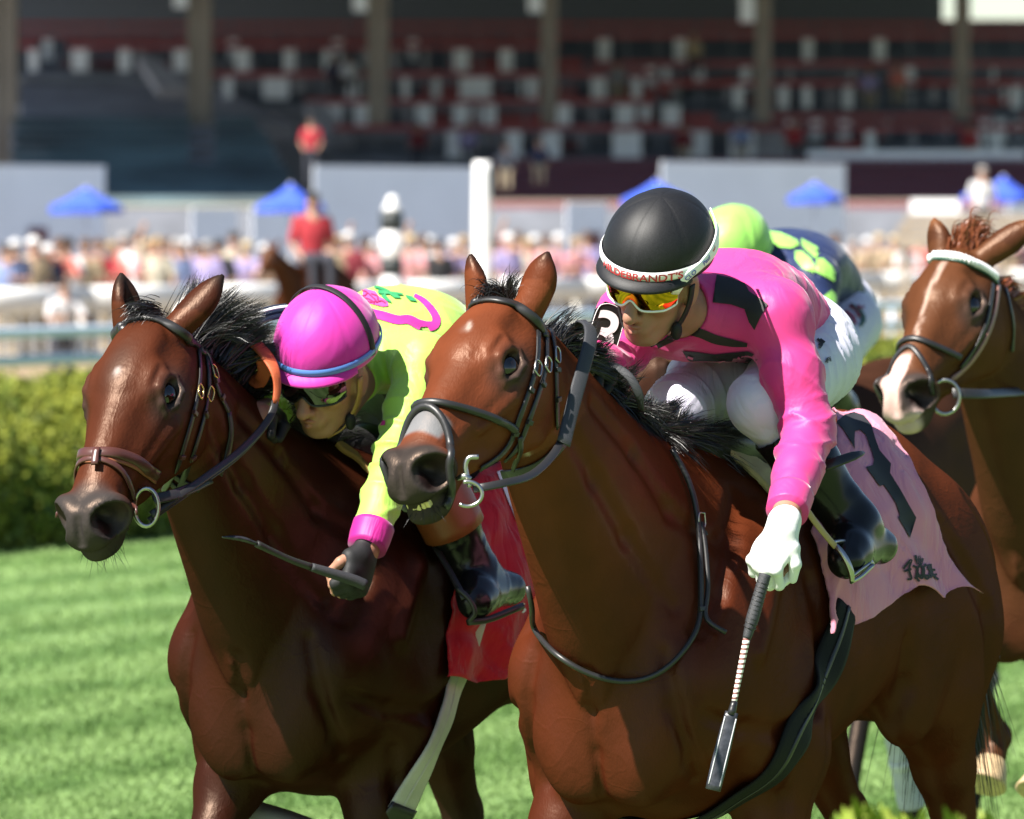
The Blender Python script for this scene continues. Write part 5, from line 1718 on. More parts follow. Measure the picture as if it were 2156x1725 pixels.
def mirror_pts(F, p):
    q = F.inv(p); q[:, 2] *= -1
    return np.array([F(*x) for x in q])
def strap_px(name, hr, px, w, m, parent, n=20, th=.0035, off=.002, mirror=False, both=False):
    p, nn = cast_path(hr.bvh, px, n, off)
    p = smooth_path(p)
    o = ribbon(name, p, nn, w, th, m); adopt(o, parent)
    if mirror:
        pm = mirror_pts(hr.F, p)
        q, nm = hug(hr.bvh, pm, n, off)
        adopt(ribbon(name, q, nm, w, th, m), parent)
    return p, nn
def loop_px(name, hr, px, w, m, parent, n=30, th=.004, off=.002, round_=False, sym=False):
    """strap over the nose or brow; sym adds its reflection through the middle of the head"""
    p, nn = cast_path(hr.bvh, px, n, off)
    if sym:
        wq = hr.F.inv(p)[:, 2]
        k = wq > .004
        p = p[k]
        full = np.vstack([mirror_pts(hr.F, p)[::-1], p])
        p, nn = hug(hr.bvh, full, 2*n, off)
        for _ in range(3): nn[1:-1] = (nn[:-2] + nn[1:-1] + nn[2:])/3
    p = smooth_path(p, 3)
    if round_: adopt(tube(name, p + nn*.004, w, m, seg=8), parent)
    else: adopt(ribbon(name, p, nn, w, th, m), parent)
    return p, nn
def buckle(p, t, nn, parent, m=None, sx=.010, sy=.013):
    t = nrm(t - (t @ nn)*nn); s_ = np.cross(t, nn)
    q = [p + nn*.006 + t*a*sy + s_*b*sx for a, b in ((1, 1), (1, -1), (-1, -1), (-1, 1))]
    adopt(tube('buckle', resample(np.array(q + q[:1]), 17)[:-1], .0020, m or M_metal, seg=6, closed=True), parent)
def keeper(p, t, nn, w, parent, m):
    t = nrm(t - (t @ nn)*nn); s_ = np.cross(t, nn)
    adopt(boxm('keeper', p + nn*.004, (.005, w*.58, .0045), m, None, axes=(t, s_, nn), bevel=.0015), parent)
def sheet(name, bvh, poly, m, parent=None, step=9, off=.010, ripple=.006, rscale=14, thick=.004, seed=1, flare=None):
    """draped cloth: a sheet laid over the surface with thickness and ripples"""
    bm = bmesh.new()
    flat_mesh(bm, poly, step)
    bm.verts.ensure_lookup_table()
    px = np.array([(v.co.x, v.co.y) for v in bm.verts])
    fs = [tuple(v.index for v in f.verts) for f in bm.faces]
    bm.free()
    P3, N3 = [], []
    last = None
    for a, b in px:
        l, n = cast(bvh, a, b)
        if l is None:
            l, n = bvh_near(bvh, P(a, b, last[1] if last is not None else 14.3))
        last = l
        P3.append(l); N3.append(n)
    P3, N3 = np.array(P3), np.array(N3)
    # average the support so that the cloth bridges hollows
    fa = np.array(fs); ed = np.vstack([fa[:, [0, 1]], fa[:, [1, 2]], fa[:, [2, 0]]]); ed = np.vstack([ed, ed[:, ::-1]])
    cnt = np.bincount(ed[:, 0], minlength=len(px))[:, None]
    for _ in range(12):
        for Q_ in (P3, N3):
            acc = np.zeros_like(Q_); np.add.at(acc, ed[:, 0], Q_[ed[:, 1]])
            Q_[:] = .5*Q_ + .5*acc/np.maximum(cnt, 1)
    N3 /= np.linalg.norm(N3, axis=1, keepdims=True) + 1e-9
    r = value_noise(np.c_[px/100.0, np.zeros(len(px))], rscale/4.0, seed) + .5*value_noise(np.c_[px/100.0, np.zeros(len(px))], rscale/2.0, seed + 3)
    o_ = off + ripple*(r + 1)
    if flare is not None: o_ = o_ + flare(px)
    top = P3 + N3*o_[:, None]
    bot = top - N3*thick
    n = len(px)
    fl = []
    e = {}
    for f in fs:
        a, b, c = top[f[0]], top[f[1]], top[f[2]]
        if np.cross(b - a, c - a) @ N3[f[0]] < 0: f = f[::-1]
        fl.append(f)
        for i in range(3): e[(f[i], f[(i+1) % 3])] = 1
    allf = list(fl) + [tuple(i + n for i in f[::-1]) for f in fl]
    for (a, b) in e:
        if (b, a) not in e: allf.append((b, a, a + n, b + n))
    o = mesh_obj(name, np.vstack([top, bot]), allf, m)
    bv = BVHTree.FromPolygons([tuple(x) for x in top], [tuple(f) for f in fl])
    if parent is not None: adopt(o, parent)
    return o, bv
def other_side(o, hr, name, m):
    """the same cloth on the far side of the horse"""
    w = np.array([tuple(v.co) for v in o.data.vertices])
    l = (w - hr.base) @ hr.R.T
    l[:, 1] *= -1
    return mesh_obj(name, hr.base + l @ hr.R, [tuple(p.vertices)[::-1] for p in o.data.polygons], m)
cr = lambda pts, x0=2000, y0=1050, k=2.156: [((x0 + x/k)*.718667, (y0 + y/k)*.71875) for x, y in pts]

# ---------------- bridle of the front bay
bA = tag(empty('bridle', tuple(A.F(.0, 0, 0))), 'black leather bridle with plain browband and steel bit on the front bay horse', 'bridle')
p, n_ = loop_px('browband', A, [(955, 668), (962, 648), (985, 636), (1030, 634), (1078, 643), (1115, 662), (1138, 690), (1146, 712)], .019, M_strap, bA, n=30, th=.007, sym=True)
p, n_ = loop_px('noseband', A, [(848, 925), (856, 885), (872, 862), (905, 851), (950, 856), (1010, 872), (1060, 890), (1082, 905)], .0085, M_strap, bA, n=30, round_=True, sym=True)
p, n_ = loop_px('flash_noseband', A, [(905, 856), (928, 880), (942, 925), (949, 985), (946, 1040), (935, 1068)], .0085, M_strap, bA, n=26, round_=True, sym=True)
for pts, w in (([(1130, 700), (1128, 760), (1112, 820), (1090, 880), (1070, 935), (1042, 965), (1008, 985)], .013), ([(1147, 700), (1146, 770), (1130, 830), (1108, 890), (1088, 940), (1060, 968)], .013), ([(1158, 690), (1166, 760), (1168, 840), (1170, 900)], .014)):
    p, nn = strap_px('cheek_strap', A, pts, w, M_strap, bA, n=22, mirror=True, off=.004)
    buckle(p[5], p[6] - p[4], nn[5], bA)
    keeper(p[8], p[9] - p[7], nn[8], w, bA, M_strap)
    keeper(p[14], p[15] - p[13], nn[14], w, bA, M_strap)
strap_px('strap_end', A, [(1088, 915), (1090, 945), (1086, 985)], [.012, .012, .008], M_strap, bA, n=8, off=.010)
strap_px('curb_strap', A, [(1010, 1000), (1060, 1000), (1110, 990), (1150, 968), (1185, 930)], .022, M_strap, bA, n=16, off=.004)
pr = [P(985, 968, 12.93), P(998, 962, 12.94), P(1006, 972, 12.95), P(1003, 1000, 12.95), P(998, 1015, 12.95)]
c0, cn = cast(A.bvh, 990, 1000)
yb = (c0[1] if c0 is not None else 12.95) - .02
adopt(tube('bit_ring', [P(1008, 962, yb), P(988, 964, yb), P(980, 980, yb), P(984, 1005, yb), P(990, 1025, yb-.004)], .0052, M_metal, n=20, seg=8), bA)
adopt(tube('bit_mouthpiece', [P(962, 1008, yb+.01), P(978, 1003, yb), P(990, 1010, yb)], [.004, .007, .006], M_metal, n=10), bA)
adopt(tube('rein_ring', [P(985 + 30*math.cos(a), 1040 + 26*math.sin(a), yb - .01) for a in np.linspace(-1.9, 2.2, 24)], .004, M_metal, seg=8), bA)
# reins
rA = [P(996, 1030, yb), P(1060, 1018, yb + .02), P(1120, 1000, yb + .10), P(1170, 950, yb + .22), P(1200, 880, yb + .30)]
pR = resample(np.array(rA), 16)
adopt(ribbon('rein', pR, [camvec(.2, .4, 1)]*16, .016, .004, M_strap), bA)
rg = [P(1186, 935, yb + .24), P(1204, 860, yb + .30), P(1226, 780, yb + .36), P(1242, 720, yb + .42), P(1240, 690, yb + .47), P(1222, 682, yb + .52), P(1204, 700, yb + .55), P(1192, 735, yb + .57)]
pg = resample(np.array(rg), 30)
adopt(ribbon('rein_grip', pg, [camvec(.45, .2, 1)]*30, .030, .005, M_rubber_black), bA)
rb = resample(np.array([P(1250, 775, 13.55), P(1290, 772, 13.52), P(1325, 795, 13.5), P(1345, 830, 13.5), P(1352, 862, 13.52)]), 18)
adopt(ribbon('rein', rb, [camvec(-.3, .7, .7)]*18, .018, .005, M_rubber_black), bA)
# loose yoke strap round the chest
def near_chest(hr, px, off): 
    out = []
    for a, b in px:
        l, n = cast(hr.bvh, a, b)
        if l is None:
            l, n = bvh_near(hr.bvh, P(a, b, 13.55))
        out.append(l + n*off)
    return np.array(out)
yk = tag(empty('yoke_strap', tuple(P(1290, 1430, 13.4))), 'thin black yoke strap looped round the front bay horse\'s chest', 'strap')
yp = near_chest(A, [(1404, 952), (1425, 985), (1445, 1030), (1458, 1085), (1464, 1150), (1467, 1230), (1468, 1300), (1455, 1350), (1425, 1395), (1375, 1427), (1310, 1435), (1240, 1412), (1180, 1372), (1135, 1325), (1113, 1280), (1107, 1235)], .012)
adopt(tube('strap', smooth_path(resample(yp, 70), 6), .0062, M_strap, seg=8), yk)
yq = near_chest(A, [(1462, 1100), (1472, 1160), (1475, 1240), (1473, 1295), (1490, 1320), (1518, 1340)], .018)
adopt(tube('strap_end', smooth_path(resample(yq, 24), 2), .0055, M_strap, seg=8), yk)
for k in ((1463, 1095), (1467, 1285), (1467, 1130)):
    c, n = cast(A.bvh, *k); 
    if k[1] == 1095: buckle(c + n*.012, np.array((0, 0, 1.0)), n, yk)
    else: keeper(c + n*.013, np.array((0, 0, 1.0)), n, .018, yk, M_strap)
# ---------------- teeth of the front bay
tv = A.F
for i in range(6):
    w_ = (-.024 + .0096*i)
    q = tv(.36 + (.600 - .36)*.80 - abs(w_)*.45, -.1345, w_ + .004)
    o = adopt(boxm('tooth', q, (.0060, .0068, .0046), M_teeth, None, axes=(tv.u, tv.v, tv.w), bevel=.0018), A.root)
# ---------------- saddle pad, saddle, cloth, girth of the front bay
padA, _ = sheet('saddle_pad', A.bvh, cr([(70, 485), (130, 468), (215, 500), (300, 548), (400, 610), (500, 668), (600, 725), (668, 770), (655, 840), (640, 900), (600, 965), (555, 930), (480, 860), (400, 775), (310, 700), (200, 620), (120, 565), (75, 530)]), M_pad, None, step=8, off=.016, ripple=.004, thick=.014)
tag(padA, 'cream chamois saddle pad edge under the pink rider\'s saddle', 'saddle pad')
sdA = tag(empty('saddle', tuple(P(1620, 960, 14.0))), 'small black racing saddle with dark red edge under the pink rider', 'saddle')
o, _ = sheet('flap', A.bvh, cr([(140, 462), (260, 440), (420, 440), (600, 470), (760, 500), (800, 640), (760, 780), (690, 790), (600, 720), (500, 660), (400, 600), (300, 540), (210, 495)]), M_black_leather, None, step=9, off=.030, ripple=.003, thick=.008)
adopt(o, sdA)
o, _ = sheet('red_edge', A.bvh, cr([(150, 458), (215, 452), (262, 500), (330, 555), (300, 545), (250, 515), (200, 488)]), mat('dark_red_leather', (.16, .006, .010), rough=.3), None, step=8, off=.040, ripple=.001, thick=.004)
adopt(o, sdA)
for f_, l_ in ((-.12, 0),):
    S = Sculpt()
    q0 = Wp(A, -.36, 0, 1.555); q1 = Wp(A, .06, 0, 1.60)
    S.loft(q0, nrm(q1 - q0), UPV, LEFT, [(-.02, 0, -.02, .03, .02, .05, 2, 2), (.03, 0, 0, .12, .035, .09, 2.2, 2), (.2, 0, -.02, .11, .03, .09, 2.2, 2), (.36, 0, 0, .09, .035, .09, 2, 2), (.45, 0, -.01, .03, .02, .04, 2, 2)], .02)
    v, f = S.mesh(.012); adopt(mesh_obj('seat', v, f, M_black_leather), sdA)
cr2 = lambda pts: cr(pts, 2285, 1170, 1.3902)
pc = cr2([(200, 34), (290, 36), (350, 56), (415, 104), (470, 184), (540, 300), (590, 410), (635, 530), (662, 640), (715, 735), (760, 810), (735, 792), (690, 778), (635, 806), (582, 834), (556, 804), (530, 776), (505, 770), (493, 800), (440, 842), (350, 902), (272, 946), (262, 905), (240, 900), (205, 940), (148, 972), (150, 900), (155, 780), (132, 650), (88, 545), (105, 480), (150, 350), (200, 200)])
def flA(px): return .030*sstep(1150, 1290, px[:, 1])*sstep(1850, 1990, px[:, 0]) + .008*np.sin((px[:, 0] - .42*(px[:, 1] - 1000))/19.0)*sstep(980, 1250, px[:, 1]) + .004*np.sin((px[:, 0] - .5*px[:, 1])/12.0) + .016*np.exp(-((px[:, 0] + .12*px[:, 1] - 1888)/11.0)**2)*sstep(1080, 1250, px[:, 1])
clA, clbv = sheet('saddle_cloth', A.bvh, pc, M_pinkcloth, None, step=7, off=.020, ripple=.003, rscale=9, flare=flA)
tag(clA, 'pink cotton saddle cloth with black number 3 on the front bay horse', 'saddle cloth')
adopt(other_side(clA, A, 'far_half', M_pinkcloth), clA)
three = cr2([(228, 96), (262, 66), (300, 55), (340, 68), (370, 104), (386, 160), (404, 210), (450, 264), (446, 302), (490, 372), (522, 430), (552, 482), (526, 566), (506, 528), (478, 482), (486, 474), (470, 425), (440, 378), (420, 350), (404, 356), (376, 316), (348, 278), (376, 270), (381, 248), (375, 222), (360, 180), (347, 145), (326, 126), (304, 132), (301, 165), (303, 206), (288, 176), (255, 122)])
decal('number', clbv, three, M_number_black, clA, step=4, off=.003)
for st_ in ([(1390, 1330), (1420, 1290), (1440, 1275), (1425, 1330), (1440, 1390), (1415, 1395)], [(1395, 1345), (1440, 1330)], [(1465, 1245), (1480, 1300), (1490, 1250), (1500, 1300), (1512, 1265)], [(1450, 1310), (1480, 1330), (1470, 1380), (1490, 1410)], [(1500, 1300), (1475, 1340), (1505, 1390), (1520, 1340), (1500, 1310)], [(1530, 1300), (1510, 1350), (1540, 1395), (1560, 1345), (1540, 1305)], [(1560, 1300), (1570, 1360), (1610, 1400)], [(1540, 1330), (1590, 1340)], [(1575, 1330), (1560, 1390)], [(1460, 1390), (1500, 1370), (1560, 1375), (1600, 1365)]):
    decal('embroidery', clbv, sweep_poly(cr(st_), 4.6), M_number_black, clA, step=6, off=.003)
# girth
gA = tag(empty('girth', tuple(P(1700, 1480, 13.9))), 'black girth round the front bay horse below the pink cloth', 'girth')
def full_girth(hr, px, widths, m, parent, name='strap', off=.006):
    """visible run on the near side, then under the belly and up the other side"""
    p, nn = cast_path(hr.bvh, px, 26, off)
    l = (smooth_path(p, 12) - hr.base) @ hr.R.T
    e = l[-1]
    k = int(len(l)*1.0)
    bot = np.array([(e[0] + .01, e[1]*.66, e[2] - .10), (e[0] + .015, 0, e[2] - .16)])
    mir = l[::-1]*np.array((1, -1, 1))
    path = np.vstack([l[:k], bot, (bot*np.array((1, -1, 1)))[:1], mir])
    q, nm = hug(hr.bvh, hr.base + path @ hr.R, 90, off)
    q = smooth_path(q, 10); nm = smooth_path(nm, 14)
    q = q + nm*.004
    adopt(ribbon(name, q, nm, widths, .008, m), parent)
    return q, nm
q, nm = full_girth(A, [(1772, 1280), (1758, 1340), (1738, 1400), (1712, 1460), (1680, 1525), (1652, 1578)], [.075, .085, .088, .09, .088, .085, .075], M_girth_black, gA)
adopt(ribbon('seam', (q + nm*.008)[:44], nm[:44], .012, .003, M_black_leather), gA)
# stirrup
stA = tag(empty('stirrup', tuple(P(1800, 1215, 13.8))), 'steel stirrup iron on leather under the pink rider\'s boot', 'stirrup')
adopt(ribbon('stirrup_leather', resample(np.array([P(1690, 1062, 13.62), P(1722, 1108, 13.66), P(1757, 1150, 13.72)]), 10), [camvec(.1, .3, 1)]*10, .013, .004, mat('buff_leather', (.33, .22, .12), rough=.5)), stA)
ys = 13.74
adopt(tube('iron', [P(1752, 1143, ys), P(1768, 1158, ys - .012), P(1782, 1180, ys - .016), P(1792, 1205, ys - .012), P(1794, 1225, ys)], [.0055, .0065, .0072, .0070, .0055], M_metal, n=18), stA)
adopt(tube('tread', [P(1792, 1226, ys), P(1815, 1212, ys + .03), P(1838, 1190, ys + .06)], .0045, M_metal, n=8), stA)
adopt(tube('tread', [P(1792, 1215, ys), P(1812, 1200, ys + .03), P(1832, 1186, ys + .06)], .0035, M_metal, n=8), stA)
adopt(tube('iron', [P(1752, 1143, ys), P(1775, 1140, ys + .05), P(1810, 1150, ys + .10), P(1838, 1190, ys + .09)], .005, M_metal, n=14), stA)
# spare end of the boot strap
adopt(ribbon('stirrup_leather', resample(np.array([P(1730, 985, 13.80), P(1765, 972, 13.80), P(1805, 958, 13.83), P(1816, 955, 13.85)]), 10), [camvec(.1, .5, 1)]*10, [.022, .022, .02, .008], .005, M_black_leather), stA)
# whip of the pink rider
whA = tag(empty('riding_whip', tuple(P(1570, 1345, 13.4))), 'whip with black wrapped grip and leather flap in the white glove', 'whip')
wp = lambda a, b: P(a, b, 13.46 - .08*(b - 1190)/470)
g0, g1, g2, g3 = wp(1611, 1210), wp(1572, 1345), wp(1545, 1482), wp(1501, 1664)
adopt(tube('grip', [g0, lerp(g0, g1, .5), lerp(g0, g1, .86), g1], [.0125, .0125, .0135, .0085], M_rubber_black, n=30, seg=14), whA)
for i in range(11):
    c = lerp(g0, g1, .12 + .07*i)
    d = nrm(g1 - g0); a = nrm(np.cross(d, (0, 1, .2))); b = np.cross(d, a)
    adopt(tube('wrap_ridge', [c + (a*math.cos(t) + b*math.sin(t))*.0128 + d*.004*math.sin(t) for t in np.linspace(0, 2*math.pi, 17)[:-1]], .0010, M_strap, seg=5, closed=True), whA)
M_wind = mat('white_brown_whipping', (.5, .42, .38), rough=.5)
nt = M_wind.node_tree; wv_ = nt.nodes.new('ShaderNodeTexWave'); tcn = nt.nodes.new('ShaderNodeTexCoord'); rp = nt.nodes.new('ShaderNodeValToRGB')
wv_.bands_direction = 'Z'; wv_.inputs['Scale'].default_value = 32; wv_.inputs['Distortion'].default_value = 1.0
rp.color_ramp.elements[0].color = (.16, .06, .05, 1); rp.color_ramp.elements[1].color = (.72, .68, .62, 1); rp.color_ramp.elements[0].position = .3; rp.color_ramp.elements[1].position = .5
nt.links.new(tcn.outputs['Object'], wv_.inputs['Vector']); nt.links.new(wv_.outputs[0], rp.inputs[0]); nt.links.new(rp.outputs[0], nt.nodes['Principled BSDF'].inputs['Base Color'])
adopt(tube('shaft', [g1, g2], [.0075, .0055], M_wind, n=12, seg=12), whA)
adopt(tube('collar', [lerp(g2, g3, -.03), lerp(g2, g3, .13)], [.0065, .0095], M_black_leather, n=4, seg=12), whA)
M_flap = mat('scuffed_black_leather', (.020, .021, .026), rough=.36, spec=.5, var=(60, .8), bump=(70, .3, 4, .002))
fl0 = resample(np.array([lerp(g2, g3, .10), lerp(g2, g3, .5), g3]), 16)
adopt(ribbon('flap', fl0, [camvec(-.1, .1, 1)]*16, [.026, .031, .033, .031], .006, M_flap), whA)
for sd in (-1, 1):
    sv = nrm(np.cross(g3 - g2, camvec(-.1, .1, 1)))
    adopt(tube('edge_seam', fl0[1:-1] + sv*sd*.0115 + camvec(0, 0, .0065), .0014, mat('pale_thread', (.42, .42, .44), rough=.6), seg=5), whA)

# ---------------- bridle of the second bay
bB = tag(empty('bridle', tuple(B.F(0, 0, 0))), 'dark brown bridle with padded brown noseband on the left bay horse', 'bridle')
loop_px('browband', B, [(212, 735), (216, 705), (232, 682), (270, 668), (320, 674), (370, 692), (405, 718), (424, 748)], .020, M_strap, bB, n=30, th=.008, sym=True)
loop_px('noseband', B, [(168, 1005), (170, 975), (190, 958), (235, 955), (285, 970), (328, 1000)], .024, M_strap_brown, bB, n=26, th=.009, sym=True)
loop_px('noseband_lining', B, [(170, 1008), (176, 985), (200, 972), (240, 970), (285, 985), (325, 1014)], .010, mat('tan_lining', (.22, .075, .035), rough=.5), bB, n=26, th=.004, sym=True)
loop_px('flash_strap', B, [(204, 966), (240, 980), (264, 1010), (275, 1050), (282, 1085)], .013, M_strap_brown, bB, n=20, th=.005, off=.006, sym=True)
loop_px('flash_keeper', B, [(208, 950), (204, 966), (203, 985)], .016, M_strap_brown, bB, n=6, th=.006, off=.012)
for pts, w in (([(415, 735), (418, 800), (404, 870), (384, 940), (362, 1005), (338, 1040)], .013), ([(432, 740), (437, 810), (428, 870), (408, 940), (388, 1000), (372, 1045)], .013), ([(436, 750), (455, 820), (478, 868)], .012)):
    p, nn = strap_px('cheek_strap', B, pts, w, M_strap, bB, n=22, mirror=True, off=.004)
    buckle(p[6], p[7] - p[5], nn[6], bB, M_brass)
    keeper(p[9], p[10] - p[8], nn[9], w, bB, M_strap_brown)
    keeper(p[15], p[16] - p[14], nn[15], w, bB, M_strap_brown)
strap_px('throat_latch', B, [(478, 868), (484, 905), (478, 950), (460, 1000)], .014, M_strap, bB, n=12, off=.004)
cB, nB_ = cast(B.bvh, 300, 1055)
yB = (cB[1] if cB is not None else 13.9) - .025
adopt(tube('bit_ring', [P(308 + 34*math.cos(a)*.75, 1068 + 40*math.sin(a), yB) for a in np.linspace(0, 2*math.pi, 25)[:-1]], .0048, M_metal, seg=8, closed=True), bB)
adopt(tube('bit_mouthpiece', [P(272, 1062, yB + .02), P(285, 1070, yB)], .006, M_metal, n=6), bB)
adopt(ribbon('curb_strap', resample(np.array([P(322, 1052, yB), P(360, 1044, yB + .03), P(400, 1030, yB + .09), P(440, 1010, yB + .16)]), 12), [camvec(.2, .4, 1)]*12, .024, .005, M_strap), bB)
rB = resample(np.array([P(318, 1085, yB), P(380, 1042, yB + .05), P(440, 1000, yB + .14), P(500, 955, yB + .24), P(545, 910, yB + .32), P(572, 872, yB + .36), P(579, 845, yB + .37)]), 26)
adopt(ribbon('rein', rB, [camvec(.35, .5, .8)]*26, .016, .004, M_strap), bB)
adopt(ribbon('rein', rB + np.array((-.006, .01, -.012)), [camvec(.35, .5, .8)]*26, .012, .003, M_strap), bB)
gB = resample(np.array([P(579, 850, yB + .37), P(583, 815, yB + .375), P(577, 780, yB + .38), P(556, 745, yB + .42), P(525, 715, yB + .47), P(490, 690, yB + .52)]), 26)
adopt(ribbon('rein_grip', gB, [camvec(.5, .6, .7)]*26, [.014, .020, .034, .040, .040, .036], .005, M_rubber_orange), bB)
gB2 = resample(np.array([P(548, 745, yB + .44), P(556, 780, yB + .46), P(545, 805, yB + .48), P(530, 795, yB + .5)]), 14)
adopt(ribbon('rein_grip', gB2, [camvec(.2, .2, 1)]*14, .030, .005, M_rubber_orange), bB)
# navy rein number plate behind the magenta cap
nb = resample(np.array([P(512, 690, 14.55), P(540, 672, 14.56), P(575, 660, 14.58), P(610, 655, 14.6)]), 12)
sp = tag(ribbon('neck_strap', nb, [camvec(-.1, .7, .7)]*12, .045, .006, mat('navy_vinyl', (.010, .013, .028), rough=.25)), 'navy neck strap with white line behind the left bay\'s mane', 'strap')
adopt(ribbon('white_line', nb + camvec(0, .010, .012), [camvec(-.1, .7, .7)]*12, .007, .003, M_white_rub), sp)

# ---------------- cloth, pads, girth, stirrup of the second bay
clB, clBb = sheet('saddle_cloth', B.bvh, [(898, 1108), (950, 1040), (1000, 990), (1060, 960), (1120, 960), (1140, 1100), (1142, 1250), (1120, 1390), (1085, 1412), (1035, 1432), (985, 1448), (950, 1436), (918, 1438), (924, 1360), (932, 1285), (930, 1210)], M_redcloth, None, step=9, off=.016, ripple=.010, rscale=9, flare=lambda px: .012*np.sin(px[:, 0]/13.0 + px[:, 1]/90.0)*sstep(1050, 1350, px[:, 1]))
tag(clB, 'red saddle cloth with white print on the left bay horse', 'saddle cloth')
adopt(other_side(clB, B, 'far_half', M_redcloth), clB)
decal('number', clBb, [(1045, 995), (1072, 985), (1092, 1040), (1098, 1100), (1086, 1098), (1066, 1050)], mat('white_felt', (.72, .70, .74), rough=.8), clB, step=8, off=.003)
decal('print', clBb, sweep_poly([(1102, 1270), (1096, 1278), (1104, 1284), (1098, 1290)], 4), M_white_rub, clB, step=4, off=.003)
pdB, _ = sheet('saddle_pad', B.bvh, [(848, 1098), (880, 1085), (905, 1110), (925, 1150), (940, 1185), (922, 1205), (900, 1175), (875, 1135)], M_girth_white, None, step=7, off=.024, ripple=.003, thick=.012)
tag(pdB, 'white saddle pad edge beside the red cloth', 'saddle pad')
pdB2, _ = sheet('saddle_pad', B.bvh, [(686, 940), (712, 938), (745, 958), (775, 995), (790, 1040), (770, 1015), (735, 982), (700, 962)], M_pad_orange, None, step=7, off=.020, ripple=.003, thick=.012)
tag(pdB2, 'yellow chamois pad at the left bay horse\'s withers', 'saddle pad')
sdB = tag(empty('saddle', tuple(P(900, 1000, 14.9))), 'small black racing saddle under the lime rider', 'saddle')
S = Sculpt()
q0 = Wp(B, -.36, 0, 1.53); q1 = Wp(B, .06, 0, 1.575)
S.loft(q0, nrm(q1 - q0), UPV, LEFT, [(-.02, 0, -.02, .03, .02, .05, 2, 2), (.03, 0, 0, .12, .035, .09, 2.2, 2), (.2, 0, -.02, .11, .03, .09, 2.2, 2), (.36, 0, 0, .09, .035, .09, 2, 2), (.45, 0, -.01, .03, .02, .04, 2, 2)], .02)
v, f = S.mesh(.012); adopt(mesh_obj('seat', v, f, M_black_leather), sdB)
gBt = tag(empty('girth', tuple(P(920, 1520, 14.6))), 'off white girth with black end round the left bay horse', 'girth')
q, nm = full_girth(B, [(995, 1300), (975, 1370), (952, 1440), (925, 1520), (895, 1590), (862, 1652)], [.060, .062, .066, .068, .066, .062, .060], M_girth_white, gBt)
adopt(ribbon('seam', (q + nm*.008)[:40], nm[:40], .008, .002, M_girth_white), gBt)
adopt(ribbon('elastic_end', (q + nm*.006)[30:36], nm[30:36], .070, .008, M_black_leather), gBt)
stB = tag(empty('stirrup', tuple(P(1000, 1290, 14.5))), 'black stirrup under the lime rider\'s boot', 'stirrup')
yS = J2['toeL'][1] - .035
adopt(ribbon('stirrup_leather', resample(np.array([P(915, 1150, yS + .10), P(945, 1200, yS + .06), P(978, 1262, yS)]), 10), [camvec(.1, .3, 1)]*10, .014, .004, M_black_leather), stB)
adopt(tube('iron', [P(962, 1238, yS), P(988, 1262, yS - .01), P(1000, 1290, yS - .01), P(985, 1310, yS)], .006, M_strap, n=14), stB)
adopt(tube('tread', [P(985, 1310, yS), P(1030, 1304, yS + .03), P(1100, 1276, yS + .10)], .008, M_strap, n=8), stB)
# whip of the lime rider
whB = tag(empty('riding_whip', tuple(P(700, 1215, 14.25))), 'thin black whip held out to the left by the lime rider', 'whip')
wq = [P(768, 1232, 14.26), P(745, 1222, 14.25), P(700, 1208, 14.23), P(655, 1194, 14.21), P(615, 1180, 14.19), P(575, 1162, 14.17), P(540, 1145, 14.15), P(505, 1134, 14.13), P(469, 1131, 14.11)]
adopt(tube('grip', wq[:4], [.0125, .012, .011, .009], M_rubber_black, n=20, seg=12), whB)
adopt(tube('shaft', wq[3:7], [.0085, .007, .008], M_strap, n=16, seg=10), whB)
adopt(tube('flap', wq[6:], [.008, .0115, .0115, .004], M_flap, n=16, seg=10, squash=.5), whB)
# ------------------------------------------------------------ prints, straps and lettering on the riders
c3 = lambda pts: [((1650 + x/1.9167)*.718667, (500 + y/1.9167)*.71875) for x, y in pts]      # from a close view of the pink rider
jb = R1.jbvh
for poly in ([(862, 588), (940, 605), (1020, 635), (1045, 680), (1100, 715), (1150, 752), (1110, 820), (1075, 895), (1045, 850), (1020, 778), (940, 752), (838, 742), (850, 660)],
             [(820, 350), (880, 350), (955, 368), (930, 376), (860, 366), (815, 358)],
             [(835, 392), (930, 396), (1040, 410), (1140, 415), (1215, 440), (1205, 448), (1110, 432), (1000, 424), (900, 414), (838, 412)],
             [(670, 1010), (760, 1018), (850, 1030), (940, 1020), (1040, 1012), (1075, 1030), (1050, 1055), (1100, 1062), (1020, 1085), (960, 1075), (900, 1100), (830, 1105), (760, 1095), (700, 1060)],
             [(270, 700), (300, 720), (330, 765), (350, 800), (330, 812), (300, 770)]):
    decal('black_panel', jb, c3(poly), M_black_print, R1.jersey, step=7)
decal('black_stripe', jb, sweep_poly(c3([(530, 985), (600, 945), (700, 905), (770, 912), (850, 945), (940, 965), (1035, 978)]), [12, 15, 17, 19, 19, 16, 8]), M_black_print, R1.jersey, step=7)
for st_ in ([(760, 1068), (785, 1090), (800, 1070)], [(840, 1078), (910, 1066), (850, 1096), (900, 1102)], [(980, 1040), (1000, 1060)], [(700, 1040), (730, 1050)]):
    decal('pink_stitching', jb, sweep_poly(c3(st_), 5), M_pink, R1.jersey, step=5, off=.0045)
# print on the breeches
for st_ in ([(1425, 948), (1450, 975), (1435, 1000)], [(1440, 950), (1465, 970)], [(1432, 985), (1460, 960)]):
    decal('logo', R1.brbvh, sweep_poly(c3(st_), 5), M_black_print, R1.breeches, step=5, off=.003)
for st_ in ([(1470, 1080), (1478, 1056)], [(1480, 1082), (1483, 1052), (1489, 1068), (1494, 1048), (1498, 1074)]):
    decal('logo', R1.brbvh, sweep_poly(c3(st_), 2.2), M_black_print, R1.breeches, step=5, off=.003)
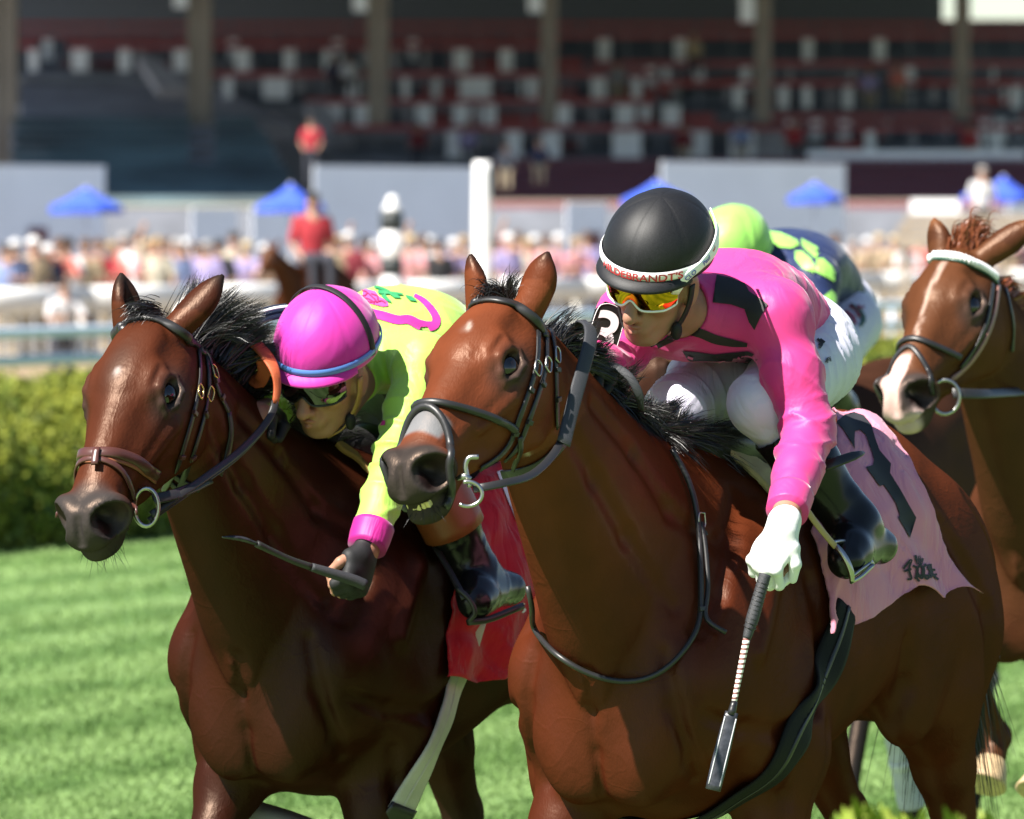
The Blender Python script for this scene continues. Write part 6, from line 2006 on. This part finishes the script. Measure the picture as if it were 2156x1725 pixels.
# lettering round the cap
wrap_text('lettering', "HILDEBRANDT'S", surf1, .16, .0688, .0225, M_red_print, h1, radius=.105, flip=1)
# goggle strap
sv = [R1.H(.070, .026, .078), surf1(1.0, .066, .006), surf1(1.3, .082, .007), surf1(1.65, .098, .007), surf1(2.05, .112, .006), surf1(2.5, .124, .006)]
sn = [R1.H.l + .6*R1.H.f] + [x - R1.H(-.01, .076, 0) for x in sv[1:]]
sp_ = resample(np.array(sv), 24); sn_ = resample(np.array(sn), 24)
gs_ = adopt(ribbon('goggle_strap', sp_, sn_, .020, .003, M_white_rub), R1.root)
for txt, t0, m in (('CLO', .22, M_blue_print), ('Paul', .42, M_blue_print), ('wi', .56, M_red_print)):
    v, f = text_mesh(txt, .0155)
    L_ = np.linalg.norm(np.diff(sp_, axis=0), axis=1).sum()
    out = []
    for x, y, _ in v:
        t = np.clip(t0 + x/L_, 0, 1)*23; i = min(int(t), 22); fr = t - i
        c = lerp(sp_[i], sp_[i+1], fr); n_ = nrm(lerp(sn_[i], sn_[i+1], fr)); tg = nrm(sp_[i+1] - sp_[i]); up = np.cross(n_, tg)
        out.append(c + up*(y - .0055) + n_*.005)
    adopt(mesh_obj('lettering', out, f, m, smooth=False), gs_)
# chin strap
def chin(R_, m):
    H = R_.H
    for s in (-1, 1):
        pts = resample(np.array([H(.01, .02, s*.088), H(.012, -.02, s*.084), H(.02, -.06, s*.072), H(.035, -.100, s*.050), H(.05, -.122, s*.018)]), 18)
        adopt(ribbon('chin_strap', pts, [H.l*s + .15*H.f]*12 + [H.l*s - .6*H.u]*6, .017, .004, m), R_.root)
    adopt(sphere('strap_cup', H(.03, -.085, .066), .014, M_black_cloth, scale=(1, 1.5, .8), axes=H.axes), R_.root)
chin(R1, M_black_cloth); chin(R2, mat('tan_strap', (.30, .17, .05), rough=.5))
# arm badge with number 3
bc = P(1272, 700, 13.80)
bn = nrm(camvec(.25, -.05, 1)); bu = nrm(camvec(.30, .95, .0)); bu = nrm(bu - (bu @ bn)*bn); bl = np.cross(bu, bn)
def badge_pt(x, y, o): return bc + bl*x + bu*y + bn*o
bd = [(-.034, -.055), (-.034, .04), (-.018, .062), (.012, .062), (.034, .045), (.036, -.05), (.02, -.066), (-.022, -.066)]
bl = -bl if bl[0] < 0 else bl
vs = [badge_pt(x, y, 0) for x, y in bd] + [badge_pt(x, y, .006) for x, y in bd]
nb_ = len(bd)
badge = mesh_obj('arm_badge', vs, [tuple(range(nb_))[::-1], tuple(range(nb_, 2*nb_))] + [(i, (i+1) % nb_, nb_ + (i+1) % nb_, nb_ + i) for i in range(nb_)], M_black_leather, smooth=False)
adopt(badge, R1.root)
v, f = text_mesh('3', .125)
adopt(mesh_obj('number', [badge_pt(x, y - .043, .008) for x, y, _ in v], f, M_white_rub, smooth=False), badge)
ed = [badge_pt(x*.90, y*.93, .007) for x, y in bd]
adopt(tube('stitching', resample(np.array(ed + ed[:1]), 60)[:-1], .0008, M_white_rub, seg=4, closed=True), badge)

# ---- lime rider
c4 = lambda pts: [((700 + x/2.396)*.718667, (780 + y/2.396)*.71875) for x, y in pts]
jb2 = R2.jbvh
M_mag_print = mat('magenta_print', (0.4356, 0.0198, 0.2178), rough=.6)
M_green_print = mat('green_print', (0.014, 0.21, 0.07), rough=.6)
M_rose_line = mat('wine_print', (.30, .01, .09), rough=.6)
decal('magenta_border', jb2, sweep_poly(c4([(880, 285), (930, 330), (1010, 352), (1110, 380), (1190, 378), (1260, 412), (1320, 425), (1370, 415), (1385, 375), (1360, 320), (1300, 250), (1230, 205)]), [17, 18, 19, 19, 19, 20, 22, 20, 17, 15, 12, 8]), M_mag_print, R2.jersey, step=7)
decal('rose', jb2, c4([(870, 165), (900, 165), (960, 180), (985, 215), (1020, 235), (1048, 262), (1050, 285), (1010, 290), (960, 278), (910, 265), (885, 245), (868, 215)]), mat('rose_print', (0.528, 0.0594, 0.2376), rough=.6), R2.jersey, step=6)
for st_ in ([(800, 185), (850, 175), (900, 190), (880, 215), (840, 205)], [(900, 190), (930, 215), (960, 250), (920, 258), (880, 235)], [(930, 200), (970, 215), (975, 245)], [(960, 262), (1000, 250), (1030, 265)], [(860, 225), (920, 240), (950, 270)]):
    decal('rose_line', jb2, sweep_poly(c4(st_), 2.4), M_rose_line, R2.jersey, step=5, off=.004)
for st_, w in (([(980, 185), (1020, 190), (1080, 195), (1150, 205)], [8, 5, 3]), ([(1010, 200), (1035, 235), (1070, 260)], [10, 8, 2]), ([(1060, 200), (1100, 215), (1135, 228)], [2, 9, 2]), ([(1170, 215), (1210, 235), (1245, 250)], [2, 9, 2]), ([(910, 150), (980, 158), (1060, 185)], [3, 5, 3])):
    decal('leaf', jb2, sweep_poly(c4(st_), w), M_green_print, R2.jersey, step=6, off=.004)
decal('magenta_hem', jb2, sweep_poly(c4([(690, 1090), (760, 1118), (850, 1105), (940, 1100), (1030, 1100)]), [8, 16, 14, 14, 10]), M_mag_print, R2.jersey, step=7)
# magenta cuff
cw = lerp(J2['elL'], J2['wrL'], .86); ca = nrm(J2['wrL'] - J2['elL'])
adopt(tube('cuff', [cw - ca*.030, cw, cw + ca*.028], [.0462, .0458, .0425], M_magcuff, n=8, seg=28), R2.root)
# cuff seam of the pink sleeve
cw = lerp(J1['elL'], J1['wrL'], .80); ca = nrm(J1['wrL'] - J1['elL'])
adopt(tube('cuff', [cw - ca*.045, cw - ca*.01, cw + ca*.012], [.0468, .0450, .0440], M_pink, n=8, seg=28), R1.root)
# elastic round the magenta cap
H = R2.H
ps = []
for t in np.linspace(-.1, math.pi*.95, 26):
    ps.append(H(-.034 + .02*math.cos(t), .080 + .123*math.sin(t), .113*math.cos(t)))
adopt(ribbon('cap_elastic', ps, [p_ - H(-.03, .080, 0) for p_ in ps], .016, .003, M_black_cloth), R2.root)
# ------------------------------------------------------------ the horses behind
legsC = dict(FR=[(.30, -.14, .95), (.56, -.12, .86), (.40, -.10, .66), (.44, -.10, .60)], FL=[(.28, .14, .95), (.54, .14, .88), (.56, .12, .66), (.60, .12, .60)],
             HL=[(-.86, .17, .98), (-1.06, .16, .62), (-.98, .16, .24), (-.92, .16, .10)], HR=[(-.70, -.17, .98), (-.86, -.15, .60), (-.70, -.15, .22), (-.62, -.15, .10)])
uC = camvec(-.382, -.583, .717); wC = camvec(.843, .097, .529)
pC = P(2023, 534, 17.05)
wc = pC + np.array((.40, .76, 0))
C = build_horse('racehorse', wc[0], wc[1], 1.60, pC, uC, wC, legsC, [((.0, -.018, .062), camvec(.80, .55, .0), camvec(.1, -.3, -.9), .165), ((.0, -.018, -.062), camvec(-.1, .95, -.3), camvec(.6, 0, -.5), .12)], CHESTNUT, res=.0095, hs=1.0, mouth_open=.1)
tag(C.root, 'chestnut racehorse at the right edge with white nose and beaded browband', 'horse')
tuft(C, 'forelock', M_hair_red, 900, (-.03, -.005, .01), camvec(.65, .55, -.3), .055, seed=21, spread=.018, rise=1.0, width=.0020)
mane(C, 'mane', M_hair_red, 900, .2, .9, lambda t, r: camvec(.6 + .3*r.randn(), .1, -.4), .10, seed=22, clumps=30, width=.003)
legsD = dict(FR=[(.26, -.14, .92), (.52, -.14, .82), (.34, -.14, .66), (.30, -.14, .60)], FL=[(.0, .17, .90), (-.20, .22, .53), (-.30, .24, .22), (-.26, .24, .10)],
             HL=[(-.86, .17, .98), (-1.06, .16, .62), (-.98, .16, .24), (-.92, .16, .10)], HR=[(-.70, -.17, .98), (-.86, -.15, .60), (-.70, -.15, .22), (-.62, -.15, .10)])
pD = P(1395, 690, 19.45)
wd = pD + np.array((.44, .80, 0))
D = build_horse('racehorse', wd[0], wd[1], 1.55, pD, uC, wC, legsD, [((.0, -.018, .062), camvec(.5, .8, .0), camvec(.1, -.3, -.9), .14), ((.0, -.018, -.062), camvec(-.1, .95, -.3), camvec(.6, 0, -.5), .12)], DARKBAY, res=.013)
tag(D.root, 'nearly black racehorse half hidden behind the pink rider', 'horse')
legsE = dict(FR=[(.30, -.14, .92), (.60, -.14, .72), (.62, -.15, .40), (.68, -.15, .32)], FL=[(.10, .15, .90), (.30, .15, .53), (.36, .15, .22), (.42, .15, .12)],
             HL=[(-.86, .17, .98), (-1.06, .16, .62), (-.98, .16, .24), (-.92, .16, .10)], HR=[(-.70, -.17, .98), (-.86, -.15, .60), (-.70, -.15, .22), (-.62, -.15, .10)])
pE = P(2075, 800, 23.3)
we = pE + np.array((.45, .80, 0))
E = build_horse('racehorse', we[0], we[1], 1.52, pE, uC, wC, legsE, [((.0, -.018, .062), camvec(.5, .8, .0), camvec(.1, -.3, -.9), .14), ((.0, -.018, -.062), camvec(-.1, .95, -.3), camvec(.6, 0, -.5), .12)], GREY, res=.013)
tag(E.root, 'pale grey racehorse at the back between chestnut\'s chest and front bay\'s rump', 'horse')
# leg wraps
M_wrap = mat('white_leg_wrap', (0.496, 0.504, 0.528), rough=.8, bump=(120, .3, 2, .003), var=(18, .15))
M_wrap_grey = mat('grey_leg_wrap', (.40, .41, .44), rough=.8, bump=(120, .3, 2, .003), var=(18, .2))
def wrap(hr, kn, fe, m, label, r=.043):
    kn = hr.base + np.array(kn) @ hr.R; fe = hr.base + np.array(fe) @ hr.R
    t = tag(empty('leg_wrap', tuple(fe)), label, 'leg wrap')
    a = lerp0(kn, fe, .16); b = lerp0(kn, fe, 1.0)
    o = tube('bandage', [lerp0(a, b, x) for x in np.linspace(0, 1, 25)], [r + .0010*math.sin(i*1.55) for i in range(25)], m, n=25, seg=18); adopt(o, t)
    for x in (.0, .42):
        adopt(tube('tape', [lerp0(a, b, x), lerp0(a, b, x + .10)], [r + .0032, r + .0032], M_wrap, n=3, seg=18), t)
wrap(D, legsD['FL'][1], legsD['FL'][2], M_wrap_grey, 'grey and white bandage on the black foreleg under the front bay\'s belly')
wrap(C, legsC['FL'][1], legsC['FL'][2], M_wrap_grey, 'grey bandage on the chestnut\'s lifted foreleg')
# bridle of the chestnut
bC = tag(empty('bridle', tuple(C.F(0, 0, 0))), 'dark bridle with white beaded browband on the chestnut horse', 'bridle')
p, nn = loop_px('browband', C, [(1934, 560), (1945, 548), (1975, 545), (2015, 548), (2050, 560), (2080, 578), (2098, 595)], .024, mat('green_band', (.01, .05, .03), rough=.4), bC, n=30, th=.006)
for i in range(1, len(p) - 2):
    adopt(sphere('bead', p[i] + nn[i]*.010, .0085, M_white_rub, seg=10, rings=6, scale=(1, 1, 1.3)), bC)
loop_px('noseband', C, [(1884, 735), (1895, 718), (1925, 714), (1970, 730), (2020, 752)], .016, M_strap, bC, n=24, th=.008, sym=True)
loop_px('flash_noseband', C, [(1912, 722), (1935, 750), (1955, 790), (1965, 830)], .014, M_strap, bC, n=18, th=.007, sym=True)
M_pink_leather = mat('pink_brown_leather', (.26, .13, .11), rough=.5)
for pts, w, m in (([(2100, 600), (2092, 660), (2070, 720), (2035, 770), (2000, 800)], .014, M_pink_leather), ([(2088, 600), (2075, 680), (2045, 740), (2020, 775)], .013, M_strap), ([(2115, 610), (2130, 680), (2128, 740)], .012, M_strap)):
    strap_px('cheek_strap', C, pts, w, m, bC, n=18, mirror=True, off=.004)
cC, _n = cast(C.bvh, 1985, 830)
yC = (cC[1] if cC is not None else 16.7) - .03
adopt(tube('bit_ring', [P(1990 + 30*math.cos(a), 836 + 36*math.sin(a), yC) for a in np.linspace(0, 2*math.pi, 25)[:-1]], .005, M_metal, seg=8, closed=True), bC)
adopt(ribbon('rein', resample(np.array([P(2005, 828, yC), P(2060, 830, yC + .05), P(2110, 828, yC + .2), P(2156, 824, yC + .4), P(2240, 800, yC + .7), P(2300, 760, yC + 1.0)]), 24), [camvec(.1, .3, 1)]*24, .026, .005, M_strap), bC)
# ------------------------------------------------ rider in navy and lime
M_navy = cloth_mat('navy_nylon', (.012, .022, .075), rough=.5, folds=.3)
M_fluo = cloth_mat('fluorescent_green_nylon', (0.256, 0.5504, 0.1024), rough=.45, folds=.2)
J3 = dict(pelvis=P(1735, 640, 20.15), mid=P(1640, 565, 19.72), shL=P(1715, 590, 19.60), shR=P(1520, 590, 19.9), elL=P(1720, 720, 19.5), wrL=P(1640, 780, 19.3), haL=P(1620, 790, 19.22), elR=P(1480, 690, 19.7), wrR=P(1430, 740, 19.4), haR=P(1420, 745, 19.3),
    hipL=P(1790, 680, 20.0), hipR=P(1690, 680, 20.25), knL=P(1718, 790, 19.65), knR=P(1570, 790, 20.0), anL=P(1800, 930, 19.95), anR=P(1570, 950, 20.3), toeL=P(1775, 975, 19.8), heelL=P(1830, 965, 20.0), toeR=P(1550, 990, 20.2), heelR=P(1600, 980, 20.4),
    head=P(1536, 558, 19.55), hf=camvec(-.44, -.32, .83), hu=camvec(0, .92, .36), arch=.045)
R3 = build_rider('rider in navy jersey with lime diamonds and lime cap behind the pink rider', J3, dict(jersey=M_navy, breeches=M_white_breech), {}, res=.009, far=True)
helmet(R3.H, M_fluo, M_fluo, R3.root, band=(.044, .060), ru=.122, rf=.135, rl=.112, c=(-.012, .056))
c6 = lambda pts: [((2100 + x/2.396)*.718667, (450 + y/2.396)*.71875) for x, y in pts]
for poly in ([(350, 545), (450, 560), (560, 610), (580, 650), (520, 670), (430, 660), (380, 620)], [(590, 600), (700, 660), (720, 700), (690, 740), (600, 660)], [(545, 690), (600, 690), (660, 740), (690, 800), (680, 840), (610, 810), (555, 750)], [(700, 740), (745, 740), (800, 790), (832, 840), (820, 900), (760, 865), (690, 830)], [(745, 1010), (800, 960), (830, 990), (832, 1050), (770, 1115)]):
    decal('lime_diamond', R3.jbvh, c6(poly), M_fluo, R3.jersey, step=8, off=.004)
for st_ in ([(860, 1120), (900, 1160), (915, 1210)], [(900, 1110), (950, 1150), (970, 1200)], [(930, 1070), (975, 1100), (1000, 1150)], [(985, 1075), (1010, 1090)], [(1020, 1080), (1030, 1085)]):
    decal('red_logo', R3.brbvh, sweep_poly(c6(st_), 7), mat('dark_red_print', (.25, .01, .04), rough=.6), R3.breeches, step=6, off=.005)
decal('green_logo', R3.brbvh, sweep_poly(c6([(940, 1060), (1000, 1110), (1025, 1170), (1000, 1215)]), [4, 9, 10, 6]), mat('dark_green_print', (.02, .07, .05), rough=.6), R3.breeches, step=6, off=.005)
# ------------------------------------------------------------ spectators
def person_parts():
    out = {}
    for pose in ('stand', 'lean', 'arm_up', 'sit'):
        hz = 1.60
        S = Sculpt(); T = Sculpt(); G_ = Sculpt(); Hh = Sculpt()
        lean = .10 if pose == 'lean' else 0
        dz = -.42 if pose == 'sit' else 0
        c = np.array((0, -lean, 0))
        S.ball(c + (0, -.02, hz + dz), (.078, .098, .115), None, .02); S.cone(c + (0, 0, hz + dz - .10), c + (0, 0, hz + dz - .18), .055, .06, .02)
        sh = [np.array((s*.185, 0, 1.38 + dz)) + c for s in (-1, 1)]
        if pose == 'arm_up': ha = [(sh[0] + (-.10, -.05, .30), sh[0] + (-.02, -.10, .52)), (sh[1] + (.08, -.05, -.28), sh[1] + (.02, -.26, -.36))]
        elif pose == 'lean': ha = [(sh[0] + (-.10, -.14, -.24), sh[0] + (.05, -.38, -.22)), (sh[1] + (.10, -.14, -.24), sh[1] + (-.05, -.38, -.22))]
        else: ha = [(sh[0] + (-.07, .02, -.28), sh[0] + (.02, -.16, -.46)), (sh[1] + (.07, .02, -.28), sh[1] + (-.02, -.16, -.46))]
        for s_, (e, h_) in zip(sh, ha):
            S.cone(s_, e, .040, .036, .02); S.cone(e, h_, .036, .028, .02); S.ball(h_, (.035, .035, .05), None, .02)
            T.cone(s_, lerp0(s_, e, .8), .062, .056, .04)
        S.cone(c + (0, 0, 1.40 + dz), (0, 0, 1.0 + dz), .10, .10, .03)
        T.loft(np.array((0, 0, .92 + dz)), UPV, np.array((0, 1.0, 0)), np.array((1.0, 0, 0)), [(0, 0, 0, .15, .11, .11, 2.2, 2.2), (.15, 0, -lean*.3, .155, .11, .115, 2.2, 2.2), (.35, 0, -lean*.8, .185, .11, .12, 2.2, 2.2), (.48, 0, -lean, .17, .09, .09, 2, 2), (.55, 0, -lean, .07, .06, .06, 2, 2)], .03)
        if pose == 'sit':
            for s in (-1, 1):
                G_.cone((s*.10, 0, .50), (s*.11, -.42, .50), .085, .065, .03); G_.cone((s*.11, -.42, .50), (s*.11, -.44, .06), .062, .045, .03)
            G_.ball((0, 0, .52), (.17, .13, .12), None, .03)
        else:
            G_.ball((0, 0, .90), (.165, .12, .13), None, .03)
            for s in (-1, 1):
                G_.cone((s*.09, 0, .86), (s*.10, -.01, .48), .085, .062, .03); G_.cone((s*.10, -.01, .48), (s*.10, .01, .06), .060, .045, .03)
                G_.cone((s*.10, .02, .045), (s*.11, -.14, .04), .045, .04, .02)
        Hh.ball(c + (0, .0, hz + dz + .055), (.092, .112, .082), None, .02)
        Hh.ball(c + (0, -.10, hz + dz + .045), (.075, .07, .016), None, .02)
        out[pose] = {n: s.mesh(.022) for n, s in (('body', S), ('shirt', T), ('trousers', G_), ('hat', Hh))}
    return out
PP = {p: {} for p in ("stand", "lean", "arm_up", "sit")}
def _meshes():
    d = person_parts()
    for p in d:
        for n in d[p]:
            v, f = d[p][n]
            me = bpy.data.meshes.new(n); me.from_pydata(v.tolist(), [], f.tolist())
            me.polygons.foreach_set('use_smooth', np.ones(len(me.polygons), dtype=bool))
            me.materials.append(None); PP[p][n] = me
_meshes()
SH = {'red': (.50, .03, .045), 'white': (.74, .74, .76), 'pink': (.66, .30, .32), 'pale blue': (.28, .36, .62), 'navy': (.02, .03, .08), 'black': (.02, .02, .022), 'tan': (.50, .38, .24), 'grey': (.25, .25, .27), 'lilac': (.38, .32, .58), 'cream': (.68, .62, .48), 'coral': (.70, .20, .16), 'dark red': (.22, .015, .03)}
HT = {'white cap': (.72, .72, .72), 'dark hair': (.02, .015, .012), 'brown hair': (.09, .045, .02), 'straw hat': (.55, .42, .22), 'fair hair': (.38, .26, .12), 'grey hair': (.32, .31, .30)}
MS = {k: mat('shirt_' + k.replace(' ', '_'), tuple(x*.68 for x in v), rough=.8) for k, v in SH.items()}
MH = {k: mat('head_' + k.replace(' ', '_'), tuple(x*.75 for x in v), rough=.8) for k, v in HT.items()}
MTR = [mat('dark_trousers', (.03, .032, .045), rough=.8), mat('khaki_trousers', (.30, .24, .16), rough=.8)]
def spectator(x, y, z, pose, shirt, hat, label, rz=0.0, sc=1.0, group=None):
    r_ = tag(empty('person', (x, y, z), rz), label, 'person', group)
    r_.scale = (sc, sc, sc)
    for n, m in (('body', M_skin_light), ('shirt', MS[shirt]), ('trousers', MTR[int(abs(x)*10) % 2]), ('hat', MH[hat])):
        o = bpy.data.objects.new(n, PP[pose][n]); COL.objects.link(o); o.parent = r_
        o.material_slots[0].link = 'OBJECT'; o.material_slots[0].material = m
    return r_
rs = random.Random(7)
ordn = lambda i: {1: 'first', 2: 'second', 3: 'third', 4: 'fourth', 5: 'fifth', 6: 'sixth', 7: 'seventh', 8: 'eighth', 9: 'ninth', 10: 'tenth'}.get(i, '%dth' % i if i % 10 not in (1, 2, 3) or i in (11, 12, 13) else '%d%s' % (i, {1: 'st', 2: 'nd', 3: 'rd'}[i % 10]))
near_what = [(0, 130, 'below the left white wall'), (130, 300, 'right of the left white wall'), (300, 410, 'before the dark gap'), (410, 520, 'before narrow white panel'), (520, 760, 'beside the outrider'), (760, 900, 'by the striped pole'), (900, 1010, 'left of the white post'), (1010, 1120, 'right of the white post'), (1120, 1300, 'left of the black cap'), (1300, 1650, 'behind the pink rider'), (1650, 1850, 'right of the lime cap'), (1850, 2300, 'behind the chestnut horse')]
fixed = {150: ('white', 'dark hair', 'lean'), 205: ('red', 'brown hair', 'lean'), 238: ('coral', 'fair hair', 'lean'), 290: ('white', 'dark hair', 'stand'), 330: ('cream', 'fair hair', 'arm_up'), 372: ('pale blue', 'grey hair', 'stand'), 436: ('lilac', 'grey hair', 'stand'), 690: ('tan', 'white cap', 'stand'), 735: ('dark red', 'white cap', 'stand'), 890: ('white', 'brown hair', 'arm_up'), 925: ('black', 'dark hair', 'stand'), 1070: ('lilac', 'white cap', 'stand'), 1110: ('cream', 'fair hair', 'stand'), 1150: ('pink', 'brown hair', 'stand'), 1208: ('pink', 'fair hair', 'lean'), 1760: ('white', 'brown hair', 'stand')}
xs = sorted(set(list(fixed) + [12, 40, 70, 100, 125, 180, 262, 310, 352, 395, 415, 462, 490, 525, 560, 665, 712, 770, 795, 850, 870, 910, 950, 975, 1045, 1090, 1130, 1175, 1235, 1700, 1730, 1790, 1822, 1850, 1880, 1905, 1935, 2120, 2150]))
for i, x in enumerate(xs):
    if x in fixed: sh_, ht_, po_ = fixed[x]
    else: sh_, ht_, po_ = rs.choice(['white', 'pink', 'coral', 'tan', 'cream', 'pale blue', 'grey', 'pink', 'tan', 'navy', 'lilac', 'black']), rs.choice(list(HT)), rs.choice(['stand', 'lean', 'lean', 'stand', 'arm_up' if rs.random() < .2 else 'lean'])
    # foot of the line: just behind the outer rail
    k_ = (x - CX)/FPX
    t_ = (k_*rail2_p[1] - rail2_p[0])/(TD[0] - k_*TD[1])
    off_ = rs.choice((.55, .9, 1.7, 2.6)) if x not in fixed else rs.choice((.6, 1.2))
    q = rail2_p + TD*t_ + np.array((k_, 1, 0))*off_*2.4
    w_ = next(n for a, b, n in near_what if a <= x < b)
    spectator(q[0], q[1], .008, po_, sh_, ht_, 'rail spectator, %s top, %s, %s, %s from left' % (sh_, ht_, w_, ordn(i + 1)), rs.uniform(-.5, .5), rs.uniform(1.0, 1.12), 'spectators along the white rail')
# people in the stand
for x, yb, Y, sh_, ht_, po_, lab in ((655, 392, 168.0, 'red', 'dark hair', 'stand', 'usher in red top standing by the teal seats'), (880, 352, 185.4, 'dark red', 'brown hair', 'sit', 'seated person in dark red below the stand\'s white panels, left of the post'), (1672, 345, 185.4, 'red', 'brown hair', 'sit', 'seated person in red beside the grey pillar in the stand'), (1560, 345, 185.2, 'pale blue', 'white cap', 'sit', 'seated person in pale blue by the white panel in the stand'), (735, 206, 190.0, 'white', 'dark hair', 'sit', 'person in white seated high left in the stand'), (705, 206, 190.2, 'navy', 'brown hair', 'sit', 'person in navy seated high left beside the one in white'), (1460, 160, 191.8, 'tan', 'fair hair', 'sit', 'person in tan seated high in the stand above the lime cap'), (1440, 352, 185.4, 'dark red', 'dark hair', 'sit', 'seated person in dark red in the stand above the lime cap'), (1890, 222, 189.4, 'coral', 'brown hair', 'sit', 'person in coral seated in the right upper boxes'), (1830, 232, 189.4, 'lilac', 'brown hair', 'sit', 'person in lilac seated in the right upper boxes'), (2042, 352, 185.4, 'red', 'dark hair', 'sit', 'seated person in red at the far right of the stand'), (1065, 400, 172.5, 'grey', 'brown hair', 'sit', 'person in grey on the maroon seats right of the white post'), (1135, 390, 173.0, 'navy', 'brown hair', 'sit', 'person in navy on the maroon seats'), (985, 352, 185.4, 'lilac', 'brown hair', 'sit', 'seated person in lilac left of the white post'), (1300, 218, 189.0, 'grey', 'dark hair', 'sit', 'person in grey high in the middle boxes')):
    q = P(x, yb, Y)
    spectator(q[0], q[1], q[2] - .0, po_, sh_, ht_, lab, 0, .95 if po_ == 'sit' else 1.0, 'people in the grandstand')
q = P(2068, 452, 128.2)
spectator(q[0], q[1], q[2] - .8, 'stand', 'white', 'grey hair', 'man in white shirt standing on the tan stand at the right', .2)
# crouching worker on the track, seen through the rails
q = rail_p + TD*2.2 + TN*9
q = P(130, 700, 92.0)
spectator(q[0], q[1], -.34, 'lean', 'white', 'dark hair', 'stooping man in white shirt on the track at far left', .4, .95)
# outrider
sv = (HEAD_ANG,)
pO = P(572, 520, 88.6)
wo = pO + np.array((.40, .80, 0))
O_ = build_horse('pony', wo[0], wo[1], 1.5, pO, camvec(-.4, -.6, .7), wC, legsE, [((.0, -.018, .062), camvec(.3, .9, 0), camvec(.1, -.3, -.9), .14), ((.0, -.018, -.062), camvec(-.1, .95, -.3), camvec(.6, 0, -.5), .12)], CHESTNUT, res=.03)
tag(O_.root, 'brown outrider pony on the track in front of the crowd', 'horse')
q = Wp0(O_, -.25, 0, 1.02)
spectator(q[0], q[1], q[2], 'sit', 'red', 'dark hair', 'outrider in red jacket on the brown pony', .3, 1.12)
